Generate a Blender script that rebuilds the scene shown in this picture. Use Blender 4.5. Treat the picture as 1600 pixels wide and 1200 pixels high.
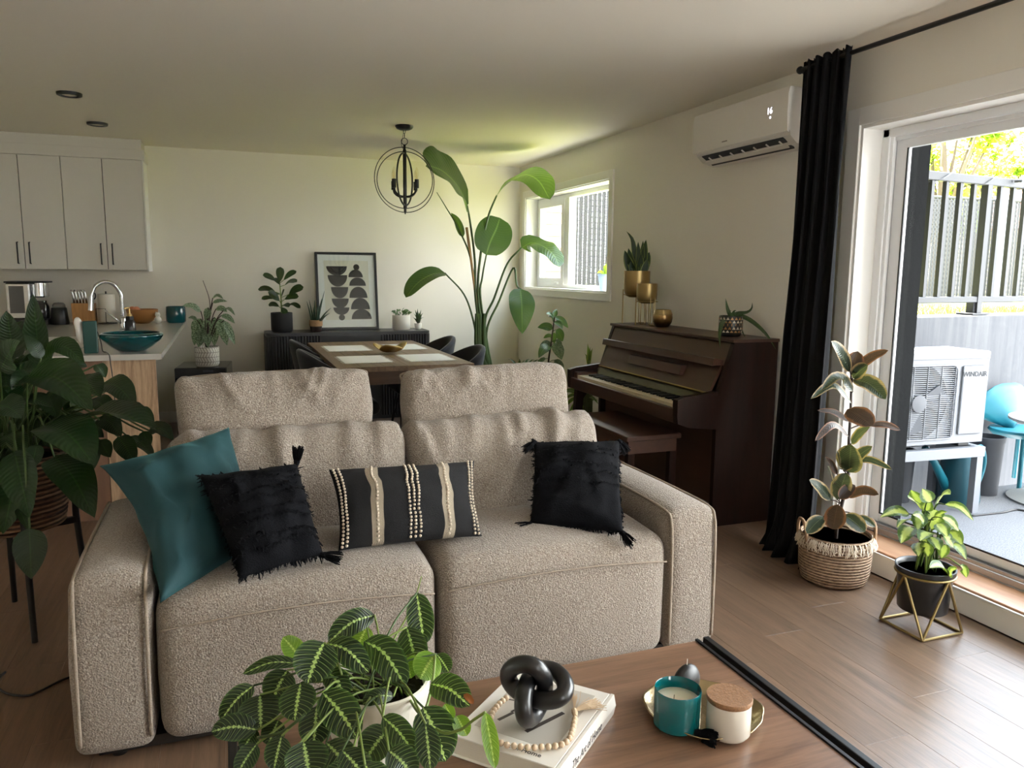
import bpy, bmesh, math, random
from mathutils import Vector, Matrix, noise
V = Vector
PI = math.pi
for o in list(bpy.data.objects): bpy.data.objects.remove(o)
S = bpy.context.scene
COL = S.collection
R = random.Random(7)

# ------------------------------------------------------------------ camera
FPX = 1210.0
YAW, PIT, ROL = math.radians(20.35), math.radians(8.2), math.radians(0.51)
CAM = V((0, 0, 1.40))
_cy, _sy = math.cos(YAW), math.sin(YAW)
FW = V((_sy*math.cos(PIT), _cy*math.cos(PIT), -math.sin(PIT)))
_r0 = V((_cy, -_sy, 0)); _u0 = _r0.cross(FW)
RT = math.cos(ROL)*_r0 + math.sin(ROL)*_u0
UP = -math.sin(ROL)*_r0 + math.cos(ROL)*_u0
cd = bpy.data.cameras.new('camera'); cam = bpy.data.objects.new('camera', cd); COL.objects.link(cam)
cd.sensor_width = 36; cd.lens = FPX/1600*36; cd.clip_start = 0.05; cd.clip_end = 300
m = Matrix((RT, UP, -FW)).transposed().to_4x4(); m.translation = CAM
cam.matrix_world = m
S.camera = cam

def ray(x, y): return FW + RT*((x-800)/FPX) - UP*((y-600)/FPX)
def P(x, y, t): return CAM + ray(x, y)*t            # the point at depth t in front of the lens
def at(x, y, ax, v):                                # the point where a sight line meets a real plane
    d = ray(x, y); i = 'xyz'.index(ax)
    return CAM + d*((v-CAM[i])/d[i])

# ------------------------------------------------------------------ light, exposure
S.view_settings.view_transform = 'Standard'
S.view_settings.look = 'None'
S.view_settings.gamma = 1.0
S.view_settings.use_curve_mapping = False
S.view_settings.exposure = 2.35
S.cycles.use_denoising = True
S.cycles.max_bounces = 12; S.cycles.diffuse_bounces = 7; S.cycles.glossy_bounces = 4
S.cycles.transmission_bounces = 8; S.cycles.transparent_max_bounces = 24
S.cycles.caustics_reflective = False; S.cycles.caustics_refractive = False
S.cycles.sample_clamp_indirect = 12
W = bpy.data.worlds.new('world'); S.world = W; W.use_nodes = True
wn = W.node_tree; bg = wn.nodes['Background']
tc = wn.nodes.new('ShaderNodeTexCoord'); sp = wn.nodes.new('ShaderNodeSeparateXYZ')
wn.links.new(tc.outputs['Generated'], sp.inputs[0])
cr = wn.nodes.new('ShaderNodeValToRGB'); cr.color_ramp.elements[0].position = 0.0
cr.color_ramp.elements[0].color = (0.95, 0.97, 1.0, 1); cr.color_ramp.elements[1].position = 0.7
cr.color_ramp.elements[1].color = (0.62, 0.78, 1.0, 1)
wn.links.new(sp.outputs['Z'], cr.inputs[0])
cl = wn.nodes.new('ShaderNodeTexNoise'); cl.inputs['Scale'].default_value = 2.2; cl.inputs['Detail'].default_value = 6
wn.links.new(tc.outputs['Generated'], cl.inputs['Vector'])
c2 = wn.nodes.new('ShaderNodeValToRGB'); c2.color_ramp.elements[0].position = 0.40; c2.color_ramp.elements[1].position = 0.62
wn.links.new(cl.outputs['Fac'], c2.inputs[0])
mx = wn.nodes.new('ShaderNodeMix'); mx.data_type = 'RGBA'
wn.links.new(c2.outputs[0], mx.inputs['Factor']); wn.links.new(cr.outputs[0], mx.inputs['A'])
mx.inputs['B'].default_value = (1, 0.98, 0.95, 1)
wn.links.new(mx.outputs['Result'], bg.inputs['Color'])
bg.inputs['Strength'].default_value = 3.4
sd = bpy.data.lights.new('sun', 'SUN'); sun = bpy.data.objects.new('sun', sd); COL.objects.link(sun)
sd.energy = 16.0; sd.angle = math.radians(0.6); sd.color = (1.0, 0.93, 0.80)
SUN = V((0.15, 0.80, 0.90)).normalized()
sun.rotation_euler = SUN.to_track_quat('Z', 'Y').to_euler()
sun.location = (6, 8, 12)

# ------------------------------------------------------------------ object helpers
def obj(name, bm, mat, parent=None, smooth=False, auto=None):
    me = bpy.data.meshes.new(name)
    if isinstance(bm, bpy.types.Mesh): me = bm
    else:
        bm.to_mesh(me); bm.free()
    if smooth:
        for p in me.polygons: p.use_smooth = True
        if auto:
            try: me.set_sharp_from_angle(angle=math.radians(auto))
            except Exception: pass
    if mat is not None and not me.materials:
        for q in (mat if isinstance(mat, (list, tuple)) else [mat]): me.materials.append(q)
    o = bpy.data.objects.new(name, me); COL.objects.link(o)
    if parent is not None: o.parent = parent
    return o
def tag(o, label=None, cat=None, group=None, kind=None):
    if label: o['label'] = label
    if cat: o['category'] = cat
    if group: o['group'] = group
    if kind: o['kind'] = kind
    return o
def thing(name, label, cat, loc=(0, 0, 0), rz=0, group=None):
    o = bpy.data.objects.new(name, None); COL.objects.link(o)
    o.empty_display_size = .05
    o.location = loc; o.rotation_euler = (0, 0, rz)
    return tag(o, label, cat, group)
def struct(name, bm, mat, parent=None, smooth=False):
    o = obj(name, bm, mat, parent, smooth)
    if parent is None: o['kind'] = 'structure'
    return o
def copy_tree(o, parent=None):
    c = o.copy(); COL.objects.link(c)
    if parent is not None: c.parent = parent
    for ch in list(o.children): copy_tree(ch, c)
    return c

# ------------------------------------------------------------------ shape helpers
def BM(): return bmesh.new()
def box(bm, c, s, rz=0, bev=0, seg=2, rot=None):
    r = bmesh.ops.create_cube(bm, size=1)
    vs = r['verts']
    M = Matrix.Translation(V(c)) @ (rot.to_4x4() if rot is not None else Matrix.Rotation(rz, 4, 'Z')) @ Matrix.Diagonal((s[0], s[1], s[2], 1))
    bmesh.ops.transform(bm, matrix=M, verts=vs)
    if bev > 0:
        es = list({e for v in vs for e in v.link_edges})
        bmesh.ops.bevel(bm, geom=es, offset=bev, segments=seg, affect='EDGES', profile=.5)
    return bm
def boxb(x0, x1, y0, y1, z0, z1, bev=0, seg=2):
    return box(BM(), ((x0+x1)/2, (y0+y1)/2, (z0+z1)/2), (x1-x0, y1-y0, z1-z0), bev=bev, seg=seg)
def cat(pts, n=6, closed=False):
    """Catmull-Rom through pts"""
    pts = [V(p) for p in pts]; out = []
    N = len(pts)
    if N < 3 and not closed:
        return [pts[0].lerp(pts[1], i/n) for i in range(n+1)]
    rng = N if closed else N-1
    for i in range(rng):
        if closed: a, b, c, d = pts[i-1], pts[i], pts[(i+1) % N], pts[(i+2) % N]
        else:
            b, c = pts[i], pts[i+1]
            a = pts[i-1] if i > 0 else b*2-c
            d = pts[i+2] if i+2 < N else c*2-b
        for k in range(n):
            t = k/n
            out.append(0.5*((2*b)+(c-a)*t+(2*a-5*b+4*c-d)*t*t+(3*b-a-3*c+d)*t**3))
    if not closed: out.append(pts[-1].copy())
    return out
def tube(bm, pts, r, n=8, closed=False, caps=True):
    """sweep a circle along pts; r is a number or one radius per point"""
    pts = [V(p) for p in pts]; N = len(pts)
    rs = r if isinstance(r, (list, tuple)) else [r]*N
    rings = []; nrm = None
    for i in range(N):
        if closed: T = (pts[(i+1) % N]-pts[i-1])
        else: T = pts[min(i+1, N-1)]-pts[max(i-1, 0)]
        if T.length < 1e-9: T = V((0, 0, 1))
        T.normalize()
        if nrm is None:
            nrm = T.orthogonal().normalized()
        else:
            nrm = nrm-T*nrm.dot(T)
            if nrm.length < 1e-6: nrm = T.orthogonal()
            nrm.normalize()
        b = T.cross(nrm)
        rings.append([bm.verts.new(pts[i]+(nrm*math.cos(2*PI*k/n)+b*math.sin(2*PI*k/n))*rs[i]) for k in range(n)])
    rg = range(N) if closed else range(N-1)
    off = 0
    if closed:
        a = rings[-1]; b0 = rings[0]
        off = min(range(n), key=lambda q: (a[0].co-b0[q].co).length)
    for i in rg:
        A = rings[i]; B = rings[(i+1) % N]; o2 = off if (closed and i == N-1) else 0
        for k in range(n):
            bm.faces.new((A[k], A[(k+1) % n], B[(k+1+o2) % n], B[(k+o2) % n]))
    if caps and not closed:
        bm.faces.new(rings[0][::-1]); bm.faces.new(rings[-1])
    return bm
def rod(bm, a, b, r, n=8): return tube(bm, [a, b], r, n)
def lathe(bm, prof, n=32, c=(0, 0, 0), cap=True):
    """revolve (radius, z) pairs about the z axis"""
    rings = []
    for r, z in prof:
        if r < 1e-6: rings.append([bm.verts.new((c[0], c[1], c[2]+z))])
        else: rings.append([bm.verts.new((c[0]+r*math.cos(2*PI*k/n), c[1]+r*math.sin(2*PI*k/n), c[2]+z)) for k in range(n)])
    for A, B in zip(rings, rings[1:]):
        for k in range(n):
            q = (k+1) % n
            if len(A) == 1 and len(B) == 1: continue
            if len(A) == 1: bm.faces.new((A[0], B[q], B[k]))
            elif len(B) == 1: bm.faces.new((A[k], A[q], B[0]))
            else: bm.faces.new((A[k], A[q], B[q], B[k]))
    if cap:
        if len(rings[0]) > 1: bm.faces.new(rings[0][::-1])
        if len(rings[-1]) > 1: bm.faces.new(rings[-1])
    return bm
def prism(bm, poly, depth, axis='y', at0=0.0):
    """extrude a closed outline; poly in the two other axes"""
    def mk(a, b, h):
        return {'y': (a, h, b), 'x': (h, a, b), 'z': (a, b, h)}[axis]
    A = [bm.verts.new(mk(a, b, at0)) for a, b in poly]
    B = [bm.verts.new(mk(a, b, at0+depth)) for a, b in poly]
    n = len(poly)
    bm.faces.new(A); bm.faces.new(B[::-1])
    for i in range(n): bm.faces.new((A[i], B[i], B[(i+1) % n], A[(i+1) % n]))
    bmesh.ops.recalc_face_normals(bm, faces=bm.faces)
    return bm
def soft(hx, hy, hz, r, n=10, puff=(0, 0, 0), wob=0.0, seed=0, wfreq=7.0, fn=None):
    """a soft upholstered block centred at 0: rounded edges, bulging faces"""
    def grid(h):
        h2 = max(h-r, 1e-4)
        g = [-h, -h+r*.25, -h+r*.6]+[-h2+2*h2*i/n for i in range(n+1)]+[h-r*.6, h-r*.25, h]
        return g
    gx, gy, gz = grid(hx), grid(hy), grid(hz)
    bm = BM(); cache = {}
    def vert(p):
        k = (round(p[0], 5), round(p[1], 5), round(p[2], 5))
        if k in cache: return cache[k]
        q = V(p); ins = V((max(-hx+r, min(hx-r, q.x)), max(-hy+r, min(hy-r, q.y)), max(-hz+r, min(hz-r, q.z))))
        d = q-ins
        if d.length > 1e-9: q = ins+d.normalized()*r
        ux, uy, uz = q.x/hx, q.y/hy, q.z/hz
        fx, fy, fz = max(0, 1-ux*ux), max(0, 1-uy*uy), max(0, 1-uz*uz)
        o = q.copy()
        o.x += puff[0]*ux*math.sqrt(fy*fz); o.y += puff[1]*uy*math.sqrt(fx*fz); o.z += puff[2]*uz*math.sqrt(fx*fy)
        if wob:
            nv = noise.noise_vector(q*wfreq+V((seed*3.1, seed*1.7, 0)))
            o += nv*wob
        if fn: o = fn(o, ux, uy, uz)
        v = bm.verts.new(o); cache[k] = v
        return v
    def face(ga, gb, mk, flip):
        for i in range(len(ga)-1):
            for j in range(len(gb)-1):
                vs = [vert(mk(ga[i], gb[j])), vert(mk(ga[i+1], gb[j])), vert(mk(ga[i+1], gb[j+1])), vert(mk(ga[i], gb[j+1]))]
                if len(set(vs)) < 4: continue
                try: bm.faces.new(vs[::-1] if flip else vs)
                except ValueError: pass
    face(gx, gy, lambda a, b: (a, b, hz), False); face(gx, gy, lambda a, b: (a, b, -hz), True)
    face(gx, gz, lambda a, b: (a, -hy, b), False); face(gx, gz, lambda a, b: (a, hy, b), True)
    face(gy, gz, lambda a, b: (hx, a, b), False); face(gy, gz, lambda a, b: (-hx, a, b), True)
    return bm
def xf(bm, loc=(0, 0, 0), rot=(0, 0, 0), sc=(1, 1, 1)):
    from mathutils import Euler
    bmesh.ops.transform(bm, matrix=Matrix.Translation(V(loc)) @ Euler(rot).to_matrix().to_4x4() @ Matrix.Diagonal((*sc, 1)), verts=bm.verts)
    return bm

# ------------------------------------------------------------------ materials
def srgb(r, g, b):
    f = lambda c: (c/255/12.92) if c/255 <= .04045 else ((c/255+.055)/1.055)**2.4
    return (f(r), f(g), f(b), 1)
class G:
    """small node-graph builder"""
    def __init__(s, name):
        s.m = bpy.data.materials.new(name); s.m.use_nodes = True
        s.t = s.m.node_tree; s.t.nodes.clear()
        s.out = s.t.nodes.new('ShaderNodeOutputMaterial')
    def n(s, kind, inp=None, **kw):
        x = s.t.nodes.new('ShaderNode'+kind)
        for k, v in kw.items(): setattr(x, k, v)
        for k, v in (inp or {}).items(): s.set(x.inputs[k], v)
        return x
    def set(s, sock, v):
        if isinstance(v, bpy.types.NodeSocket): s.t.links.new(v, sock)
        elif isinstance(v, bpy.types.Node): s.t.links.new(v.outputs[0], sock)
        else: sock.default_value = v
    def math(s, op, a, b=0.0, c=None):
        x = s.n('Math', operation=op); s.set(x.inputs[0], a); s.set(x.inputs[1], b)
        if c is not None: s.set(x.inputs[2], c)
        return x.outputs[0]
    def mix(s, f, a, b, blend='MIX'):
        x = s.n('Mix', data_type='RGBA', blend_type=blend); s.set(x.inputs['Factor'], f); s.set(x.inputs['A'], a); s.set(x.inputs['B'], b)
        return x.outputs['Result']
    def ramp(s, f, *st):
        x = s.n('ValToRGB'); s.set(x.inputs[0], f); e = x.color_ramp.elements
        while len(e) < len(st): e.new(.5)
        for q, (p, c) in zip(e, st): q.position = p; q.color = c if len(c) == 4 else (*c, 1)
        return x.outputs[0]
    def coord(s, kind='Object', scale=(1, 1, 1), rot=(0, 0, 0), rnd=False):
        t = s.n('TexCoord').outputs[kind]
        if rnd:
            oi = s.n('ObjectInfo').outputs['Random']
            cx = s.n('CombineXYZ', {0: s.math('MULTIPLY', oi, 37.0), 1: s.math('MULTIPLY', oi, 91.0), 2: s.math('MULTIPLY', oi, 13.0)})
            va = s.n('VectorMath', operation='ADD'); s.set(va.inputs[0], t); s.set(va.inputs[1], cx.outputs[0]); t = va.outputs[0]
        mp = s.n('Mapping', {'Vector': t, 'Scale': scale, 'Rotation': rot})
        return mp.outputs[0]
    def noise(s, vec, scale, detail=4, rough=.55, dist=0.0):
        return s.n('TexNoise', {'Vector': vec, 'Scale': scale, 'Detail': detail, 'Roughness': rough, 'Distortion': dist}).outputs['Fac']
    def bump(s, h, strength=.3, dist=.01, normal=None):
        b = s.n('Bump', {'Height': h, 'Strength': strength, 'Distance': dist})
        if normal is not None: s.set(b.inputs['Normal'], normal)
        return b.outputs[0]
    def bsdf(s, col, rough=.5, metal=0.0, **kw):
        p = s.n('BsdfPrincipled'); s.set(p.inputs['Base Color'], col); s.set(p.inputs['Roughness'], rough); s.set(p.inputs['Metallic'], metal)
        for k, v in kw.items(): s.set(p.inputs[k.replace('_', ' ')], v)
        s.p = p
        return p.outputs[0]
    def done(s, sh): s.set(s.out.inputs['Surface'], sh); return s.m
def M(name, col, rough=.5, metal=0.0, bump=None, var=None, coat=0.0, coord='Object', **kw):
    """plain material: col, optional colour variation var=(scale, amount) and bump=(scale, strength, stretch)"""
    g = G(name); c = col if len(col) == 4 else (*col, 1)
    vec = g.coord(coord)
    base = c
    if var:
        f = g.noise(vec, var[0], 3)
        base = g.mix(f, tuple(x*(1-var[1]) for x in c[:3])+(1,), tuple(min(1, x*(1+var[1])) for x in c[:3])+(1,))
    if bump:
        st = bump[2] if len(bump) > 2 else (1, 1, 1)
        kw['Normal'] = g.bump(g.noise(g.coord(coord, st), bump[0], 3), bump[1], .004)
    if coat: kw['Coat_Weight'] = coat; kw['Coat_Roughness'] = .08
    return g.done(g.bsdf(base, rough, metal, **kw))
def wood(name, dark, light, rough=.4, along='x', scale=1.0, rnd=False, coat=0.0, fine=1.0, coord='Object', bk=.12, spec=.5):
    g = G(name)
    st = {'x': (.9, 11, 11), 'y': (11, .9, 11), 'z': (11, 11, .9)}[along]
    v = g.coord(coord, tuple(q*scale for q in st), rnd=rnd)
    w = g.noise(v, 1.6, 6, .6, 1.4)
    v2 = g.coord(coord, tuple(q*scale*6 for q in st), rnd=rnd)
    f = g.noise(v2, 2.2, 4, .7)
    h = g.math('ADD', g.math('MULTIPLY', w, .75), g.math('MULTIPLY', f, .3*fine))
    c = g.ramp(h, (.30, dark), (.52, tuple((a+b)/2 for a, b in zip(dark, light))), (.78, light))
    if rnd:
        oi = g.n('ObjectInfo').outputs['Random']
        c = g.mix(1.0, c, g.ramp(oi, (0, (.90, .90, .90)), (.5, (.98, .98, .97)), (1, (1.08, 1.07, 1.05))), 'MULTIPLY')
    kw = {}
    if coat: kw = dict(Coat_Weight=coat, Coat_Roughness=.15)
    return g.done(g.bsdf(c, g.math('ADD', rough-.06, g.math('MULTIPLY', f, .14)), Normal=g.bump(f, bk, .002), Specular_IOR_Level=spec, **kw))
def pane(name, tint=(.97, .985, .98), ior=1.45, rough=0.0, dirt=0.0):
    """thin window glass: a see-through sheet with a mirror-like reflection by Fresnel"""
    g = G(name)
    tr = g.n('BsdfTransparent', {'Color': (*tint, 1)}); gl = g.n('BsdfGlossy', {'Roughness': rough, 'Color': (1, 1, 1, 1)})
    bf = g.n('NewGeometry').outputs['Backfacing']      # same reflection on either face of the sheet
    fr = g.n('Fresnel', {'IOR': g.math('ADD', g.math('MULTIPLY', bf, 1/ior-ior), ior)})
    a = g.n('MixShader'); g.set(a.inputs[0], fr.outputs[0]); g.set(a.inputs[1], tr.outputs[0]); g.set(a.inputs[2], gl.outputs[0])
    return g.done(a.outputs[0])
def leafmat(name, kind, a, b, c=None, rough=.38, trans=.22, tcol=None):
    """leaf: u runs along the midrib, v across (0.5 is the midrib)"""
    g = G(name)
    uv = g.n('TexCoord').outputs['UV']; s = g.n('SeparateXYZ', {0: uv}); u, v = s.outputs[0], s.outputs[1]
    av = g.math('ABSOLUTE', g.math('SUBTRACT', g.math('MULTIPLY', v, 2.0), 1.0))      # 0 midrib .. 1 margin
    oi = g.n('ObjectInfo').outputs['Random']
    ob = g.coord('Object', rnd=True)
    nz = g.noise(ob, 14, 4)
    vein = g.math('SINE', g.math('MULTIPLY', g.math('SUBTRACT', u, g.math('MULTIPLY', g.math('POWER', av, 1.5), .16)), 105.0))
    col = g.mix(nz, a, tuple(x*1.35 for x in a[:3])+(1,))
    rib = g.ramp(av, (0, (1, 1, 1)), (.07, (0, 0, 0)))
    bumph = g.math('MULTIPLY', vein, .5)
    if kind == 'plain':
        col = g.mix(g.math('MULTIPLY', rib, .8), col, b)
    elif kind == 'maranta':
        # pale herringbone midrib, thin pale side veins, dark blotches between them
        ph = g.math('SUBTRACT', u, g.math('MULTIPLY', g.math('POWER', av, 1.35), .20))
        sv = g.math('SINE', g.math('MULTIPLY', ph, 58.0))
        line = g.ramp(sv, (.93, (0, 0, 0)), (.995, (1, 1, 1)))
        dark = g.ramp(g.math('ADD', g.math('MULTIPLY', av, 1.0), g.math('MULTIPLY', g.math('SINE', g.math('MULTIPLY', ph, 58.0)), .05)), (.055, (1, 1, 1)), (.095, (0, 0, 0)))
        col = g.mix(nz, a, tuple(x*1.5 for x in a[:3])+(1,))
        edge = g.ramp(av, (.80, (0, 0, 0)), (.98, (1, 1, 1)))
        col = g.mix(g.math('MULTIPLY', edge, .6), col, c)
        col = g.mix(g.math('MULTIPLY', line, .55), col, b)
        col = g.mix(dark, col, b)
    elif kind == 'margin':
        # dark centre, pale uneven margin
        e = g.math('ADD', av, g.math('MULTIPLY', g.math('SUBTRACT', g.noise(ob, 30, 3), .5), .55))
        col = g.mix(g.ramp(e, (.66, (0, 0, 0)), (.86, (1, 1, 1))), col, b)
        col = g.mix(g.math('MULTIPLY', rib, .5), col, c or b)
    elif kind == 'centre':
        # pale centre breaking into a green margin
        e = g.math('ADD', av, g.math('MULTIPLY', g.math('SUBTRACT', g.noise(ob, 60, 4), .5), .7))
        col = g.mix(g.ramp(e, (.30, (1, 1, 1)), (.62, (0, 0, 0))), col, b)
        col = g.mix(g.ramp(av, (.88, (0, 0, 0)), (.97, (1, 1, 1))), col, c or b)
    elif kind == 'mottle':
        e = g.math('ADD', g.noise(g.coord('UV', (13, 4, 1)), 1.5, 3), g.math('MULTIPLY', vein, .10))
        col = g.mix(g.ramp(e, (.44, (0, 0, 0)), (.54, (1, 1, 1))), col, b)
        col = g.mix(rib, col, a)
    elif kind == 'strip':
        col = g.mix(g.ramp(av, (.72, (0, 0, 0)), (.84, (1, 1, 1))), col, b)
    col = g.mix(1.0, col, g.ramp(oi, (0, (.78, .8, .78)), (1, (1.2, 1.18, 1.1))), 'MULTIPLY')
    nb = g.bump(bumph, .38, .003)
    p = g.bsdf(col, rough, 0, Normal=nb)
    tl = g.n('BsdfTranslucent'); g.set(tl.inputs['Color'], g.mix(.5, g.mix(1.0, col, (2.2, 2.4, 1.0, 1), 'MULTIPLY'), tcol or (.25, .42, .03, 1)))
    x = g.n('MixShader'); g.set(x.inputs[0], trans); g.set(x.inputs[1], p); g.set(x.inputs[2], tl.outputs[0])
    return g.done(x.outputs[0])

m_wall = M('wall_paint', srgb(231, 226, 214), .72, bump=(320, .05), var=(1.3, .012))
m_ceil = M('ceiling_paint', srgb(233, 226, 212), .85, bump=(260, .05))
m_trim = M('white_trim_paint', srgb(236, 234, 229), .42)
m_vinyl = M('white_vinyl', srgb(238, 239, 240), .34)
m_black = M('black_metal', (.010, .010, .011), .42, .2)
m_blackp = M('black_plastic', (.012, .012, .013), .35)
m_chrome = M('chrome', (.72, .72, .73), .10, 1.0)
m_steel = M('brushed_steel', (.52, .51, .49), .26, 1.0, bump=(60, .04, (1, 1, 30)))
m_gold = M('brass', (.58, .40, .16), .34, 1.0)
m_goldd = M('dull_gold', (.36, .25, .10), .42, .9, var=(14, .15))
m_white = M('white_ceramic', srgb(232, 228, 218), .28)
m_soil = M('potting_soil', (.020, .013, .009), .95, bump=(90, 1.0), var=(160, .8))
m_glass = pane('window_glass', ior=1.16)
m_floor = wood('floor_plank', (.080, .048, .030, 1), (.225, .143, .093, 1), .31, 'y', 1.0, rnd=True, fine=1.5)

# ================================================================== the room shell
CZ, BY, RX = 2.47, 7.69, 2.92
LX, FY = -3.2, -2.6
WT = .20
DY0, DY1, DZ0, DZ1 = -1.9, 3.05, .105, 2.115          # patio door opening, widened out of view to let in more daylight
WY0, WY1, WZ0, WZ1 = 5.66, 7.50, 1.24, 2.145         # small window opening
fl = struct('floor', boxb(LX-.2, RX+.05, FY-.2, BY+.2, -.20, -.012), m_floor)
PW, PL = .180, 1.22
pm = None
k = 0
for i in range(26):
    x = RX-.09-PW*(i+.5)
    if x < -1.75: break
    oy = (i*0.437 % 1.0)*PL
    y = .2+oy-PL
    while y < BY:
        y0, y1 = max(y, .2), min(y+PL, BY)
        if y1-y0 > .05:
            if pm is None or abs(y1-y0-PL) > 1e-6:
                bm = boxb(-PW/2+.0002, PW/2-.0002, -(y1-y0)/2+.0002, (y1-y0)/2-.0002, -.012, 0, bev=.0006, seg=1)
                o = obj('plank', bm, m_floor, fl)
                if abs(y1-y0-PL) < 1e-6: pm = o.data
            else: o = obj('plank', pm, m_floor, fl)
            o.location = (x, (y0+y1)/2, 0)
        y += PL
struct('ceiling', boxb(LX-.2, RX+.2, FY-.2, BY+.2, CZ, CZ+.2), m_ceil)
struct('wall_back', boxb(LX-.2, RX+.2, BY, BY+.2, -.2, CZ), m_wall)
struct('wall_left', boxb(LX-.2, LX, FY-.2, BY, -.2, CZ), m_wall)
bm = BM()
def seg(bm, x0, x1, y0, y1, z0, z1): box(bm, ((x0+x1)/2, (y0+y1)/2, (z0+z1)/2), (x1-x0, y1-y0, z1-z0))
X0, X1 = RX, RX+WT
seg(bm, X0, X1, FY-.2, DY0, -.2, CZ); seg(bm, X0, X1, DY0, DY1, DZ1, CZ); seg(bm, X0, X1, DY0, DY1, -.2, DZ0)
seg(bm, X0, X1, DY1, WY0, -.2, CZ); seg(bm, X0, X1, WY0, WY1, -.2, WZ0); seg(bm, X0, X1, WY0, WY1, WZ1, CZ); seg(bm, X0, X1, WY1, BY, -.2, CZ)
struct('wall_right', bm, m_wall)
bm = BM(); qx0, qx1 = 1.2, 2.78                        # the wall behind the camera, with an unseen window added to light the room
seg(bm, LX, qx0, FY-.2, FY, -.2, CZ); seg(bm, qx0, qx1, FY-.2, FY, -.2, .7); seg(bm, qx0, qx1, FY-.2, FY, 2.25, CZ); seg(bm, qx1, RX, FY-.2, FY, -.2, CZ)
struct('wall_front', bm, m_wall)
wf = struct('added_window', boxb(qx0, qx0+.06, FY-.14, FY-.06, .7, 2.25), m_vinyl)
for x in ((qx0+qx1)/2-.03, qx1-.06): struct('mullion', boxb(x, x+.06, FY-.14, FY-.06, .7, 2.25), m_vinyl, wf)
for z in (.7, 2.19): struct('rail', boxb(qx0+.06, qx1-.06, FY-.14, FY-.06, z, z+.06), m_vinyl, wf)
struct('pane', boxb(qx0+.06, qx1-.06, FY-.102, FY-.098, .76, 2.19), m_glass, wf)
struct('baseboard_back', boxb(LX, RX, BY-.014, BY, 0, .10, .003), m_trim)
struct('baseboard_right', boxb(RX-.014, RX, DY1+.1, BY-.014, 0, .10, .003), m_trim)

# ------------------------------------------------------------------ the sliding patio door
dr = tag(bpy.data.objects.new('door_1', None), kind='structure'); COL.objects.link(dr)
# casing boards on the wall face
CW = .082
struct('casing', boxb(RX-.016, RX, DY1, DY1+CW, DZ0-.1, DZ1+CW, .003), m_trim, dr)
struct('casing', boxb(RX-.016, RX, DY0-.0, DY1, DZ1, DZ1+CW, .003), m_trim, dr)
# jamb linings
struct('jamb', boxb(RX-.004, RX+.14, DY1-.016, DY1, DZ0, DZ1), m_trim, dr)
struct('jamb', boxb(RX-.004, RX+.14, DY0, DY1-.016, DZ1-.016, DZ1), m_trim, dr)
# vinyl frame
FX0, FX1 = RX+.115, RX+.225
fr = BM(); y1 = DY1-.016
box(fr, ((FX0+FX1)/2, y1-.022, (DZ0+DZ1)/2), (FX1-FX0, .044, DZ1-DZ0-.03), bev=.004)
box(fr, (FX0+.02, y1-.052, (DZ0+DZ1)/2), (.022, .020, DZ1-DZ0-.06), bev=.003)
struct('frame_post', fr, m_vinyl, dr)
fr = BM()
box(fr, ((FX0+FX1)/2, (DY0+DY1)/2, DZ1-.036), (FX1-FX0, DY1-DY0-.04, .040), bev=.004)
box(fr, (FX0+.03, (DY0+DY1)/2, DZ1-.063), (.02, DY1-DY0-.06, .020), bev=.002)
struct('frame_head', fr, m_vinyl, dr)
fr = BM()
box(fr, ((FX0+FX1)/2, (DY0+DY1)/2, DZ0+.030), (FX1-FX0, DY1-DY0-.04, .030), bev=.004)
for q in (.012, .044, .078): box(fr, (FX0+q, (DY0+DY1)/2, DZ0+.052), (.008, DY1-DY0-.06, .016), bev=.001, seg=1)
struct('track', fr, M('track_aluminium', (.46, .46, .47), .35, .8), dr)
# sliding panel
px0, px1 = RX+.155, RX+.184
GY1 = 2.915
struct('panel_stile', boxb(px0, px1, GY1, GY1+.066, DZ0+.055, DZ1-.062, .004), m_vinyl, dr)
struct('panel_stile', boxb(px0, px1, 1.70, 1.77, DZ0+.055, DZ1-.062, .004), m_vinyl, dr)
struct('panel_rail', boxb(px0, px1, 1.77, GY1, DZ1-.112, DZ1-.062, .004), m_vinyl, dr)
struct('panel_rail', boxb(px0, px1, 1.77, GY1, DZ0+.060, DZ0+.100, .004), m_vinyl, dr)
struct('gasket', boxb(px0-.001, px0+.006, GY1-.008, GY1+.001, DZ0+.10, DZ1-.112), m_blackp, dr)
struct('gasket', boxb(px0-.001, px0+.006, 1.77, GY1, DZ0+.10, DZ0+.108), m_blackp, dr)
struct('pane', boxb(px0+.017, px0+.022, 1.77, GY1, DZ0+.10, DZ1-.112), m_glass, dr)
struct('fixed_stile', boxb(px1+.004, px1+.03, 1.72, 1.79, DZ0+.055, DZ1-.062), m_vinyl, dr)
for y in (-.10,): struct('fixed_stile', boxb(px1+.004, px1+.03, y, y+.08, DZ0+.055, DZ1-.10), m_vinyl, dr)
struct('fixed_rail', boxb(px1+.004, px1+.03, DY0, 1.72, DZ1-.10, DZ1-.062), m_vinyl, dr)
struct('pane', boxb(px1+.014, px1+.019, DY0, 1.72, DZ0+.06, DZ1-.10), m_glass, dr)
# the raised sill in front of the door
sl = tag(bpy.data.objects.new('trim_1', None), kind='structure'); COL.objects.link(sl)
struct('riser', boxb(2.842, RX, .1, 3.13, 0, .098, .003), m_trim, sl)
struct('riser_lip', boxb(2.836, 2.848, .1, 3.13, .099, .107, .002), m_trim, sl)
m_sill = wood('oak_sill', srgb(150, 104, 72), srgb(205, 160, 124), .33, 'y', .55)
struct('sill_board', boxb(2.850, FX0+.003, .1, DY1-.02, .100, .116, .003), m_sill, sl)

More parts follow.
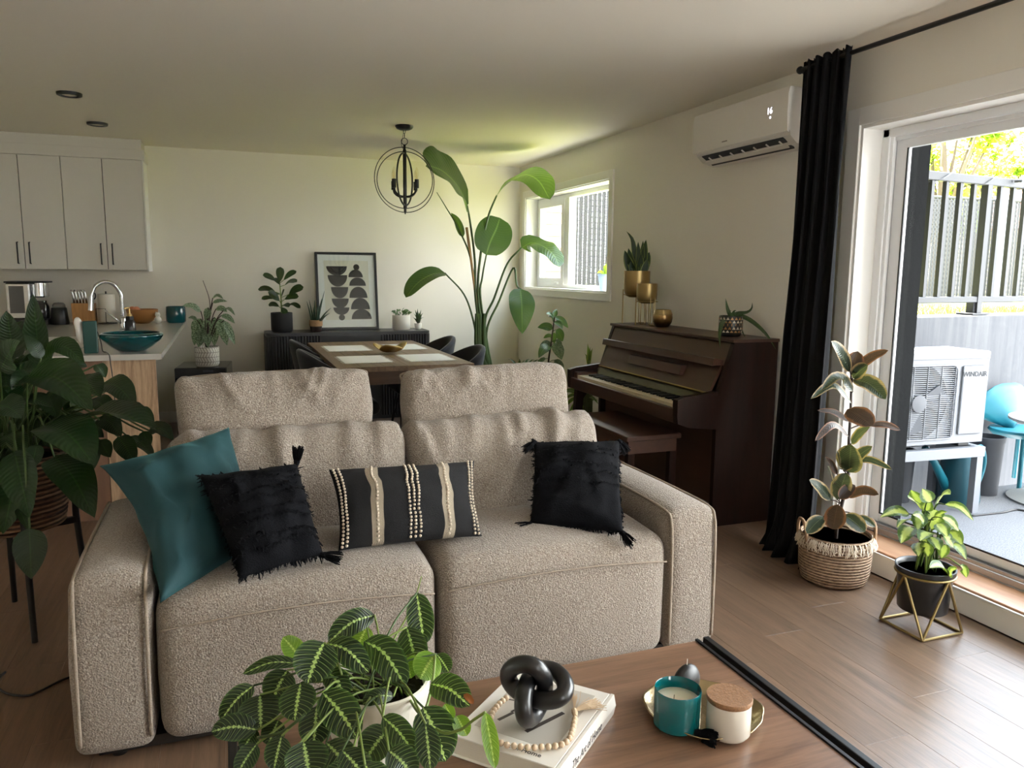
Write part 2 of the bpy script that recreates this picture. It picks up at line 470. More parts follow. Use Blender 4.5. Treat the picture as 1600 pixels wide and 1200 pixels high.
# ------------------------------------------------------------------ the small window by the corner
wd = tag(bpy.data.objects.new('window_1', None), kind='structure'); COL.objects.link(wd)
c0 = .066
struct('casing', boxb(RX-.016, RX, WY0-c0, WY0, WZ0-c0, WZ1+c0, .003), m_trim, wd)
struct('casing', boxb(RX-.016, RX, WY1, WY1+c0, WZ0-c0, WZ1+c0, .003), m_trim, wd)
struct('casing', boxb(RX-.016, RX, WY0, WY1, WZ1, WZ1+c0, .003), m_trim, wd)
struct('casing', boxb(RX-.016, RX, WY0, WY1, WZ0-c0, WZ0, .003), m_trim, wd)
struct('lining', boxb(RX-.003, RX+.14, WY1-.012, WY1, WZ0, WZ1), m_trim, wd)
struct('lining', boxb(RX-.003, RX+.14, WY0, WY0+.012, WZ0, WZ1), m_trim, wd)
struct('lining', boxb(RX-.003, RX+.14, WY0, WY1, WZ1-.012, WZ1), m_trim, wd)
struct('window_sill', boxb(RX-.003, RX+.14, WY0, WY1, WZ0, WZ0+.014), m_trim, wd)
wx0, wx1 = RX+.125, RX+.19
bm = BM()
seg(bm, wx0, wx1, WY0+.012, WY0+.05, WZ0+.014, WZ1-.012); seg(bm, wx0, wx1, WY1-.05, WY1-.012, WZ0+.014, WZ1-.012)
seg(bm, wx0, wx1, WY0+.05, WY1-.05, WZ0+.014, WZ0+.05); seg(bm, wx0, wx1, WY0+.05, WY1-.05, WZ1-.05, WZ1-.012)
struct('window_frame', bm, m_vinyl, wd)
struct('mullion', boxb(wx0-.01, wx1, 6.70, 6.80, WZ0+.05, WZ1-.05, .004), m_vinyl, wd)
bm = BM()
a0, a1 = 6.80, WY1-.05
seg(bm, wx0-.015, wx1-.02, a0, a0+.06, WZ0+.05, WZ1-.05); seg(bm, wx0-.015, wx1-.02, a1-.06, a1, WZ0+.05, WZ1-.05)
seg(bm, wx0-.015, wx1-.02, a0+.06, a1-.06, WZ0+.05, WZ0+.11); seg(bm, wx0-.015, wx1-.02, a0+.06, a1-.06, WZ1-.11, WZ1-.05)
struct('sash', bm, m_vinyl, wd)
struct('sash_crank', boxb(wx0-.04, wx0-.015, a0+.10, a0+.17, WZ0+.052, WZ0+.072, .004), m_vinyl, wd)
struct('pane', boxb(wx0+.015, wx0+.020, a0+.06, a1-.06, WZ0+.11, WZ1-.11), m_glass, wd)
struct('pane', boxb(wx0+.025, wx0+.030, WY0+.05, 6.70, WZ0+.05, WZ1-.05), m_glass, wd)

# ================================================================== outdoors
m_conc = M('cast_concrete', srgb(130, 130, 132), .9, bump=(40, .5), var=(5, .10), coord='Object')
g = G('streaked_concrete')
v = g.coord('Object', (9, 9, .6)); f = g.noise(v, 2.0, 5, .65); f2 = g.noise(g.coord('Object'), 26, 4)
colr = g.mix(f2, g.ramp(f, (.3, srgb(66, 67, 72)), (.55, srgb(90, 90, 94)), (.75, srgb(116, 115, 115))), srgb(90, 90, 93))
m_wallc = g.done(g.bsdf(colr, .9, Normal=g.bump(f2, .3, .004)))
g = G('patio_concrete')
f = g.noise(g.coord('Object'), 130, 4); f2 = g.noise(g.coord('Object'), 1.4, 3)
m_patio = g.done(g.bsdf(g.mix(f2, g.ramp(f, (.35, srgb(80, 80, 84)), (.62, srgb(136, 136, 138))), srgb(110, 110, 113)), .92, Normal=g.bump(f, .5, .004)))
m_rail = M('dark_rail_paint', srgb(44, 45, 49), .55)
m_brick = M('house_cladding', srgb(26, 27, 28), .85, bump=(30, .4), Specular_IOR_Level=.08)
struct('patio', boxb(RX+WT, 9, -6, 3.62, -.3, 0), m_patio)
# house outside face, upper floor and eave, all round the openings
bm = BM(); hx0, hx1 = RX+WT+.005, RX+WT+.13
seg(bm, hx0, hx1, FY-.2, DY0-.05, -.3, 5.2); seg(bm, hx0, hx1, DY0-.05, 2.94, 2.16, 5.2); seg(bm, hx0, hx1, DY0-.05, 2.94, -.3, .09)
seg(bm, hx0, hx1, 2.94, 3.6, -.3, 5.2); hq = hx0+.012; seg(bm, hx0, hq, 3.6, 5.6, -.3, 5.2); seg(bm, hx0, hq, 5.6, 7.56, -.3, 1.2); seg(bm, hx0, hq, 5.6, 7.56, 2.19, 5.2); seg(bm, hx0, hq, 7.56, 9.0, -.3, 5.2)
struct('outer_wall', bm, m_brick)
struct('shade_slab', boxb(hx1, 4.6, 0.9, 3.45, 2.72, 2.90), m_conc)  # unseen slab added overhead to keep the patio in shade
struct('sky_blocker', boxb(hx0, 9.0, -7.0, -5.0, -.3, 5.2), m_brick)  # unseen block added to cut the sky light reaching the patio
struct('roof_slab', boxb(LX-.6, 3.25, FY-.8, 9.4, 5.2, 5.4), m_conc)
# retaining wall
WA = math.atan(.114)
def onwall(x, off=0.0): return 3.85+.114*(x-5.05)+off
rw = BM(); box(rw, (6.6, onwall(6.6)+.10, .42), (7.0, .20, 1.44), rz=WA, bev=.006, seg=1)
struct('retaining_wall', rw, m_wallc)
# lawn behind the wall, gently rising
bm = BM(); q = []
ny, nx = 14, 18
def lawnz(x, y):
    d = y-onwall(x)
    return 1.10-.018*max(0, d)+.02*noise.noise(V((x*.5, y*.5, 0)))
for j in range(ny+1):
    row = []
    for i in range(nx+1):
        x = 3.3+i*(52/nx)*((i/nx)**.6 if i else 0); d = .20+j*(46/ny)*((j/ny)**.8 if j else 0)
        y = onwall(x)*1.0+d if x < 12 else onwall(12)+d
        row.append(bm.verts.new((x, y, lawnz(x, min(y, 30)))))
    q.append(row)
for j in range(ny):
    for i in range(nx): bm.faces.new((q[j][i], q[j][i+1], q[j+1][i+1], q[j+1][i]))
g = G('lawn_grass')
f = g.noise(g.coord('Object'), 60, 4); f2 = g.noise(g.coord('Object'), .8, 3)
m_lawn = g.done(g.bsdf(g.mix(f2, g.ramp(f, (.3, srgb(112, 118, 54)), (.7, srgb(166, 168, 96))), srgb(148, 152, 80)), .9))
struct('lawn', bm, m_lawn)
def tuft(bm, rr, x, y, z, h):
    a = rr.uniform(0, 6.28); w = .004
    dx, dy = math.cos(a)*w, math.sin(a)*w; lx, ly = rr.uniform(-.03, .03), rr.uniform(-.03, .03)
    bm.faces.new([bm.verts.new(p) for p in ((x-dx, y-dy, z), (x+dx, y+dy, z), (x+lx, y+ly, z+h))])
bm = BM(); rr = random.Random(5)
for i in range(9000):
    x = rr.uniform(3.9, 8.5); y = onwall(x)+.26+abs(rr.gauss(0, 1.3))
    tuft(bm, rr, x, y, lawnz(x, y)-.005, rr.uniform(.02, .055))
tag(obj('grass', bm, m_lawn), 'sunlit yellow green lawn growing behind the low concrete wall', 'grass', kind='stuff')
# railing on the wall
rl = thing('railing', 'dark metal railing bolted along the top of the concrete wall outside', 'railing')
def wp(x, y, t=0): # sight line to the railing's plane, just behind the wall face
    d = ray(x, y); n = V((-.114, 1, 0)); o = V((5.05, 3.85+.06, 0)); s = (o-CAM).dot(n)/d.dot(n); return CAM+d*s
zt, zb = 2.03, 1.245
bm = BM(); xa, xb = 3.45, 9.2
def railbar(z, h, w): box(bm, ((xa+xb)/2, onwall((xa+xb)/2)+.06, z), ((xb-xa)/math.cos(WA), w, h), rz=WA, bev=.004, seg=1)
railbar(zt, .055, .05); obj('top_rail', bm, m_rail, rl); bm = BM()
railbar(zb, .04, .04); obj('bottom_rail', bm, m_rail, rl)
x = wp(1448, 380).x; dx = (wp(1594, 380).x-x)/7.0
xs = [x+dx*i for i in range(-6, 36)]
bmm = None
for i, xx in enumerate(xs):
    if xx < 3.5 or xx > 9.1: continue
    isp = (i-6) % 13 == 4
    if isp:
        o = obj('post', boxb(-.024, .024, -.024, .024, -.105, zt-zb), m_rail, rl); o.location = (xx, onwall(xx)+.06, zb); o.rotation_euler.z = WA
        b2 = boxb(-.095, .095, -.06, .06, -.115, -.103, .002); box(b2, (0, 0, -.066), (.085, .055, .08), bev=.004)
        o = obj('base_plate', b2, m_rail, rl); o.location = (xx, onwall(xx)+.08, zb+.012); o.rotation_euler.z = WA
    else:
        if bmm is None: o = obj('baluster', boxb(-.014, .014, -.014, .014, 0, zt-zb), m_rail, rl); bmm = o.data
        else: o = obj('baluster', bmm, m_rail, rl)
        o.location = (xx, onwall(xx)+.06, zb); o.rotation_euler.z = WA
# string light wound on the rail
sl2 = thing('string_light', 'clear round bulb on a thin cord wound along the railing', 'light')
bm = BM(); pts = []
for i in range(60):
    xx = 3.9+i*.03; a = i*.42
    pts.append((xx, onwall(xx)+.06-.032*math.cos(a)*1.0, zt+.036*math.sin(a)))
tube(bm, pts, .0035, 5); obj('cord', bm, m_blackp, sl2)
b = wp(1582, 284); bm = BM(); bmesh.ops.create_uvsphere(bm, u_segments=16, v_segments=10, radius=.028); xf(bm, b+V((0, -.075, 0)))
obj('bulb', bm, pane('bulb_glass', ior=1.5), sl2, True)
bm = BM(); rod(bm, b+V((-.03, -.04, .0)), b+V((0, -.065, 0)), .012); obj('socket', bm, m_blackp, sl2)
# privacy fence on the lawn: posts, mesh and slats
g = G('pale_fence_slat'); q = g.n('MixShader', {0: .01}); g.set(q.inputs[1], g.bsdf(srgb(60, 61, 66), .5, Specular_IOR_Level=.15)); g.set(q.inputs[2], g.n('BsdfTranslucent', {'Color': srgb(214, 216, 226)}).outputs[0])
m_slat = g.done(q.outputs[0])
m_wire = M('fence_wire', srgb(54, 55, 60), .6)
def fence(label, A, B, zb, h, post_at=()):
    f = thing('privacy_fence', label, 'fence')
    A, B = V(A), V(B); d = (B-A); Ln = d.length; d.normalize(); nrm = V((-d.y, d.x, 0))
    bm = BM(); n = int(Ln/.058)
    for i in range(n):
        p = A+d*(i+.5)*Ln/n
        for s in (0, 1):
            pass
        v = [p-d*.027, p+d*.027]
        hh = h-.02+.02*(i % 2)
        w = [bm.verts.new((q.x+nrm.x*e, q.y+nrm.y*e, zb+zz)) for zz in (0.03, hh) for q, e in ((v[0], 0), (p, .006), (v[1], 0))]
        bm.faces.new((w[0], w[1], w[4], w[3])); bm.faces.new((w[1], w[2], w[5], w[4]))
    obj('slat', bm, m_slat, f)['kind'] = 'stuff'
    bm = BM(); st = .064; nn = int(Ln/st)
    def wire(a, b, w):
        u = (b-a).normalized(); s = u.cross(nrm)*w; o2 = -nrm*.012
        bm.faces.new([bm.verts.new(q+o2) for q in (a-s, a+s, b+s, b-s)])
    for sg in (1, -1):
        for i in range(-int(h/st)-1, nn+int(h/st)+1):
            s0 = i*st; pa = A+d*s0; pa.z = zb if sg > 0 else zb+h
            ca = 0; cb = h
            s1 = s0+h
            lo, hi = max(0, s0), min(Ln, s1)
            if hi <= lo: continue
            za = (lo-s0); zc = (hi-s0)
            a = A+d*lo; b = A+d*hi
            a.z = zb+(za if sg > 0 else h-za); b.z = zb+(zc if sg > 0 else h-zc)
            wire(a, b, .0045)
    tp = BM()
    obj('wire_mesh', bm, m_wire, f)['kind'] = 'stuff'
    bm = BM(); rod(bm, A+V((0, 0, zb+h-.01-A.z)), B+V((0, 0, zb+h-.01-B.z)), .018); obj('top_rail', bm, m_wire, f)
    i = 0.0
    for s in post_at:
        p = A+d*s; bm = BM(); box(bm, (p.x-nrm.x*.06, p.y-nrm.y*.06, zb+h/2-.02), (.13, .07, h+.0), rz=math.atan2(d.y, d.x)); obj('post', bm, M('fence_post', srgb(124, 132, 142), .6), f)
    return f
pA = P(1380, 470, 10.6); pB = P(1800, 466, 12.4); pA = pA+(pA-pB)*1.25; pB = P(1800, 466, 12.4)
L0 = (V((pB.x, pB.y, 0))-V((pA.x, pA.y, 0))).length
dd = (V((P(1537, 400, 11.3).x, P(1537, 400, 11.3).y, 0))-V((pA.x, pA.y, 0))).length
fence('pale slatted chain link privacy fence across the lawn behind the dark railing', (pA.x, pA.y, 0), (pB.x, pB.y, 0), 1.02, 1.47, (dd,))
# cladding return seen through the left sash
sid = thing('clad_wall', 'pinkish beige lapped siding seen through the small window', 'wall')
m_sid = M('beige_siding', srgb(206, 178, 158), .75, var=(3, .08))
for i in range(14):
    bm = box(BM(), (3.38, 8.12, .7+i*.13), (.40, .02, .128), rot=Matrix.Rotation(math.radians(-6), 3, 'X')); obj('siding_board', bm, m_sid, sid)
obj('back_board', boxb(3.15, 3.58, 8.14, 8.24, .5, 2.7), m_sid, sid)
# ------------------------------------------------------------------ trees
m_tleaf = leafmat('tree_leaf', 'plain', srgb(120, 146, 28), srgb(160, 180, 60), rough=.5, trans=.45, tcol=(.52, .60, .12, 1))
m_bark = M('bark', srgb(92, 78, 66), .9, bump=(30, .6))
def tree(label, c, rad, zc, n, seed, lf=.14, clumps=26):
    rr = random.Random(seed); t = thing('leafy_tree', label, 'tree', (c[0], c[1], .4))
    bm = BM(); cl = []
    for i in range(clumps):
        a = rr.uniform(0, 6.283); e = rr.uniform(-.9, 1); r = rad*rr.uniform(.35, 1.0)
        cl.append((V((math.cos(a)*r*math.sqrt(max(0, 1-e*e*.8)), math.sin(a)*r*math.sqrt(max(0, 1-e*e*.8)), zc-.4+e*rad*.9)), rad*rr.uniform(.14, .30)))
    uvl = bm.loops.layers.uv.new('UVMap')
    for i in range(n):
        p0, r0 = cl[i % clumps]
        p = p0+V((rr.gauss(0, 1), rr.gauss(0, 1), rr.gauss(0, .8)))*r0*.6
        u = V((rr.gauss(0, 1), rr.gauss(0, 1), rr.gauss(0, 1))).normalized(); w = u.orthogonal().normalized()
        s = lf*rr.uniform(.6, 1.3)
        f = bm.faces.new([bm.verts.new(q) for q in (p-u*s*.6, p+w*s*.3, p+u*s*.6, p-w*s*.3)])
        for lp, q in zip(f.loops, ((0, .5), (.5, 1), (1, .5), (.5, 0))): lp[uvl].uv = q
    obj('foliage', bm, m_tleaf, t)['kind'] = 'stuff'
    bm = BM(); tube(bm, [(0, 0, 0), (.1, 0, zc*.5), (0, .1, zc)], [.18, .13, .05], 8)
    for p0, r0 in cl[:14]: tube(bm, [(0, 0, zc*.45), p0*.5+V((0, 0, zc*.22)), p0], [.07, .04, .012], 5)
    obj('trunk', bm, m_bark, t, True)
for (x, y, t, rad, n, s, lab) in (
    (1478, 232, 16.5, 1.1, 3000, 1, 'airy yellow green tree left of the gap of sky above the railing'),
    (1535, 246, 22, .95, 2200, 2, 'small bright tree just left of the pink roof beyond the fence'),
    (1640, 215, 19, 1.0, 2200, 3, 'green tree rising over the pink roof at the right edge'),
    (1480, 312, 20.5, 1.1, 2600, 4, 'low bright green bush showing between railing bars above the fence'),
    (1035, 330, 19, 1.3, 2600, 6, 'round green tree far behind the fence outside the corner window')):
    c = P(x, y, t); tree(lab, (c.x, c.y), rad, c.z, n, s)
# ------------------------------------------------------------------ neighbour's house
hs = thing('house', 'neighbour house with a pale pink shingled roof beyond the fence', 'house', tuple(P(1640, 330, 27))[:2]+(0,))
hp = P(1640, 330, 27); a = math.radians(-30)
hs.rotation_euler.z = a
m_roof = M('pink_shingle', srgb(208, 162, 146), .8, var=(20, .10))
m_hwall = M('house_wall', srgb(214, 200, 188), .8)
obj('wall', boxb(-4.6, 4.6, -3, 3, 0, 3.0), m_hwall, hs)
nrow = 15
for i in range(nrow):
    z = 2.9+i*2.2/nrow; w = 5.0-4.6*(i/nrow); y = -3.3+3.3*i/nrow
    bm = box(BM(), (0, y+.11, z+.075), (2*w, .27, .035), rot=Matrix.Rotation(math.radians(33), 3, 'X')); obj('shingle_row', bm, m_roof, hs)
bm = BM(); 
b0 = [bm.verts.new(q) for q in ((-5, -3.3, 2.85), (5, -3.3, 2.85), (5, 3.3, 2.85), (-5, 3.3, 2.85))]; tp = [bm.verts.new((-.4, 0, 5.05)), bm.verts.new((.4, 0, 5.05))]
bm.faces.new((b0[0], b0[1], tp[1], tp[0])); bm.faces.new((b0[1], b0[2], tp[1])); bm.faces.new((b0[2], b0[3], tp[0], tp[1])); bm.faces.new((b0[3], b0[0], tp[0])); bm.faces.new(b0[::-1])
obj('roof', bm, m_roof, hs)

# ------------------------------------------------------------------ outdoor heat pump on its stand
m_acw = M('painted_steel_white', srgb(134, 136, 142), .45, var=(3, .03))
m_dark = M('dark_recess', (.03, .032, .036), .6)
m_grl = M('grille_wire', srgb(140, 142, 148), .4)
RZ = -.07
hp = thing('heat_pump_unit', 'white outdoor heat pump with round fan grille on a white stand', 'air conditioner', (3.775, 3.285, .435), RZ)
AW, AD, AH = .80, .30, .525
bm = boxb(-AW/2, AW/2, .012, AD, 0, AH, .012); obj('casing', bm, m_acw, hp)
# front panel with a square opening for the fan
fx0, fx1, fz0, fz1 = -.345, .165, .035, .455
bm = BM()
seg(bm, -AW/2, fx0, -.012, .012, 0, AH); seg(bm, fx0, fx1, -.012, .012, 0, fz0); seg(bm, fx0, fx1, -.012, .012, fz1, AH); seg(bm, fx1, AW/2, -.012, .012, 0, AH)
obj('front_panel', bm, m_acw, hp)
obj('top_cover', boxb(-AW/2-.004, AW/2+.004, -.016, AD+.004, AH-.035, AH+.012, .008), m_acw, hp)
obj('service_cover', boxb(.205, .375, -.024, -.012, .05, .455, .008), m_acw, hp)
bm = BM(); lathe(bm, [(.0, 0), (.228, 0), (.228, .004)], 40); xf(bm, (-.09, .0135, .245), (PI/2, 0, 0)); obj('fan_opening', bm, m_dark, hp)
bm = BM()
for kx in range(3):
    q = BM(); n = 8
    pts = [(.03, 0), (.20, -.07), (.215, .03), (.12, .11), (.03, .04)]
    prism(q, pts, .012, 'z'); xf(q, (0, 0, 0), (.25, 0, kx*2.094)); 
    me = bpy.data.meshes.new('t'); q.to_mesh(me); q.free(); bm.from_mesh(me)
lathe(bm, [(0, .0), (.05, 0), (.05, .03), (0, .035)], 20)
xf(bm, (-.09, .006, .245), (PI/2, 0, 0)); obj('fan_blade', bm, M('fan_grey', srgb(92, 94, 100), .5), hp, True, 40)
bm = BM()
for i in range(36):
    z = fz0+.008+i*(fz1-fz0-.016)/35
    rod(bm, (fx0, -.016, z), (fx1, -.016, z), .0022, 5)
for i in range(6):
    x = fx0+.01+i*(fx1-fx0-.02)/5
    rod(bm, (x, -.019, fz0), (x, -.019, fz1), .003, 5)
o = obj('fan_grille', bm, m_grl, hp); o['kind'] = 'stuff'
bm = BM(); cs = []
for (x, z, a) in ((fx1-.03, fz1-.03, 0), (fx0+.03, fz1-.03, 90), (fx0+.03, fz0+.03, 180), (fx1-.03, fz0+.03, 270)):
    for k in range(5):
        t = math.radians(a+k*22.5); cs.append((x+.035*math.cos(t), -.016, z+.035*math.sin(t)))
tube(bm, cs, .006, 6, closed=True); obj('grille_frame', bm, m_acw, hp, True)
def text(name, s, size, mat, parent, loc, rot, ext=.0006, align='CENTER', bold=0.0, sx=1.0, shear=0.0):
    c = bpy.data.curves.new(name, 'FONT'); c.body = s; c.size = size; c.extrude = ext; c.align_x = align; c.align_y = 'CENTER'; c.offset = bold; c.shear = shear
    t = bpy.data.objects.new('tmp', c); COL.objects.link(t); dg = bpy.context.evaluated_depsgraph_get()
    me = bpy.data.meshes.new_from_object(t.evaluated_get(dg)); bpy.data.objects.remove(t)
    me.materials.clear(); me.materials.append(mat); o = bpy.data.objects.new(name, me); COL.objects.link(o); o.parent = parent; o.location = loc; o.rotation_euler = rot; o.scale = (sx, 1, 1)
    return o
m_ink = M('dark_ink', srgb(46, 48, 54), .6)
text('lettering', 'WINDAIR', .040, m_ink, hp, (.290, -.0248, .405), (PI/2, 0, 0), bold=.0008)
for x in (-.30, .30): obj('foot', boxb(x-.04, x+.04, .02, AD-.02, -.03, 0, .004), m_blackp, hp)
st = thing('equipment_stand', 'white painted wooden stand carrying the outdoor heat pump', 'stand', (3.775, 3.285, 0), RZ)
for x in (-.385, .385):
    for y in (-.005, .305): obj('leg', boxb(x-.022, x+.022, y-.022, y+.022, 0, .345), m_acw, st)
obj('beam', boxb(-.415, .415, -.03, .02, .345, .405, .003), m_acw, st); obj('beam', boxb(-.415, .415, .28, .33, .345, .405, .003), m_acw, st)
for x in (-.385, .385): obj('cross_rail', boxb(x-.022, x+.022, .02, .28, .345, .405), m_acw, st)
# patio furniture and pots
m_pw = M('white_outdoor_plastic', srgb(150, 148, 144), .5, var=(8, .05))
tb = thing('patio_table', 'round white pedestal table on the patio right of the heat pump', 'table', (4.88, 3.22, 0))
bm = BM(); lathe(bm, [(0, .50), (.30, .50), (.325, .512), (.325, .526), (.30, .532), (0, .532)], 40); obj('tabletop', bm, m_pw, tb, True, 40)
bm = BM(); lathe(bm, [(.075, .04), (.052, .08), (.045, .25), (.05, .44), (.09, .50)], 24); obj('pedestal', bm, m_pw, tb, True)
bm = BM(); lathe(bm, [(0, 0), (.29, 0), (.295, .012), (.24, .03), (.10, .042), (.07, .06), (0, .06)], 40); obj('base', bm, m_pw, tb, True, 40)
m_turq = M('turquoise_plastic', srgb(24, 112, 128), .45)
ch = thing('scoop_chair', 'turquoise plastic scalloped chair behind the white patio table', 'chair', (5.02, 3.62, 0))
bm = BM(); gx = []
for i in range(13):
    a = math.radians(-75+150*i/12); lob = 1+.10*abs(math.sin(a*1.25))
    row = []
    for j in range(7):
        t = j/6; r = .03+.21*t
        row.append(bm.verts.new((math.sin(a)*r*lob*1.1, .10-.04*math.cos(a*1.2)+.06*t*t, .38+.30*t*math.cos(a)*lob)))
    gx.append(row)
for i in range(12):
    for j in range(6): bm.faces.new((gx[i][j], gx[i+1][j], gx[i+1][j+1], gx[i][j+1]))
o = obj('back', bm, m_turq, ch, True); o.modifiers.new('s', 'SOLIDIFY').thickness = .018
bm = BM(); lathe(bm, [(0, .34), (.17, .34), (.2, .37), (.19, .385), (0, .375)], 28); obj('seat', bm, m_turq, ch, True, 50)
for sx in (-1, 1):
    for sy in (-1, 1): obj('leg', rod(BM(), (sx*.15, sy*.13, 0), (sx*.10, sy*.09, .345), .014), m_turq, ch)
wc = thing('watering_can', 'dark teal watering can standing under the heat pump stand', 'watering can', (4.27, 3.45, 0))
m_teald = M('teal_plastic', srgb(26, 74, 86), .45)
bm = BM(); lathe(bm, [(0, 0), (.12, 0), (.125, .02), (.105, .34), (.09, .36), (.085, .345), (.1, .03), (0, .03)], 28); obj('body', bm, m_teald, wc, True, 50)
bm = BM(); tube(bm, cat([(.105, 0, .32), (.17, 0, .34), (.21, 0, .24), (.18, 0, .12), (.118, 0, .08)], 6), .012, 8); obj('handle', bm, m_turq, wc, True)
bm = BM(); tube(bm, [(-.10, 0, .10), (-.22, 0, .27), (-.31, 0, .37)], [.03, .022, .018], 10); obj('spout', bm, m_turq, wc, True)
m_pot = M('charcoal_pot', srgb(52, 54, 60), .6)
for i, (x, y, r, h, lab) in enumerate(((4.60, 3.54, .10, .38, 'tall charcoal planter standing between watering can and patio table'), (3.93, 3.60, .09, .33, 'charcoal planter standing farthest left under the heat pump stand'))):
    t = thing('planter', lab, 'planter', (x, y, 0), 0, 'charcoal planters on the patio')
    bm = BM(); lathe(bm, [(0, 0), (r*.85, 0), (r, h-.03), (r*1.06, h-.03), (r*1.06, h), (r*.94, h), (r*.9, h-.04), (0, h-.04)], 28); obj('body', bm, m_pot, t, True, 40)
    bm = BM(); lathe(bm, [(0, h-.039), (r*.9, h-.039)], 20, cap=False); obj('soil', bm, m_soil, t)
cb = BM(); pts = [at(x, y, 'z', .006) for x, y in ((1517, 806), (1545, 803), (1570, 800), (1588, 796), (1615, 798), (1700, 790))]
tube(cb, cat(pts, 5), .006, 6); tag(obj('garden_cable', cb, m_blackp, None, True), 'black cable lying across the grey patio slab', 'cable')

# ================================================================== sofa
def boucle():
    g = G('boucle_fabric')
    v = g.coord('Object')
    a = g.n('TexVoronoi', {'Vector': v, 'Scale': 190.0, 'Randomness': 1.0}, feature='SMOOTH_F1', distance='EUCLIDEAN').outputs['Distance']
    b = g.noise(v, 260, 4, .65); c = g.noise(v, 90, 3, .6)
    h = g.math('ADD', g.math('MULTIPLY', a, -.9), g.math('ADD', g.math('MULTIPLY', b, .7), g.math('MULTIPLY', c, .35)))
    col = g.ramp(b, (.30, srgb(94, 82, 72)), (.50, srgb(153, 141, 128)), (.68, srgb(194, 184, 172)))
    col = g.mix(g.math('MULTIPLY', g.ramp(c, (.35, (1, 1, 1)), (.60, (0, 0, 0))), .35), col, srgb(130, 116, 102))
    return g.done(g.bsdf(col, .95, Normal=g.bump(h, .9, .006), Sheen_Weight=.25, Sheen_Roughness=.5))
m_bouc = boucle()
m_pipe = M('boucle_piping', srgb(156, 142, 127), .95, bump=(200, .8), var=(200, .25))
m_foot = M('dark_foot', (.012, .010, .009), .5)
SX0, SX1, SF = -.445, 1.665, 2.295
sofa = thing('sofa', 'cream boucle two seat sofa with raised headrests and square padded arms', 'sofa', ((SX0+SX1)/2, SF, 0))
SM = (SX0+SX1)/2
def crease(n, amp, zlo, seed, axis='y'):
    """soft gathers running down from the top seam of a cushion"""
    rr = random.Random(seed); cs = [(rr.uniform(-.95, .95), rr.uniform(.018, .045), rr.uniform(.4, 1), rr.uniform(-.25, .25)) for _ in range(n)]
    def f(o, ux, uy, uz):
        if uz < zlo: return o
        k = min(1, (uz-zlo)/(1-zlo)); d = 0
        for c, w, a, sl in cs:
            t = (ux-c-sl*(1-uz))/w*.62
            d += a*math.exp(-t*t)
        fade = k*(1.25-k*.6)
        o.y += amp*d*fade*(1 if uy < 0 else -.4)
        o.z -= amp*.35*d*fade*(1 if uz > .9 else 0)
        return o
    return f
def arm(sgn):
    w, d, h = .205, .80, .525
    def f(o, ux, uy, uz):
        # slight inward lean of the front edge and a soft crown
        o.z += .012*(1-ux*ux)*max(0, uz)
        o.x += -sgn*.012*max(0, uz)*1.0
        return o
    bm = soft(w/2, d/2, h/2, .034, 12, (.010, .012, .012), .0035, 3+sgn, 5, f)
    o = obj('armrest', bm, m_bouc, sofa, True); o.location = (sgn*(2.11/2-w/2), d/2, .030+h/2)
    # piping along the front edges: one line down each side of the front panel and over the top
    for q in (-1, 1):
        xx = sgn*(2.11/2-w/2)+q*(w/2-.012)-sgn*.012
        pts = [(xx+sgn*.008, -.004, .07), (xx+sgn*.005, -.009, .25), (xx+sgn*.002, -.010, .43), (xx, -.002, .525), (xx, .035, .556), (xx, .2, .563), (xx, .5, .563), (xx, .76, .560)]
        obj('piping', tube(BM(), cat(pts, 6), .0055, 6), m_pipe, sofa, True)
arm(-1); arm(1)
obj('back_frame', soft(.86, .115, .28, .05, 10, (0, .01, .01)), m_bouc, sofa, True).location = (0, .86, .34)
def seat(cx, w, name):
    def f(o, ux, uy, uz):
        if uz > 0: o.z -= .045*max(0, uy)*uz
        return o
    bm = soft(w/2, .36, .218, .055, 14, (.004, .020, .036), .004, cx, 4, f)
    o = obj('seat_cushion', bm, m_bouc, sofa, True); o.location = (cx, .355, .255)
    # seam across the front just under the top edge
    zs = [.405, .412, .415, .412, .405]; pts = [(cx+u*w*.485, -.012-.024*(1-u*u), .385+.030*(1-u*u)) for u in (-1, -.8, -.4, 0, .4, .8, 1)]
    obj('seam', tube(BM(), cat(pts, 6), .0032, 5), m_pipe, o and sofa, True)
seat(-.42, .825, 1); seat(.425, .835, 2)
def backc(cx, w, seed):
    bm = soft(w/2, .12, .24, .075, 44, (.004, .050, .014), .010, seed, 7, crease(20, -.024, .15, seed))
    xf(bm, (0, 0, 0), (-.33, 0, 0))
    o = obj('back_cushion', bm, m_bouc, sofa, True); o.location = (cx, .640, .565)
backc(-.405, .86, 11); backc(.435, .835, 23)
def headr(cx, w, seed, z, tilt):
    bm = soft(w/2, .072, .135, .036, 44, (.006, .034, .008), .010, seed, 8, crease(18, -.017, -.1, seed))
    xf(bm, (0, 0, 0), (-.16, tilt, 0))
    o = obj('headrest', bm, m_bouc, sofa, True); o.location = (cx, .775, z)
    pts = [(-w/2+.03, 0, -.128), (-w/2+.006, 0, -.09), (-w/2+.003, 0, .08), (-w/2+.03, 0, .130), (0, 0, .139), (w/2-.03, 0, .130), (w/2-.003, 0, .08), (w/2-.006, 0, -.09), (w/2-.03, 0, -.128)]
    b = tube(BM(), cat(pts, 6), .0045, 6); xf(b, (0, .03, 0), (-.16, tilt, 0)); obj('piping', b, m_pipe, o, True)
headr(.178-SM, .70, 5, .873, -.012); headr(1.022-SM, .70, 8, .866, -.020)
for x in (-.95, .95):
    for y in (.06, .86): obj('foot', lathe(BM(), [(.02, 0), (.03, .04)], 16), m_foot, sofa, True).location = (x, y, 0)
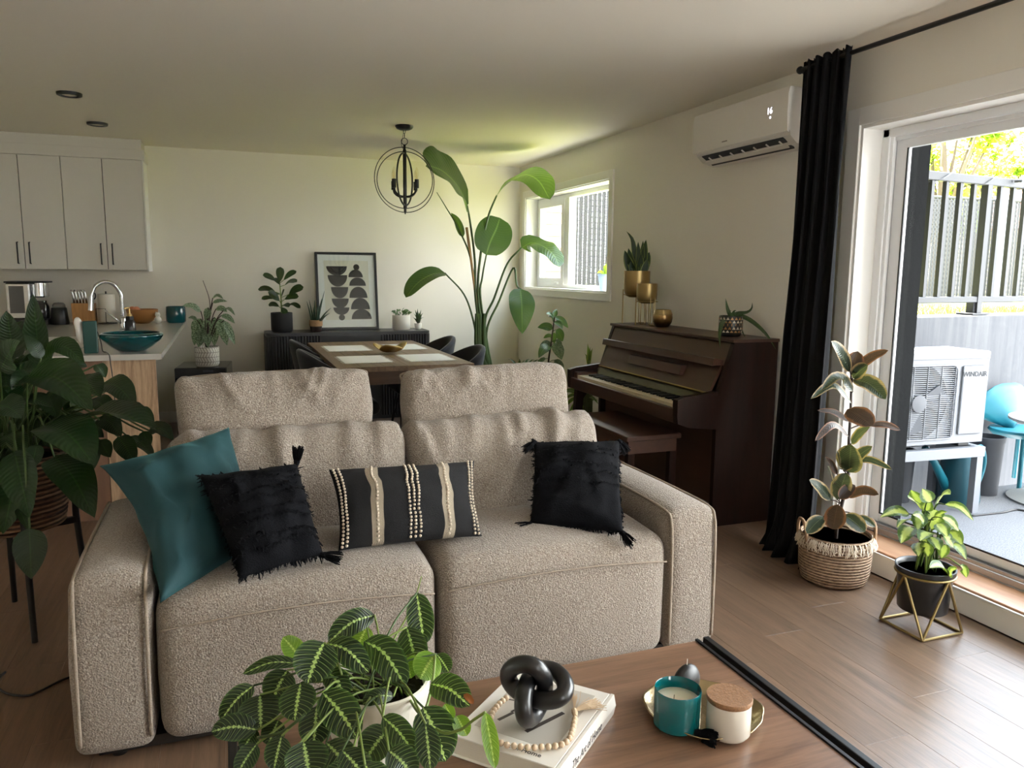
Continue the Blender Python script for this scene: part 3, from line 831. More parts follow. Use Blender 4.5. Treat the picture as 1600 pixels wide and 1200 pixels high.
obj('under_frame', boxb(-1.0, 1.0, .03, .9, .018, .05), m_foot, sofa)

# ------------------------------------------------------------------ cushions on the sofa
def pillow(cn, t, n=26, ear=.05, p=2.4, wob=.006, seed=0, fn=None):
    """a filled cushion hung between its four corners cn = (top left, top right, bottom left, bottom right),
    local to their centre; front towards the camera side; returns bmesh with uv, the surface function, the centre"""
    c0 = sum(cn, V())/4; tl, tr, bl, br = [q-c0 for q in cn]
    nrm = (tr+br-tl-bl).cross(tl+tr-bl-br).normalized()
    if nrm.dot(CAM-c0) < 0: nrm = -nrm
    bm = BM(); uvl = bm.loops.layers.uv.new('UVMap')
    def pos(u, v, s):
        uu = u*(1-ear*(1-v*v)*abs(u)**2); vv = v*(1-ear*(1-u*u)*abs(v)**2)
        if fn: uu, vv = fn(uu, vv, u, v)
        a, b = (uu+1)/2, (vv+1)/2
        q = (bl*(1-a)+br*a)*(1-b)+(tl*(1-a)+tr*a)*b
        k = (1-abs(u)**p)*(1-abs(v)**p)
        e = min(1, k*3)
        nv = noise.noise_vector(V((u*2.3+seed, v*2.3, s*.7+seed*.37)))*wob*3+noise.noise_vector(V((u*6+seed, v*6, s)))*wob
        return q-nrm*s*t/2*max(0, k)**.55+nv*e
    def side(s):
        g = [[None]*(n+1) for _ in range(n+1)]
        for i in range(n+1):
            for j in range(n+1):
                u, v = -math.cos(PI*i/n), -math.cos(PI*j/n)
                u = .55*u+.45*(2*i/n-1); v = .55*v+.45*(2*j/n-1)
                if s > 0 and (i in (0, n) or j in (0, n)): g[i][j] = F[i][j]
                else: g[i][j] = (bm.verts.new(pos(u, v, s)), u, v)
        return g
    F = None
    F = side(-1)
    for s, g in ((-1, F), (1, None)):
        if g is None: g = side(1)
        for i in range(n):
            for j in range(n):
                q = [g[i][j], g[i+1][j], g[i+1][j+1], g[i][j+1]]
                f = bm.faces.new([a[0] for a in (q if s < 0 else q[::-1])])
                for lp, a in zip(f.loops, (q if s < 0 else q[::-1])): lp[uvl].uv = ((a[1]+1)/2, (a[2]+1)/2)
    bmesh.ops.recalc_face_normals(bm, faces=bm.faces)
    return bm, pos, c0, nrm
g = G('teal_velvet')
f = g.noise(g.coord('Object'), 7, 3); f2 = g.noise(g.coord('Object'), 300, 2)
m_velv = g.done(g.bsdf(g.mix(f, srgb(7, 48, 53), srgb(13, 63, 67)), .8, Sheen_Weight=.25, Sheen_Roughness=.4, Sheen_Tint=(.2, .6, .6, 1), Normal=g.bump(f2, .15, .002)))
m_blackf = M('black_cotton', (.0035, .0037, .0052), .95, bump=(240, .7), var=(40, .4), Specular_IOR_Level=.15)
# teal velvet cushion leaning in the left corner, folded a little over the arm
cn = (at(150, 737, 'y', 2.70), at(352, 676, 'y', 2.86), at(243, 952, 'z', .478), at(405, 868, 'y', 2.66))
bm, _, c0, _n = pillow(cn, .17, ear=.06, wob=.008, seed=2, fn=lambda a, b, u, v: (a+.20*(1-v*v)*max(0, -u)**2, b))
o = obj('throw_pillow', bm, m_velv, None, True); o.location = c0+_n*.03
tag(o, 'teal velvet square cushion leaning against the left sofa arm', 'cushion', 'cushions on the sofa')
def fringe_rows(pos, nrm, rows, amp, seed, cols=90):
    rr = random.Random(seed); b = BM()
    for v in rows:
        for k in range(cols):
            u = -1+2*(k+rr.random())/cols
            if abs(u) > .985: continue
            vv = v+rr.gauss(0, .012)
            p = pos(u, vv, -1)+nrm*.002; L = rr.uniform(.5, 1)*amp
            dn = (pos(u, vv-.1, -1)-pos(u, vv, -1)).normalized(); sd = dn.cross(nrm)
            q = p+sd*rr.gauss(0, .4)*L+nrm*abs(rr.gauss(.35, .3))*L+dn*rr.uniform(.3, 1)*L; s = sd*.0026
            b.faces.new([b.verts.new(z) for z in (p-s, p+s, q+s*.6, q-s*.6)])
    return b
def edge_fringe(pos, nrm, amp, seed, n=420):
    rr = random.Random(seed); b = BM()
    for k in range(n):
        e = rr.randrange(4); t = rr.uniform(-1, 1)
        u, v = [(t, 1), (t, -1), (1, t), (-1, t)][e]
        p = pos(u, v, -1); d = (p-pos(u*.9, v*.9, -1)).normalized()
        L = amp*rr.uniform(.3, 1); q = p+(d+V((rr.gauss(0, .5), rr.gauss(0, .5), rr.gauss(0, .5)-.2)))*L
        s = V((.0026, .001, .0026))
        b.faces.new([b.verts.new(z) for z in (p-s, p+s, q+s*.5, q-s*.5)])
    return b
def tassel(b, p, d, L, r, n=46, seed=1):
    rr = random.Random(seed); d = V(d).normalized(); a = d.orthogonal().normalized(); c = d.cross(a)
    for k in range(n):
        an = rr.uniform(0, 6.283); q = rr.random()**.5
        e = a*math.cos(an)+c*math.sin(an)
        tube(b, [p+e*r*.25*q, p+d*L*.35+e*r*.75*q, p+d*L*rr.uniform(.8, 1.05)+e*r*1.1*q], .0018, 3, caps=False)
    tube(b, [p-d*.006, p+d*L*.12, p+d*L*.2], [r*.35, r*.55, r*.5], 8)
def black_cushion(lab, cn, seed, rows, tassels, t=.15, off=.0):
    bm, pos, c0, nrm = pillow(cn, t, ear=.05, wob=.007, seed=seed)
    t = obj('throw_pillow', bm, m_blackf, None, True); t.location = c0+nrm*off
    tag(t, lab, 'cushion', 'cushions on the sofa')
    o = obj('fringe', fringe_rows(pos, nrm, rows, .022, seed), m_blackf, t); o['kind'] = 'stuff'
    o = obj('edge_fringe', edge_fringe(pos, nrm, .014, seed), m_blackf, t); o['kind'] = 'stuff'
    for (u0, v0, d) in tassels:
        b = BM(); tassel(b, pos(u0*.985, v0*.985, -1), d, .060, .020, seed=seed); obj('tassel', b, m_blackf, t)
cn = [at(*q) for q in ((312, 744, 'y', 2.53), (464, 724, 'y', 2.64), (374, 905, 'z', .515), (505, 868, 'z', .525))]
black_cushion('black fringed square cushion between teal cushion and striped lumbar cushion', cn, 5,
    (.74, .62, .36, .2, -.05, -.22, -.5, -.66), ((1, -1, (.9, -.3, -.25)), (1, 1, (.1, .2, .6))))
cn = [at(*q) for q in ((834, 690, 'y', 2.74), (968, 688, 'y', 2.74), (828, 820, 'z', .50), (974, 834, 'z', .50))]
black_cushion('black fringed square cushion with corner tassels by the right sofa arm', cn, 9,
    (.66, .50, .22, .05, -.15), ((1, 1, (.55, -.3, -.8)), (-1, 1, (-.8, -.3, -.5)), (-1, -1, (-1, -.2, -.12)), (1, -1, (.1, -.5, -.3))), .13)
# striped lumbar cushion
g = G('woven_stripe')
s = g.n('SeparateXYZ', {0: g.n('TexCoord').outputs['UV']}); u = s.outputs[0]; v = s.outputs[1]
blk = (.0040, .0040, .0052, 1)
w1 = g.math('SINE', g.math('MULTIPLY', u, 560.0)); w2 = g.math('SINE', g.math('MULTIPLY', v, 330.0))
chk = g.math('GREATER_THAN', g.math('MULTIPLY', w1, w2), 0.0)
def band(c, hw): return g.math('LESS_THAN', g.math('ABSOLUTE', g.math('SUBTRACT', u, c)), hw)
col = g.mix(g.math('ADD', band(.265, .040), band(.755, .040)), blk, g.mix(chk, srgb(70, 62, 52), srgb(206, 192, 170)))
m_strp = g.done(g.bsdf(col, .92, Normal=g.bump(g.noise(g.coord('Object'), 320, 2), .6, .003)))
cn = [at(*q) for q in ((513, 736, 'y', 2.62), (740, 722, 'y', 2.66), (528, 863, 'z', .50), (752, 840, 'z', .50))]
bm, pos, c0, nrm = pillow(cn, .13, ear=.07, wob=.003, seed=14)
lum = obj('lumbar_pillow', bm, m_strp, None, True); lum.location = c0+nrm*.01
tag(lum, 'black oblong lumbar cushion with cream bobble stripes at the middle of the sofa', 'cushion', 'cushions on the sofa')
m_bob = M('cream_yarn', srgb(206, 192, 172), .9, bump=(300, .5))
bm0 = BM(); bmesh.ops.create_icosphere(bm0, subdivisions=1, radius=.0052)
mb = bpy.data.meshes.new('bobble'); bm0.to_mesh(mb); bm0.free()
for p in mb.polygons: p.use_smooth = True
mb.materials.append(m_bob)
for uu in (-.955, -.895, -.47, -.035, .03, .095, .51, .895, .955):
    for k in range(24):
        vv = -.95+1.9*k/23
        p = pos(uu, vv, -1)
        o = obj('bobble', mb, None, lum); o.location = p+nrm*.0025; o.scale = (1, .8, 1.05)

# ================================================================== coffee table and what stands on it
TZ = .42
m_walnut = wood('walnut_top', srgb(88, 63, 48), srgb(150, 115, 91), .34, 'x', 1.1, coat=.15)
ct = thing('coffee_table', 'low walnut coffee table with black metal side rails in front of sofa', 'table', (.585, 1.34, 0))
obj('tabletop', boxb(-.565, .572, -.335, .335, TZ-.035, TZ, .0025), m_walnut, ct)
for sx in (-1, 1):
    bm = BM()
    seg(bm, min(sx*.572, sx*.580), max(sx*.572, sx*.580), -.337, .337, TZ-.04, TZ+.004)
    obj('edge_trim', bm, m_black, ct)
    bm = BM()
    box(bm, (sx*.607, 0, TZ-.010), (.018, .68, .028), bev=.002)
    for y in (-.331, .331): box(bm, (sx*.607, y, (TZ-.024)/2), (.018, .018, TZ-.024), bev=.002)
    box(bm, (sx*.607, 0, .009), (.018, .68, .018), bev=.002)
    for y in (-.26, .26): box(bm, (sx*.592, y, TZ-.018), (.03, .018, .012))
    obj('side_frame', bm, m_black, ct)
obj('lower_shelf', boxb(-.565, .572, -.32, .32, .10, .125, .002), m_walnut, ct)
# book
bkc = (V((.413, 1.41, 0))+V((.766, 1.431, 0)))/2
m_cover = M('white_book_cover', srgb(226, 222, 214), .4)
m_paper = M('paper_block', srgb(214, 206, 192), .8, bump=(8, .3, (1, 1, 160)))
e1 = at(716, 1150, 'z', .46); e2 = at(812, 1055, 'z', .46); e3 = at(950, 1093, 'z', .46)
d1 = (e2-e1); ln1 = d1.length; d2 = (e3-e2); ln2 = d2.length
ba = math.atan2(d2.y, d2.x)
bk = thing('book', 'thick white hardcover design book lying on the coffee table', 'book', ((e1.x+e3.x)/2, (e1.y+e3.y)/2, TZ+.0008), ba)
BWd, BLn, BT = .245, .300, .047
obj('page_block', boxb(-BWd/2+.006, BWd/2-.003, -BLn/2+.005, BLn/2-.005, .0035, BT-.0035), m_paper, bk)
obj('cover', boxb(-BWd/2, BWd/2-.012, -BLn/2, BLn/2, BT-.0035, BT, .001, 1), m_cover, bk)
obj('cover', boxb(-BWd/2, BWd/2-.012, -BLn/2, BLn/2, 0, .0035, .001, 1), m_cover, bk)
bm = BM(); prism(bm, [(BWd/2-.012, 0), (BWd/2-.002, 0), (BWd/2+.003, BT*.5), (BWd/2-.002, BT+.0008), (BWd/2-.009, BT+.0008), (BWd/2-.012, BT-.0012)], BLn, 'y', -BLn/2); obj('spine', bm, m_cover, bk)
text('spine_lettering', 'The Art of Home', .025, m_ink, bk, (BWd/2+.0031, -.020, BT*.50), (PI/2, 0, PI/2), .0003, sx=.9, shear=.35, bold=-.0003)
text('cover_lettering', 'The Art of Home', .017, m_ink, bk, (.012, -.128, BT+.0002), (0, 0, 0), .0002)
# cover picture: a pale room with a lounge chair, printed flat
m_pic = M('printed_picture', srgb(190, 184, 174), .45); m_pic2 = M('printed_dark', srgb(62, 54, 50), .45)
obj('cover_picture', boxb(-.095, .085, -.10, .125, BT, BT+.0003), m_pic, bk)
for (x0, y0, x1, y1, w) in ((-.05, -.02, -.02, .06, .006), (.01, -.07, .05, .03, .010), (-.06, -.06, -.045, -.02, .008), (-.08, .02, -.03, .03, .004), (.02, -.05, .0, -.01, .006)):
    b = box(BM(), ((x0+x1)/2, (y0+y1)/2, BT+.0005), (math.hypot(x1-x0, y1-y0), w, .0003), rz=math.atan2(y1-y0, x1-x0)); obj('printed_line', b, m_pic2, bk)
# knot sculpture
m_knot = M('matte_black_ceramic', (.010, .010, .011), .30, bump=(60, .06), coat=.15)
kc = at(836, 1096, 'y', 1.385); kb = TZ+BT+.0008
kn = BM(); pts = []
A = .034
for i in range(120):
    t = 2*PI*i/120
    # trefoil-like loop knot
    x = math.sin(t)+2*math.sin(2*t); y = math.cos(t)-2*math.cos(2*t); z = -1.35*math.sin(3*t)
    pts.append(V((x*.0208, z*.025, y*.0204)))
tube(kn, pts, .0182, 14, closed=True)
xf(kn, (0, 0, 0), (math.radians(-24), math.radians(18), math.radians(-14)))
zm = min(v.co.z for v in kn.verts)
ko = obj('knot_sculpture', kn, m_knot, None, True); ko.location = (kc.x, kc.y, kb-zm+.0008)
tag(ko, 'matte black ceramic knot sculpture resting on the white book', 'sculpture')
# wooden bead garland
gd = thing('bead_garland', 'pale wooden bead garland with jute tassel draped on the white book', 'garland', (kc.x, kc.y, kb))
zc = kb+.0078
gpx = ((797, 1086), (783, 1097), (774, 1107), (768, 1118), (765, 1135), (768, 1150), (785, 1162), (800, 1165), (815, 1167), (830, 1168), (846, 1167), (862, 1166), (878, 1163), (889, 1155), (894, 1143), (897, 1130), (899, 1119))
path = cat([at(x, y, 'z', zc) for x, y in gpx], 30)
bm0 = BM(); bmesh.ops.create_uvsphere(bm0, u_segments=12, v_segments=8, radius=.0066)
mb2 = bpy.data.meshes.new('bead'); bm0.to_mesh(mb2); bm0.free()
for p in mb2.polygons: p.use_smooth = True
m_bead = M('pale_wood_bead', srgb(204, 180, 152), .55, var=(60, .12)); mb2.materials.append(m_bead)
acc = 0; last = path[0]
gp0 = V((kc.x, kc.y, kb))
for p in path:
    acc += (p-last).length; last = p
    if acc >= .0134:
        acc = 0; o = obj('bead', mb2, None, gd); o.location = p-gp0
m_jute = M('jute_thread', srgb(202, 178, 148), .9)
b = BM(); e = path[-1]; rr = random.Random(4)
tube(b, [e, e+V((.003, .010, .002)), e+V((.006, .020, .001))], [.004, .007, .006], 8)
e2_ = e+V((.006, .018, 0)); tip = at(936, 1098, 'z', kb+.004)
for k in range(70):
    d = (tip-e2_); s = V((-d.y, d.x, 0)).normalized()*rr.gauss(0, .016)
    q = e2_+d*rr.uniform(.8, 1.1)+s; q.z = kb+rr.uniform(.001, .006)
    mid = e2_+d*.5+s*.45; mid.z = kb+rr.uniform(.003, .012)
    tube(b, [e2_, mid, q], .0007, 3, caps=False)
for k in range(22):
    q = at(rr.uniform(893, 902), rr.uniform(1083, 1090), 'z', kb+.002); mid = (q+e2_)/2; mid.z = kb+.008
    tube(b, [e2_, mid, q], .0007, 3, caps=False)
bmesh.ops.translate(b, vec=-gp0, verts=b.verts); obj('tassel', b, m_jute, gd)
# tray with candles
m_tray = M('hammered_gold', (.42, .33, .19), .26, 1.0, bump=(34, .6))
trc = at(1097, 1116, 'z', TZ)
b = BM(); n = 48; prof = [(0, .003), (.7, .003), (.92, .006), (1.0, .017), (1.015, .0185), (1.0, .0195), (.97, .018), (.88, .0085), (.6, .0062), (0, .006)]
rings = []
for r, z in prof:
    if r == 0: rings.append([b.verts.new((0, 0, z))]); continue
    row = []
    for k in range(n):
        a = 2*PI*k/n; wv = 1+.02*math.sin(3*a+.5)+.014*math.sin(7*a)+.008*math.sin(13*a)
        row.append(b.verts.new((math.cos(a)*r*.131*wv, math.sin(a)*r*.120*wv, z+(.0015*math.sin(9*a) if r > .9 else 0))))
    rings.append(row)
for A_, B_ in zip(rings, rings[1:]):
    for k in range(n):
        q = (k+1) % n
        if len(A_) == 1: b.faces.new((A_[0], B_[q], B_[k]))
        elif len(B_) == 1: b.faces.new((A_[k], A_[q], B_[0]))
        else: b.faces.new((A_[k], A_[q], B_[q], B_[k]))
bmesh.ops.recalc_face_normals(b, faces=b.faces)
tray = obj('tray', b, m_tray, None, True); tray.location = trc+V((0, 0, .0005)); tray.rotation_euler.z = math.radians(-28)
tag(tray, 'hammered gold round tray with wavy rim on the coffee table', 'tray')
tz = TZ+.0075
g = G('teal_glass'); m_tglass = g.done(g.bsdf(srgb(6, 122, 128), .10, Transmission_Weight=.45, IOR=1.45, Coat_Weight=.3))
m_wax = M('cream_wax', srgb(226, 218, 196), .5, Subsurface_Weight=.2)
m_wick = M('wick', srgb(230, 226, 216), .9)
p0 = at(1057, 1133, 'z', tz)
c1 = thing('candle_jar', 'teal glass candle jar with cream wax on the gold tray', 'candle', (p0.x, p0.y, tz))
obj('jar', lathe(BM(), [(0, 0), (.044, 0), (.0500, .006), (.0500, .086), (.0492, .0875), (.0480, .086), (.0480, .008), (0, .008)], 40), m_tglass, c1, True, 40)
obj('wax', lathe(BM(), [(0, .0085), (.0476, .0085), (.0476, .062), (.046, .063), (.02, .0625), (0, .062)], 36), m_wax, c1, True, 40)
obj('wick', rod(BM(), (-.008, .002, .061), (-.006, .004, .070), .0012, 6), M('burnt_wick', srgb(150, 146, 120), .9), c1)
p0 = at(1137, 1145, 'z', tz)
g = G('milky_glass'); m_milk = g.done(g.bsdf(srgb(222, 214, 200), .22, Transmission_Weight=.15, Coat_Weight=.3))
c2 = thing('candle_jar', 'milky white candle jar with a wooden lid on the gold tray', 'candle', (p0.x, p0.y, tz))
obj('jar', lathe(BM(), [(0, 0), (.040, 0), (.0462, .008), (.0462, .074), (.045, .076), (.043, .074), (.043, .008), (0, .008)], 40), m_milk, c2, True, 40)
m_cork = M('wood_lid', srgb(142, 104, 72), .6, bump=(90, .5), var=(260, .55))
obj('lid', lathe(BM(), [(0, .076), (.047, .076), (.0482, .078), (.0482, .086), (.0474, .0875), (0, .0875)], 40), m_cork, c2, True, 40)
p0 = at(1072, 1100, 'z', tz)
b = BM(); bmesh.ops.create_uvsphere(b, u_segments=28, v_segments=18, radius=.043); xf(b, (0, 0, .046), (PI/2, 0, .35), (1, 1, .5))
bc = thing('disc_candle', 'black rounded candle with white wick behind the teal candle jar', 'candle', (p0.x+.006, p0.y+.012, tz))
obj('wax', b, M('black_wax', (.006, .006, .007), .4), bc, True)
obj('wick', rod(BM(), (0, 0, .088), (.001, .001, .102), .001, 6), m_wick, bc)
obj('base', lathe(BM(), [(0, 0), (.016, 0), (.012, .006), (0, .006)], 16), M('black_wax_base', (.012, .012, .013), .3), bc)
b = BM(); q = at(1090, 1146, 'z', tz+.008); d = at(1120, 1156, 'z', tz+.003)-q
rr = random.Random(8)
tassel(b, V((0, 0, 0)), d, d.length*1.0, .020, 150, 3)
o = obj('black_tassel', b, m_blackf); o.location = q; tag(o, 'small black thread tassel lying on the front of the gold tray', 'tassel')

# ================================================================== curtain and rod
m_curt = M('black_curtain', (.0030, .0031, .0045), .85, bump=(160, .25), Specular_IOR_Level=.25)
rd = thing('curtain_rod', 'thin black curtain rod mounted above the patio door', 'curtain rod')
ra, rb = V((2.755, 3.315, 2.415)), V((2.755, -.9, 2.405))
obj('rod', rod(BM(), ra, rb, .011, 12), m_black, rd, True)
b = BM(); bmesh.ops.create_uvsphere(b, u_segments=14, v_segments=10, radius=.019); xf(b, ra); obj('finial', b, m_black, rd, True)
for y in (3.30, 1.4): obj('bracket', tube(BM(), [(RX, y, 2.39), (2.78, y, 2.395), (2.755, y, 2.405)], .008, 8), m_black, rd)
cu = BM(); nu, nv = 90, 46
rows = []
for j in range(nv+1):
    t = j/nv                                   # 0 top .. 1 floor
    row = []
    for i in range(nu+1):
        s = i/nu
        y = (3.385-.335*s) if t < .02 else (3.385-.335*s)
        ya, yb = 3.292-.01*t*t-.14*max(0, t-.55), 2.975-.075*t**1.5
        y = ya+(yb-ya)*s
        ph = s*2*PI*5.0
        amp = .014+.018*t
        xo = math.sin(ph+1.2*math.sin(2.0*t+s*3))*amp+.35*amp*math.sin(ph*2.3+t*2)
        x = 2.755-.02*t-.075*t**2.2+xo-.03*math.sin(PI*s)*t
        z = 2.445-(2.445-.004)*t
        if t > .9:
            k = (t-.9)/.1; x -= .10*k*k*(.5+.5*math.sin(ph*.8+1.0)); y -= .05*k*k*s
        if t < .03: x = 2.755+xo*.9; z = 2.447-.6*t+.006*math.sin(ph*2)
        y += .010*math.sin(ph*1.0+t*4)*(1-.3*t)
        row.append(cu.verts.new((x, y, z)))
    rows.append(row)
for j in range(nv):
    for i in range(nu): cu.faces.new((rows[j][i], rows[j][i+1], rows[j+1][i+1], rows[j+1][i]))
cto = obj('curtain', cu, m_curt, None, True); cto.modifiers.new('s', 'SOLIDIFY').thickness = .003
tag(cto, 'floor length black curtain gathered at the left of the patio door', 'curtain')

# ================================================================== indoor air conditioner
m_acp = M('glossy_white_plastic', srgb(226, 222, 213), .16)
m_acs = M('white_plastic_body', srgb(220, 216, 208), .4)
acu = thing('air_conditioner', 'white wall mounted air conditioner high on the right wall', 'air conditioner', (RX, 3.765, 2.0))
A0 = .425
prof = [(-.001, .06), (-.06, .052), (-.135, .070), (-.178, .108), (-.186, .14), (-.193, .335), (-.183, .345), (-.001, .345)]
b = BM(); prism(b, prof, 2*A0-.012, 'y', -A0+.006); obj('body', b, m_acs, acu)
b = BM(); prism(b, [(-.190, .118), (-.203, .125), (-.208, .22), (-.207, .31), (-.199, .343), (-.186, .343)], 2*A0, 'y', -A0); obj('front_panel', b, m_acp, acu, True, 25)
b = BM(); prism(b, [(-.100, .052), (-.176, .098), (-.179, .104), (-.104, .060)], 2*A0-.12, 'y', -A0+.06); obj('air_outlet', b, m_dark, acu)
fl_ = BM(); prism(fl_, [(-.128, .058), (-.152, .073), (-.154, .069), (-.130, .054)], 2*A0-.13, 'y', -A0+.065); obj('louvre', fl_, m_acs, acu)
for i in range(7):
    b = BM(); box(b, (-.143, -.32+i*.105, .079), (.05, .008, .012), rot=Matrix.Rotation(.53, 3, 'Y')); obj('vane', b, m_acs, acu)
g = G('lit_display'); m_disp = g.done(g.n('Emission', {'Color': (.9, .86, 1, 1), 'Strength': .9}).outputs[0])
text('display_digits', '16', .046, m_disp, acu, (-.2085, -.285, .245), (PI/2, 0, -PI/2), .0002)
bb = BM(); lathe(bb, [(0, 0), (.006, 0), (.006, .0006), (0, .0006)], 12); xf(bb, (-.2085, -.292, .212), (0, -PI/2, 0)); obj('indicator', bb, m_disp, acu)
bb = BM(); box(bb, (-.2085, .10, .150), (.0008, .05, .007)); obj('maker_badge', bb, M('grey_print', srgb(128, 122, 112), .4), acu)
bb = BM(); tube(bb, cat([(-.01, .44, .30), (-.01, .47, .2), (-.01, .44, .1), (-.01, .43, .07)], 5), .005, 6); obj('drain_hose', bb, m_acs, acu, True)

# ================================================================== piano
m_pian = wood('piano_mahogany', srgb(62, 39, 29), srgb(80, 52, 39), .40, 'y', .8, bk=.0)
m_pianv = wood('piano_side_wood', srgb(26, 13, 9), srgb(44, 24, 17), .42, 'z', .8, bk=.0, spec=.2)
PY0, PY1 = 3.525, 4.955
PC = (PY0+PY1)/2; PLn = PY1-PY0
pn = thing('upright_piano', 'dark mahogany upright piano standing against the right wall', 'piano', (RX-.02, PC, 0))
def pbox(name, x0, x1, y0, y1, z0, z1, mat=m_pian, bev=.003, par=None):
    o = boxb(x0-(RX-.02), x1-(RX-.02), y0-PC, y1-PC, z0, z1, bev, 1); return obj(name, o, mat, par or pn)
def pq(x): return x-(RX-.02)
side = [(pq(2.89), .0), (pq(2.89), 1.03), (pq(2.60), 1.03), (pq(2.505), .745), (pq(2.505), 0)]
for y in (PY0, PY1-.032):
    b = BM(); prism(b, side, .032, 'y', y-PC); obj('side_panel', b, m_pianv, pn)
pbox('lid', 2.585, 2.895, PY0-.008, PY1+.008, 1.03, 1.048)
pbox('back_panel', 2.86, 2.89, PY0+.03, PY1-.03, .02, 1.03, bev=0)
def slab(name, p0, p1, th, y0, y1, mat=m_pian, par=None):
    """a board whose face runs from (x,z) p0 up to p1"""
    d = V((p1[0]-p0[0], p1[1]-p0[1])); nrm = V((d.y, -d.x)).normalized()*th
    b = BM(); prism(b, [(pq(p0[0]), p0[1]), (pq(p1[0]), p1[1]), (pq(p1[0])+nrm.x, p1[1]+nrm.y), (pq(p0[0])+nrm.x, p0[1]+nrm.y)], y1-y0, 'y', y0-PC)
    return obj(name, b, mat, par or pn)
slab('upper_panel', (2.560, .908), (2.607, 1.028), .015, PY0+.034, PY1-.034)
slab('fallboard', (2.475, .748), (2.555, .905), .016, PY0+.05, PY1-.05)
b = BM(); prism(b, [(pq(2.498), .902), (pq(2.505), .942), (pq(2.515), .944), (pq(2.585), .925), (pq(2.57), .905)], PLn-.10, 'y', PY0+.05-PC); obj('music_ledge', b, m_pian, pn)
b = BM(); prism(b, [(pq(2.484), .815), (pq(2.498), .868), (pq(2.545), .872), (pq(2.520), .812)], .62, 'y', -.36); obj('music_rest', b, m_pian, pn)
obj('hinge', tube(BM(), [(pq(2.474), PY0+.06-PC, .752), (pq(2.474), PY1-.06-PC, .752)], .006, 6), m_goldd, pn)
slab('key_slip_board', (2.430, .705), (2.478, .745), .012, PY0+.05, PY1-.05, M('dark_lacquer', srgb(46, 35, 30), .42))
for y in (PY0, PY1-.045):
    b = BM(); prism(b, [(pq(2.505), .555), (pq(2.33), .575), (pq(2.262), .60), (pq(2.255), .640), (pq(2.255), .728), (pq(2.30), .742), (pq(2.505), .765)], .045, 'y', y-PC); obj('key_arm', b, m_pianv, pn)
pbox('key_bed', 2.268, 2.52, PY0+.045, PY1-.045, .605, .665)
pbox('key_slip', 2.258, 2.285, PY0+.045, PY1-.045, .600, .676)
for y in (PY0+.045, PY1-.10): pbox('key_block', 2.285, 2.45, y, y+.055, .665, .715)
m_key = M('ivory_key', srgb(214, 200, 168), .3); m_keyb = M('ebony_key', (.010, .010, .011), .3)
ky0, ky1 = PY0+.10, PY1-.10; kw = (ky1-ky0)/52
wk = boxb(-.075, .075, -kw/2+.0005, kw/2-.0005, -.022, 0, .0008, 1); mk = None
for i in range(52):
    o = obj('white_key', wk if mk is None else mk, m_key, pn); mk = o.data; o.location = (pq(2.362), ky1-kw*(i+.5)-PC, .695)
bk_ = None
for i in range(51):
    if (i % 7) in (0, 2, 3, 5, 6) and i:
        o = obj('black_key', boxb(-.048, .048, -.0055, .0055, 0, .012, .002, 1) if bk_ is None else bk_, m_keyb, pn); bk_ = o.data
        o.location = (pq(2.388), ky1-kw*(i+1)-PC, .695)
pbox('knee_panel', 2.545, 2.56, PY0+.03, PY1-.03, .11, .61)
pbox('bottom_rail', 2.52, 2.56, PY0+.03, PY1-.03, .03, .11)
for y in (PY0+.005, PY1-.05):
    b = BM(); prism(b, [(pq(2.30), 0), (pq(2.36), 0), (pq(2.35), .30), (pq(2.36), .52), (pq(2.40), .575), (pq(2.31), .60), (pq(2.29), .30)], .045, 'y', y-PC)
    if y > 4: obj('front_leg', b, m_pianv, pn)
    else: b.free()
for i in range(2):
    b = BM(); tube(b, cat([(pq(2.56), -.06+i*.12, .06), (pq(2.50), -.06+i*.12, .055), (pq(2.45), -.06+i*.12, .045)], 4), .008, 8); obj('pedal', b, m_gold, pn, True)
# bench
bn = thing('piano_bench', 'dark wooden piano bench in front of the upright piano', 'bench', (2.245, 4.115, 0))
obj('seat_lid', boxb(-.175, .175, -.385, .385, .470, .500, .006), m_pian, bn)
bm = BM(); seg(bm, -.155, .155, -.365, .365, .395, .470); obj('apron', bm, m_pian, bn)
for sx in (-1, 1):
    for sy in (-1, 1):
        b = BM(); box(b, (sx*.135, sy*.345, .1975), (.042, .042, .395), bev=.003); obj('leg', b, m_pianv, bn)

# ------------------------------------------------------------------ things standing on the piano
LZ = 1.0485
m_goldpot = M('satin_gold_pot', (.34, .235, .095), .38, .85, var=(6, .10))
def planter_stand(name, label, loc, r, h, leg, pot_z, group=None):
    t = thing(name, label, 'planter', loc, 0, group)
    obj('pot', lathe(BM(), [(0, pot_z), (r*.55, pot_z), (r*.82, pot_z+.012), (r*.96, pot_z+h*.25), (r, pot_z+h*.5), (r, pot_z+h), (r*.95, pot_z+h), (r*.93, pot_z+h-.02), (0, pot_z+h-.02)], 36), m_goldpot, t, True, 45)
    b = BM(); tube(b, [(math.cos(2*PI*k/30)*(r+.004), math.sin(2*PI*k/30)*(r+.004), pot_z+h*.10) for k in range(30)], .0028, 6, closed=True); obj('ring', b, m_goldd, t, True)
    for k in range(3):
        a = .6+k*2*PI/3; q = []
        for da in (-.24, .24): q.append((math.cos(a+da)*(r+.004), math.sin(a+da)*(r+.004)))
        pts = [(q[0][0], q[0][1], pot_z+h*.3), (q[0][0], q[0][1], .012), (q[0][0], q[0][1], .003), (q[1][0], q[1][1], .003), (q[1][0], q[1][1], .012), (q[1][0], q[1][1], pot_z+h*.3)]
        obj('leg', tube(BM(), pts, .0028, 6), m_goldd, t)
    return t
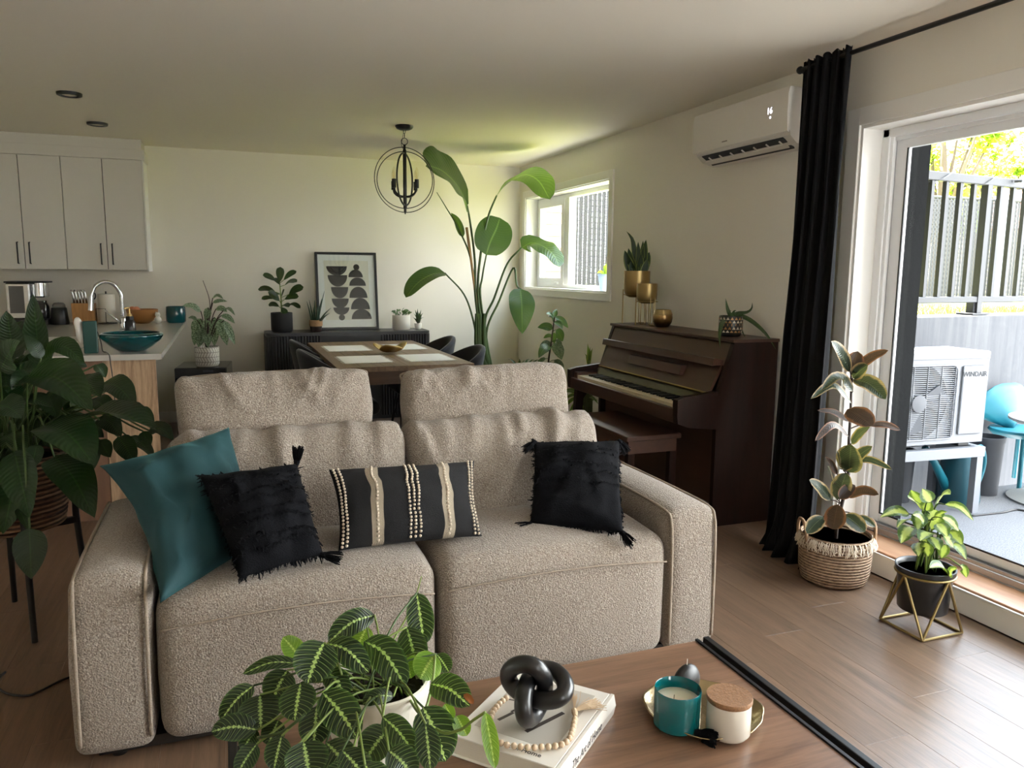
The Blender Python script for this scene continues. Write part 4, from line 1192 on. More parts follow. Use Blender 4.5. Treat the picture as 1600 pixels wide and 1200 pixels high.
gp1 = planter_stand('gold_planter', 'tall gold planter on wire legs holding a snake plant on the piano', (2.735, 4.862, LZ), .092, .185, 0, .185, 'gold planters on the piano')
obj('soil', lathe(BM(), [(0, .352), (.086, .352)], 24, cap=False), m_soil, gp1)
gp2 = planter_stand('gold_planter', 'small empty gold planter on wire legs beside the tall gold planter', (2.70, 4.655, LZ), .070, .135, 0, .150, 'gold planters on the piano')
vo = thing('votive_holder', 'round bronze and gold votive holder on top of the piano', 'candle holder', (2.735, 4.50, LZ))
g = G('bronze_glaze'); z = g.n('SeparateXYZ', {0: g.coord('Object')}).outputs[2]
f = g.math('ADD', g.math('MULTIPLY', z, 9.0), g.math('MULTIPLY', g.math('SUBTRACT', g.noise(g.coord('Object'), 30, 4), .5), .5))
m_brz = g.done(g.bsdf(g.ramp(f, (.25, (.10, .055, .02)), (.60, (.34, .20, .08)), (.85, (.50, .36, .16))), .3, .8))
obj('cup', lathe(BM(), [(0, 0), (.036, 0), (.046, .004), (.062, .035), (.066, .062), (.062, .090), (.052, .116), (.049, .116), (.056, .09), (.058, .05), (.03, .012), (0, .012)], 36), m_brz, vo, True, 60)
obj('band', tube(BM(), [(math.cos(2*PI*k/30)*.0635, math.sin(2*PI*k/30)*.0635, .084) for k in range(30)], .0018, 5, closed=True), m_goldd, vo, True)
pp = thing('patterned_pot', 'black pot with gold and white triangle pattern at the piano right end', 'pot', (2.735, 3.755, LZ))
m_pblk = M('black_glaze', (.014, .013, .012), .35)
obj('pot', lathe(BM(), [(0, 0), (.048, 0), (.058, .006), (.066, .03), (.068, .06), (.067, .112), (.064, .116), (.060, .112), (.060, .098), (0, .098)], 40), m_pblk, pp, True, 45)
m_tri = [M('pattern_gold', srgb(176, 128, 76), .45), M('pattern_cream', srgb(206, 196, 176), .5)]
for row in range(5):
    for k in range(18):
        a = 2*PI*(k+.5*(row % 2))/18; z0 = .022+row*.0182; b = BM(); w = 2*PI/18*.42
        rr_ = lambda z: .0672 if z > .035 else .0655+.0
        vs = [b.verts.new((math.cos(a+d)*rr_(z0)*1.01, math.sin(a+d)*rr_(z0)*1.01, z)) for d, z in ((-w, z0), (0, z0), (w, z0), (0, z0+.0155))]
        b.faces.new((vs[0], vs[1], vs[3])); b.faces.new((vs[1], vs[2], vs[3]))
        obj('triangle', b, m_tri[(row+k//3) % 2 if row != 2 else 0], pp)
obj('soil', lathe(BM(), [(0, .099), (.060, .099)], 20, cap=False), m_soil, pp)

# ================================================================== kitchen
m_cab = M('matt_white_cabinet', srgb(216, 212, 204), .42)
m_cabd = M('cabinet_gap', (.05, .048, .045), .8)
UZ0, UZ1, UY = 1.392, 2.300, 7.345
for ui, (x0, lab) in enumerate(((-1.805, 'white double door wall cabinet at the left edge of the frame'), (-1.203, 'white double door wall cabinet nearest the open back wall'))):
    t = thing('wall_cabinet', lab, 'cabinet', (x0, UY, UZ0), 0, 'white wall cabinets above the worktop')
    obj('carcass', boxb(.001, .601, .019, BY-UY-.001, 0, UZ1-UZ0), m_cab, t)
    for k in range(2):
        d = obj('door', boxb((.0035+k*.301), (.2985+k*.301), 0, .0175, .001, UZ1-UZ0-.001, .0015, 1), m_cab, t)
        hx = .258 if k == 0 else .343
        b = BM(); tube(b, [(hx, 0, .045), (hx, -.026, .045), (hx, -.026, .215), (hx, 0, .215)], .0055, 6); obj('handle', b, m_black, d)
    obj('door_shadow_board', boxb(.004, .598, .0178, .0188, .004, UZ1-UZ0-.004), m_cabd, t)  # dark board standing in for the shade in the door gaps
    if ui == 1: obj('end_panel', boxb(.6015, .613, -.004, BY-UY-.001, -.012, UZ1-UZ0), m_trim, t)
fi = thing('cabinet_filler', 'white two step filler panel between wall cabinets and ceiling', 'panel', (-1.2, UY, UZ1))
obj('lower_board', boxb(-1.5, .622, -.012, BY-UY-.001, .0005, .085, .002), m_cab, fi)
obj('upper_board', boxb(-1.5, .600, .006, BY-UY-.001, .0855, CZ-UZ1-.001, .002), m_cab, fi)
# lower run: peninsula + worktop
WZ = .935
m_stone = M('quartz_worktop', srgb(198, 194, 186), .16, var=(30, .02))
m_oak = wood('striped_oak', srgb(122, 90, 64), srgb(228, 196, 160), .5, 'z', 1.5)
pe = thing('kitchen_peninsula', 'kitchen peninsula base with a striped oak end panel below the worktop', 'cabinet', (-.92, 4.74, 0))
pY = 4.80
obj('end_panel', boxb(.28, .545, 0, .022, .0, WZ-.032), m_oak, pe)
obj('side_panel', boxb(.235, .255, .022, BY-4.74-.02, .0, WZ-.032), m_cab, pe)
m_brn = wood('brown_front', srgb(118, 88, 70), srgb(150, 116, 94), .5, 'z', .8)
obj('front_panel', boxb(-1.3, .277, .004, .022, .0, WZ-.032), m_brn, pe)
obj('carcass', boxb(-1.3, .30, .023, .20, .08, WZ-.04), m_cabd, pe)
wt = thing('worktop', 'pale quartz L shaped kitchen worktop with an undermount sink', 'worktop', (-.34, 4.70, WZ-.032))
sx0, sx1, sy0, sy1 = -.98, -.46, .28, 1.35          # sink opening, local to the worktop
bm = BM(); L = BY-4.70-.001
def wseg(x0, x1, y0, y1): seg(bm, x0, x1, y0, y1, 0, .032)
wseg(-1.9, sx0, 0, L); wseg(sx1, 0, 0, L); wseg(sx0, sx1, 0, sy0); wseg(sx0, sx1, sy1, L)
obj('slab', bm, m_stone, wt)
sk = thing('sink', 'white undermount kitchen sink set into the peninsula worktop', 'sink', (-.34, 4.70, WZ-.032))
b = BM(); seg(b, sx0-.02, sx0-.002, sy0-.02, sy1+.02, -.22, -.001); seg(b, sx1+.002, sx1+.02, sy0-.02, sy1+.02, -.22, -.001)
seg(b, sx0-.02, sx1+.02, sy0-.02, sy0-.002, -.22, -.001); seg(b, sx0-.02, sx1+.02, sy1+.002, sy1+.02, -.22, -.001); seg(b, sx0-.02, sx1+.02, sy0-.02, sy1+.02, -.24, -.22)
obj('basin', b, m_white, sk)
b = BM()
for k in range(12): rod(b, (sx0, sy0+.62+k*.04, -.05), (sx1, sy0+.62+k*.04, -.05), .003, 5)
for x in (sx0+.01, sx1-.01): rod(b, (x, sy0+.60, -.05), (x, sy0+1.07, -.05), .005, 6)
obj('drying_rack', b, m_steel, sk, True)
# tap
fx, fy = -.735, 6.62
fa = thing('kitchen_faucet', 'tall chrome gooseneck faucet arching over the sink', 'faucet', (fx, fy, WZ))
obj('base', lathe(BM(), [(0, 0), (.030, 0), (.030, .006), (.022, .012), (.022, .085), (.018, .095), (0, .095)], 24), m_chrome, fa, True, 40)
pts = [(0, 0, .09), (0, 0, .22), (-.010, -.004, .29), (-.050, -.02, .352), (-.110, -.04, .368), (-.165, -.06, .335), (-.190, -.07, .28), (-.196, -.072, .24)]
obj('spout', tube(BM(), cat(pts, 6), .0145, 12), m_chrome, fa, True)
obj('spray_head', tube(BM(), [(-.195, -.071, .26), (-.200, -.073, .20), (-.204, -.074, .155)], [.016, .019, .021], 12), m_chrome, fa, True, 40)
obj('lever', tube(BM(), [(-.015, -.012, .055), (-.06, -.03, .10), (-.115, -.045, .155)], [.010, .008, .007], 8), m_chrome, fa, True)
sp_ = thing('soap_dispenser', 'dark glass soap dispenser with a gold pump beside the faucet', 'dispenser', (-.665, 6.40, WZ))
obj('bottle', lathe(BM(), [(0, 0), (.036, 0), (.04, .006), (.04, .02), (.036, .075), (.026, .095), (.022, .10), (0, .10)], 28), M('smoked_glass', (.03, .03, .035), .08, Transmission_Weight=.5), sp_, True, 40)
obj('collar', lathe(BM(), [(.028, .088), (.028, .115), (.02, .118), (0, .118)], 24), m_blackp, sp_, True, 40)
b = lathe(BM(), [(0, .118), (.018, .118), (.018, .135), (.007, .138), (.006, .172), (0, .172)], 16); tube(b, [(0, 0, .172), (0, -.002, .180), (-.02, -.02, .180), (-.03, -.03, .174)], .005, 6); obj('pump', b, m_gold, sp_, True, 40)
# teal glass vessel bowl
vb = lathe(BM(), [(0, 0), (.06, 0), (.075, .004), (.118, .030), (.155, .066), (.168, .088), (.166, .100), (.152, .106), (.148, .100), (.158, .090), (.142, .066), (.10, .03), (.06, .012), (0, .010)], 56)
g = G('teal_vessel_glass'); m_vess = g.done(g.bsdf(srgb(14, 92, 98), .07, Transmission_Weight=.35, IOR=1.5, Coat_Weight=.6))
o = obj('glass_bowl', vb, m_vess, None, True); o.location = (-.505, 4.905, WZ); o.scale = (1.0, 1.0, 1.0); tag(o, 'wide flared dark teal glass bowl on the peninsula corner', 'bowl')
# green upright speaker-like box with white bag behind
gb = thing('tissue_box', 'upright dark green box with white tissue on peninsula beside glass bowl', 'box', (-.705, 4.84, WZ), .12)
obj('box', boxb(-.036, .036, -.030, .030, 0, .178, .006), M('dark_green', srgb(18, 66, 58), .4), gb)
b = soft(.016, .022, .055, .012, 5, (.006, .004, .02), .006, 4, 20); xf(b, (-.050, .01, .125), (0, -.15, 0)); obj('tissue', b, m_paper if False else M('white_tissue', srgb(236, 232, 226), .9), gb, True)
b = BM(); tube(b, cat([(.036, -.02, .12), (.05, -.02, .06), (.056, -.03, .012), (.075, -.05, .006), (.088, -.17, .002), (.092, -.19, -.05), (.10, -.192, -.18), (.098, -.192, -.36)], 6), .0028, 6); obj('cord', b, m_blackp, gb, True)
# along the back wall
cmk = thing('coffee_maker', 'steel drip coffee maker under the wall cabinets at left edge', 'coffee maker', (-1.50, 7.42, WZ))
obj('base', boxb(-.17, .13, -.10, .16, 0, .05, .006), m_blackp, cmk)
obj('water_tank', boxb(-.16, .012, -.08, .14, .05, .345, .012), m_steel, cmk)
obj('tank_window', boxb(-.135, -.03, -.083, -.079, .10, .32, .002), M('grey_window', srgb(92, 90, 86), .2), cmk)
obj('brew_head', lathe(BM(), [(0, .225), (.055, .225), (.066, .235), (.066, .345), (0, .345)], 28, (.068, .02, 0)), m_chrome, cmk, True, 40)
obj('lid', boxb(-.165, .14, -.09, .145, .345, .358, .003), m_blackp, cmk)
obj('carafe', lathe(BM(), [(0, .052), (.056, .052), (.062, .07), (.06, .15), (.045, .185), (.045, .20), (0, .2)], 28, (.070, .0, 0)), M('carafe_glass', (.06, .06, .065), .08, Transmission_Weight=.6), cmk, True, 40)
kb_ = thing('coffee_grinder', 'black tapered canister with clear domed top beside the knife block', 'canister', (-1.300, 7.42, WZ))
obj('body', lathe(BM(), [(0, 0), (.070, 0), (.072, .006), (.058, .135), (.055, .14), (0, .14)], 32), m_blackp, kb_, True, 40)
obj('dome', lathe(BM(), [(.050, .14), (.048, .165), (.036, .18), (0, .183)], 28), M('clear_plastic', (.30, .30, .30), .1, Transmission_Weight=.8), kb_, True)
kbk = thing('knife_block', 'oak knife block with steel handled knives and black scissors', 'knife block', (-1.115, 7.42, WZ))
m_bam = wood('block_oak', srgb(150, 102, 56), srgb(206, 154, 94), .45, 'z', 1.2)
b = BM(); prism(b, [(-.080, 0), (.088, 0), (.085, .175), (-.085, .178)], .12, 'y', -.06); obj('block', b, m_bam, kbk)
for k in range(5):
    b = BM(); x = -.068+k*.023; tube(b, [(x, -.01, .175), (x-.002, -.012, .22), (x-.010, -.015, .27), (x-.018, -.02, .288)], [.0075, .0085, .009, .007], 8); obj('knife_handle', b, m_steel, kbk, True)
b = BM(); tube(b, [V((.058, 0, .172)), V((.060, 0, .20)), *[V((.074+.020*math.cos(a), 0, .238+.030*math.sin(a))) for a in [math.radians(d) for d in range(235, -120, -25)]]], .0055, 6); obj('scissors', b, m_blackp, kbk, True)
pt = thing('paper_towel_holder', 'white paper towel roll on a black wire holder behind the faucet', 'paper towel', (-.945, 7.44, WZ))
obj('roll', lathe(BM(), [(.02, .018), (.063, .018), (.066, .024), (.066, .245), (.062, .252), (.02, .252)], 36), M('paper_towel', srgb(226, 222, 214), .9, bump=(140, .4)), pt, True, 40)
obj('spindle', rod(BM(), (0, 0, .005), (0, 0, .275), .006, 8), m_black, pt)
b = lathe(BM(), [(0, 0), (.075, 0), (.075, .008), (0, .008)], 28); tube(b, [(-.08, -.02, .004), (-.08, -.02, .13), (-.055, -.065, .13), (.0, -.082, .13), (.0, -.082, .004)], .003, 6); obj('wire_base', b, m_black, pt)
wb = thing('wooden_bowl', 'round turned wooden bowl on worktop by the back wall', 'bowl', (-.672, 7.44, WZ))
obj('bowl', lathe(BM(), [(0, 0), (.055, 0), (.085, .022), (.118, .068), (.128, .118), (.122, .122), (.114, .118), (.104, .07), (.06, .018), (0, .014)], 44), M('turned_wood', srgb(170, 120, 70), .4, var=(9, .18)), wb, True, 50)
m_pch = M('peach_skin', srgb(214, 140, 104), .5)
for i, (x, y) in enumerate(((-.70, 7.43), (-.735, 7.455))):
    b = BM(); bmesh.ops.create_uvsphere(b, u_segments=16, v_segments=12, radius=.032); o = obj('peach', b, m_pch, None, True); o.location = (x-.015, y, WZ+.113); tag(o, ('peach fruit at the right of the wooden bowl', 'peach fruit at the left rim of the wooden bowl')[i], 'fruit', 'fruit in the wooden bowl')
ck = BM(); bmesh.ops.create_uvsphere(ck, u_segments=16, v_segments=12, radius=.030); xf(ck, (0, 0, .030), sc=(1, 1, 1.05))
b2 = BM(); bmesh.ops.create_uvsphere(b2, u_segments=14, v_segments=10, radius=.021); xf(b2, (0, -.004, .074)); me = bpy.data.meshes.new('t'); b2.to_mesh(me); b2.free(); ck.from_mesh(me)
for sx in (-1, 1): 
    b2 = lathe(BM(), [(.008, .088), (0, .104)], 8, (sx*.011, -.003, 0)); me = bpy.data.meshes.new('t'); b2.to_mesh(me); b2.free(); ck.from_mesh(me)
o = obj('cat_figurine', ck, M('white_porcelain', srgb(226, 224, 220), .3), None, True); o.location = (-.545, 7.36, WZ+.001); tag(o, 'small white cat figurine between wooden bowl and teal pot', 'figurine')
tp_ = thing('teal_crock', 'glossy teal ceramic crock at the right end of the worktop', 'pot', (-.405, 7.46, WZ))
m_tceram = M('teal_glaze', srgb(12, 82, 88), .16, coat=.4)
obj('crock', lathe(BM(), [(0, 0), (.070, 0), (.081, .012), (.083, .07), (.080, .135), (.076, .143), (.071, .138), (.073, .02), (0, .012)], 40), m_tceram, tp_, True, 45)
# recessed ceiling lights
m_lens = M('frosted_lens', srgb(206, 198, 180), .4)
for i, (x, y, lab) in enumerate(((-.842, 5.615, 'black ringed ceiling downlight nearer the camera'), (-.828, 6.66, 'black ringed ceiling downlight nearer the wall cabinets'))):
    t = thing('ceiling_downlight', lab, 'light', (x, y, CZ), 0, 'ceiling downlights over the kitchen')
    obj('ring', lathe(BM(), [(.045, -.001), (.072, -.001), (.070, -.016), (.060, -.020), (.048, -.018), (.045, -.001)], 36, cap=False), m_black, t, True, 40)
    obj('lens', lathe(BM(), [(0, -.012), (.046, -.012), (.046, -.004)], 28, cap=False), m_lens, t, True, 40)
# black cabinet under the aglaonema
bx = thing('wine_cooler', 'small glossy black appliance on the floor left of the sideboard', 'appliance', (-.185, 7.19, 0), -.10)
m_gloss = M('gloss_black', (.008, .008, .009), .12)
obj('body', boxb(-.205, .205, -.24, .26, .02, .585, .008), m_gloss, bx); obj('door', boxb(-.202, .202, -.262, -.242, .03, .50, .004), m_gloss, bx)
obj('control_panel', boxb(-.202, .202, -.262, -.242, .502, .583, .004), m_blackp, bx)
for x in (-.16, .16):
    for y in (-.2, .22): obj('foot', boxb(x-.015, x+.015, y-.015, y+.015, 0, .02), m_blackp, bx)
m_lite = M('pale_print', srgb(150, 152, 160), .5)
obj('display', boxb(.02, .10, -.2632, -.262, .548, .566), M('lcd', srgb(62, 64, 74), .3), bx)
for i in range(4): obj('printed_mark', boxb(-.02+i*.03, -.008+i*.03, -.2632, -.262, .520, .526), m_lite, bx)

# ================================================================== dining corner
m_cons = M('matt_black_wood', (.017, .0175, .020), .36)
sb = thing('sideboard', 'long matt black fluted sideboard against the back wall', 'sideboard', (1.095, 7.46, 0))
CH = .838; hw = .755; hd = .20
def rrect(w, d, r, n=6):
    out = []
    for cx, cy, a0 in ((w-r, d-r, 0), (-w+r, d-r, 90), (-w+r, -d+r, 180), (w-r, -d+r, 270)):
        for k in range(n+1):
            a = math.radians(a0+90*k/n); out.append((cx+r*math.cos(a), cy+r*math.sin(a)))
    return out
obj('top', prism(BM(), rrect(hw, hd, .05), .028, 'z', CH-.028), m_cons, sb)
obj('body', prism(BM(), rrect(hw-.025, hd-.02, .04), CH-.07, 'z', .04), m_cons, sb)
obj('plinth', prism(BM(), rrect(hw-.06, hd-.05, .03), .04, 'z', 0), m_cons, sb)
fm = None
# flutes wrap the rounded front, except for the open bay in the middle
per = []
n = 0; x = -hw+.05
while x < hw-.05: per.append((x, -hd+.012)); x += .0262
for k in range(4):
    a = math.radians(180+90*(k+.5)/4); per.append((-hw+.055+.05*math.cos(a), -hd+.062+.05*math.sin(a))); a = math.radians(270+90*(k+.5)/4); per.append((hw-.055+.05*math.cos(a), -hd+.062+.05*math.sin(a)))
y = -hd+.08
while y < hd-.02: per.append((-hw+.006, y)); per.append((hw-.006, y)); y += .0262
for (x, y) in per:
    if abs(x+.0) < .27 and y < -hd+.02: continue
    if fm is None:
        o = obj('flute', prism(BM(), [(.0105*math.cos(a), .0105*math.sin(a)) for a in [2*PI*k/8 for k in range(8)]], CH-.07, 'z', .04), m_cons, sb, True, 50); fm = o.data
    else: o = obj('flute', fm, m_cons, sb)
    o.location = (x, y, 0)
obj('open_bay', boxb(-.27, .27, -hd+.018, -hd+.0195, .05, CH-.05), m_dark, sb)
obj('bay_shelf', boxb(-.27, .27, -hd+.004, -hd+.02, .62, .64), m_cons, sb)
oc = thing('wall_outlet', 'white wall outlet with a black plug left of the sideboard', 'outlet', (.31, BY, .405))
obj('plate', boxb(-.036, .036, -.007, -.0002, -.058, .058, .003), m_trim, oc)
b = BM(); box(b, (.008, -.022, .005), (.026, .03, .032), bev=.004); tube(b, cat([(.008, -.030, -.008), (.010, -.034, -.06), (.006, -.022, -.14), (.0, -.018, -.30)], 5), .004, 6); obj('plug', b, m_blackp, oc)
# framed print leaning on the sideboard
FWd, FHt = .585, .745
pf = thing('picture_frame', 'black framed abstract print of stacked shapes leaning on the sideboard', 'picture', (1.118, 7.565, CH+.001))
tl_ = math.atan2(.105, FHt)
lean = BM
def fr_part(name, bm, mat, z=0):
    xf(bm, (0, 0, 0), (-tl_, 0, 0)); return obj(name, bm, mat, pf)
bw = .023
m_frm = M('black_frame', (.010, .010, .011), .35)
for (x0, x1, z0, z1) in ((-FWd/2, FWd/2, 0, bw), (-FWd/2, FWd/2, FHt-bw, FHt), (-FWd/2, -FWd/2+bw, bw, FHt-bw), (FWd/2-bw, FWd/2, bw, FHt-bw)):
    fr_part('frame_bar', boxb(x0, x1, -.012, .014, z0, z1, .002, 1), m_frm)
m_mat = M('white_mount', srgb(242, 242, 240), .7); m_prt = M('cream_paper', srgb(230, 226, 212), .7); m_shp = M('print_black', srgb(13, 12, 12), .6)
fr_part('mount', boxb(-FWd/2+bw, FWd/2-bw, .002, .006, bw, FHt-bw), m_mat)
fr_part('print', boxb(-.212, .212, .0008, .002, .095, .665), m_prt)
m_fglass = pane('picture_glass')
fr_part('glazing', boxb(-FWd/2+bw, FWd/2-bw, -.005, -.0035, bw, FHt-bw), m_fglass)
def shp(poly):
    b = BM(); prism(b, poly, .0008, 'y', -.0002); fr_part('printed_shape', b, m_shp)
def halfd(cx, zt, w, h, up):       # a half-round: flat side at zt, bulging up or down
    return [(cx-w/2, zt)]+[(cx-w/2*math.cos(PI*k/14)*(1), zt+(h if up else -h)*math.sin(PI*k/14)) for k in range(1, 14)]+[(cx+w/2, zt)]
def px2(x, y): # pixel offsets of crop -> frame coordinates
    return ((x-640)/4/ (98/.585)-.0, (575-y)/4/(121/.745))
def hp_(x0, x1, yf, yb):           # flat edge at yf, round at yb (pixels)
    (a, z), (c, _) = px2(x0, yf), px2(x1, yf); _, zb = px2(0, yb)
    shp(halfd((a+c)/2, z, c-a, abs(zb-z), zb > z))
for a in ((513, 645, 178, 236), (520, 645, 234, 305), (538, 648, 308, 378), (540, 648, 380, 440), (548, 650, 436, 482)): hp_(*a)
for a in ((652, 745, 246, 198), (655, 763, 300, 248), (653, 770, 376, 306), (660, 783, 448, 376), (662, 792, 510, 446)): hp_(*a)
def disc(x, y, r):
    cx, cz = px2(x, y); rr_ = r/4/165; shp([(cx+rr_*math.cos(2*PI*k/20), cz+rr_*math.sin(2*PI*k/20)) for k in range(20)])
disc(705, 183, 19); disc(600, 498, 19)
# ------------------------------------------------------------------ table
m_tab = wood('weathered_oak', srgb(86, 66, 50), srgb(150, 122, 96), .5, 'x', .9)
m_tabd = wood('dark_oak', srgb(60, 42, 31), srgb(98, 72, 54), .5, 'x', .9)
dt = thing('dining_table', 'rectangular dark oak dining table set with four white placemats', 'table', (1.155, 6.12, 0))
TH = .765; tw, tl2 = .475, .965
for i in range(6):
    w = 2*tw/6; b = boxb(-tw+i*w+.0006, -tw+(i+1)*w-.0006, -tl2, tl2, TH-.035, TH, .0012, 1); obj('plank', b, wood('oak_plank', srgb(92, 72, 55), srgb(152, 126, 100), .48, 'y', .9, rnd=True) if i == 0 else bpy.data.materials['oak_plank'], dt)
bm = BM(); seg(bm, -tw+.02, tw-.02, -tl2+.02, -tl2+.045, TH-.125, TH-.036); seg(bm, -tw+.02, tw-.02, tl2-.045, tl2-.02, TH-.125, TH-.036); seg(bm, -tw+.02, -tw+.045, -tl2+.045, tl2-.045, TH-.125, TH-.036); seg(bm, tw-.045, tw-.02, -tl2+.045, tl2-.045, TH-.125, TH-.036)
obj('apron', bm, m_tabd, dt)
for sx in (-1, 1):
    for sy in (-1, 1): obj('leg', boxb(sx*.43-.035, sx*.43+.035, sy*.925-.035, sy*.925+.035, 0, TH-.036, .004), m_tabd, dt)
m_placemat = M('white_woven_cotton', srgb(244, 243, 240), .9, bump=(180, .5))
for i, (a, lab) in enumerate((((455, 668, 738, 672, 483, 716, 760, 712), 'white fringed placemat at the far left place of the table'), ((925, 664, 1135, 660, 980, 702, 1212, 704), 'white fringed placemat at the far right place of the table'),
        ((515, 738, 822, 738, 552, 790, 888, 786), 'white fringed placemat at the near left place of the table'), ((975, 726, 1260, 722, 1058, 780, 1372, 776), 'white fringed placemat at the near right place of the table'))):
    c4 = [at(380+a[2*k]/4, 370+a[2*k+1]/4, 'z', TH) for k in range(4)]
    c = sum(c4, V())/4; w = ((c4[1]-c4[0]).length+(c4[3]-c4[2]).length)/2; d = ((c4[2]-c4[0]).length+(c4[3]-c4[1]).length)/2
    w, d = .36, .46
    t = thing('placemat', lab, 'placemat', (.93 if c.x < 1.15 else 1.39, 5.60 if i > 1 else 6.45, TH+.0005), 0, 'placemats on the dining table')
    obj('cloth', boxb(-w/2+.015, w/2-.015, -d/2, d/2, 0, .004, .001, 1), m_placemat, t)
    b = BM(); rr = random.Random(i)
    for k in range(160):
        s = -1 if k % 2 else 1; y = rr.uniform(-d/2, d/2); p = V((s*(w/2-.016), y, .003)); q = p+V((s*rr.uniform(.012, .022), rr.gauss(0, .004), -.001)); e = V((0, .0018, 0))
        b.faces.new([b.verts.new(z) for z in (p-e, p+e, q+e, q-e)])
    for k in range(90):
        s = -1 if k % 2 else 1; x = rr.uniform(-w/2+.015, w/2-.015); p = V((x, s*(d/2-.001), .003)); q = p+V((rr.gauss(0, .004), s*rr.uniform(.008, .016), -.001)); e = V((.0018, 0, 0))
        b.faces.new([b.verts.new(z) for z in (p-e, p+e, q+e, q-e)])
    obj('fringe', b, m_placemat, t)['kind'] = 'stuff'
# gold leaf bowl
b = BM(); n = 40; rings = [[b.verts.new((0, 0, .014))]]
for j in range(1, 8):
    t = j/7; row = []
    for k in range(n):
        a = 2*PI*k/n; lob = 1+.16*t*math.sin(3*a+.4)+.07*t*math.sin(7*a); r = .010+.092*t*lob
        row.append(b.verts.new((math.cos(a)*r*1.18, math.sin(a)*r, .012+.052*t**1.8*(1+.35*math.sin(3*a+.4)+.15*math.sin(5*a)))))
    rings.append(row)
for A_, B_ in zip(rings, rings[1:]):
    for k in range(n):
        q = (k+1) % n
        if len(A_) == 1: b.faces.new((A_[0], B_[k], B_[q]))
        else: b.faces.new((A_[k], B_[k], B_[q], A_[q]))
o = obj('leaf_bowl', b, M('crumpled_gold', (.50, .36, .14), .30, 1.0, bump=(30, .5)), None, True); o.modifiers.new('s', 'SOLIDIFY').thickness = -.005
o.location = (1.20, 5.98, TH-.0052); tag(o, 'gold wavy leaf shaped bowl in the middle of the dining table', 'bowl')
# chairs
m_velb = M('black_velvet', (.0085, .0088, .012), .8, Sheen_Weight=.3, Sheen_Roughness=.35, bump=(120, .15))
def chair(label, loc, rz):
    t = thing('dining_chair', label, 'chair', loc, rz, 'black velvet chairs around the dining table')
    obj('seat', soft(.225, .22, .045, .042, 8, (0, .01, .014)), m_velb, t, True).location = (0, 0, .435)
    # curved shell back, open side to +y (the sitter's front)
    b = BM(); G_ = []
    nn, mm_ = 22, 10
    for i in range(nn+1):
        a = math.radians(-105+210*i/nn); row = []
        for j in range(mm_+1):
            v = j/mm_; crown = math.cos(a*.62)**1.1; top = .50+.36*max(0, crown)
            z = .40+(top-.40)*v; r = .205+.05*v
            row.append(b.verts.new((math.sin(a)*r*1.05, -math.cos(a)*r+.0-.04*v*crown, z)))
        G_.append(row)
    for i in range(nn):
        for j in range(mm_): b.faces.new((G_[i][j], G_[i+1][j], G_[i+1][j+1], G_[i][j+1]))
    o = obj('backrest', b, m_velb, t, True); md = o.modifiers.new('s', 'SOLIDIFY'); md.thickness = .042; md.offset = 1; bv = o.modifiers.new('b', 'SUBSURF'); bv.levels = 1; bv.render_levels = 1
    for sx in (-1, 1):
        for sy in (-1, 1):
            p = V((sx*.15, sy*.14, .395)); f = V((sx*.205, sy*.20, .0))
            b = BM()
            tube(b, [p+V((sx*.02, -sy*.03, 0)), f+V((0, 0, .006)), p+V((-sx*.05, sy*.02, 0))], .006, 6); obj('leg', b, m_black, t)
    obj('under_plate', boxb(-.18, .18, -.17, .17, .388, .40), m_black, t)
    return t
chair('black velvet shell chair at the left side far end of the table', (.80, 6.42, 0), -PI/2)
chair('black velvet shell chair at the left side near end of the table', (.79, 5.62, 0), -PI/2)
chair('black velvet shell chair at the right side far end of the table', (1.53, 6.46, 0), PI/2)
chair('black velvet shell chair at the right side near end of the table', (1.515, 5.60, 0), PI/2)
# ------------------------------------------------------------------ chandelier
ch0 = V((1.307, 5.87, CZ))
cd_ = thing('chandelier', 'black orb chandelier with thin rings and four candle bulbs', 'chandelier', ch0)
obj('canopy', lathe(BM(), [(0, 0), (.066, 0), (.068, -.006), (.058, -.022), (.04, -.030), (0, -.032)], 32), m_black, cd_, True, 40)
cz = -.388                                          # orb centre below the ceiling
b = BM()
for k in range(2):
    z = -.040-k*.030; pts = []
    for i in range(16):
        a = 2*PI*i/16; u = .008*math.cos(a); w = .017*math.sin(a)
        pts.append((u if k % 2 == 0 else 0, 0 if k % 2 == 0 else u, z+w))
    tube(b, pts, .0022, 6, closed=True)
obj('chain', b, m_black, cd_, True)
b = BM(); tube(b, [(.024*math.cos(2*PI*k/24), 0, -.113+.024*math.sin(2*PI*k/24)) for k in range(24)], .003, 6, closed=True); obj('loop', b, m_black, cd_, True)
b = BM(); tube(b, cat([(-.004, 0, -.03), (-.014, 0, -.09), (-.024, 0, -.13), (-.012, 0, -.165), (-.004, 0, -.18)], 5), .002, 5); obj('wire', b, m_black, cd_, True)
obj('stem', lathe(BM(), [(0, -.135), (.009, -.137), (.009, -.170), (.014, -.178), (.014, -.595), (.010, -.605), (.010, -.625), (.005, -.63), (.005, -.642), (0, -.644)], 14), m_black, cd_, True, 40)
RR = .237
b = BM(); tube(b, [(RR*math.cos(a), RR*.2*math.cos(a), cz-.005+RR*math.sin(a)) for a in [2*PI*k/64 for k in range(64)]], .0032, 6, closed=True); obj('outer_ring', b, m_black, cd_, True)
R2 = .207
b = BM(); tube(b, [(R2*math.cos(a)*.98, -R2*.18*math.cos(a), cz-.005+R2*math.sin(a)) for a in [2*PI*k/64 for k in range(64)]], .0032, 6, closed=True); obj('inner_ring', b, m_black, cd_, True)
b = BM(); tube(b, [(.094*math.cos(a), .16*math.cos(a), cz-.0+.19*math.sin(a)) for a in [2*PI*k/56 for k in range(56)]], .0068, 6, closed=True); obj('band_ring', b, m_black, cd_, True)
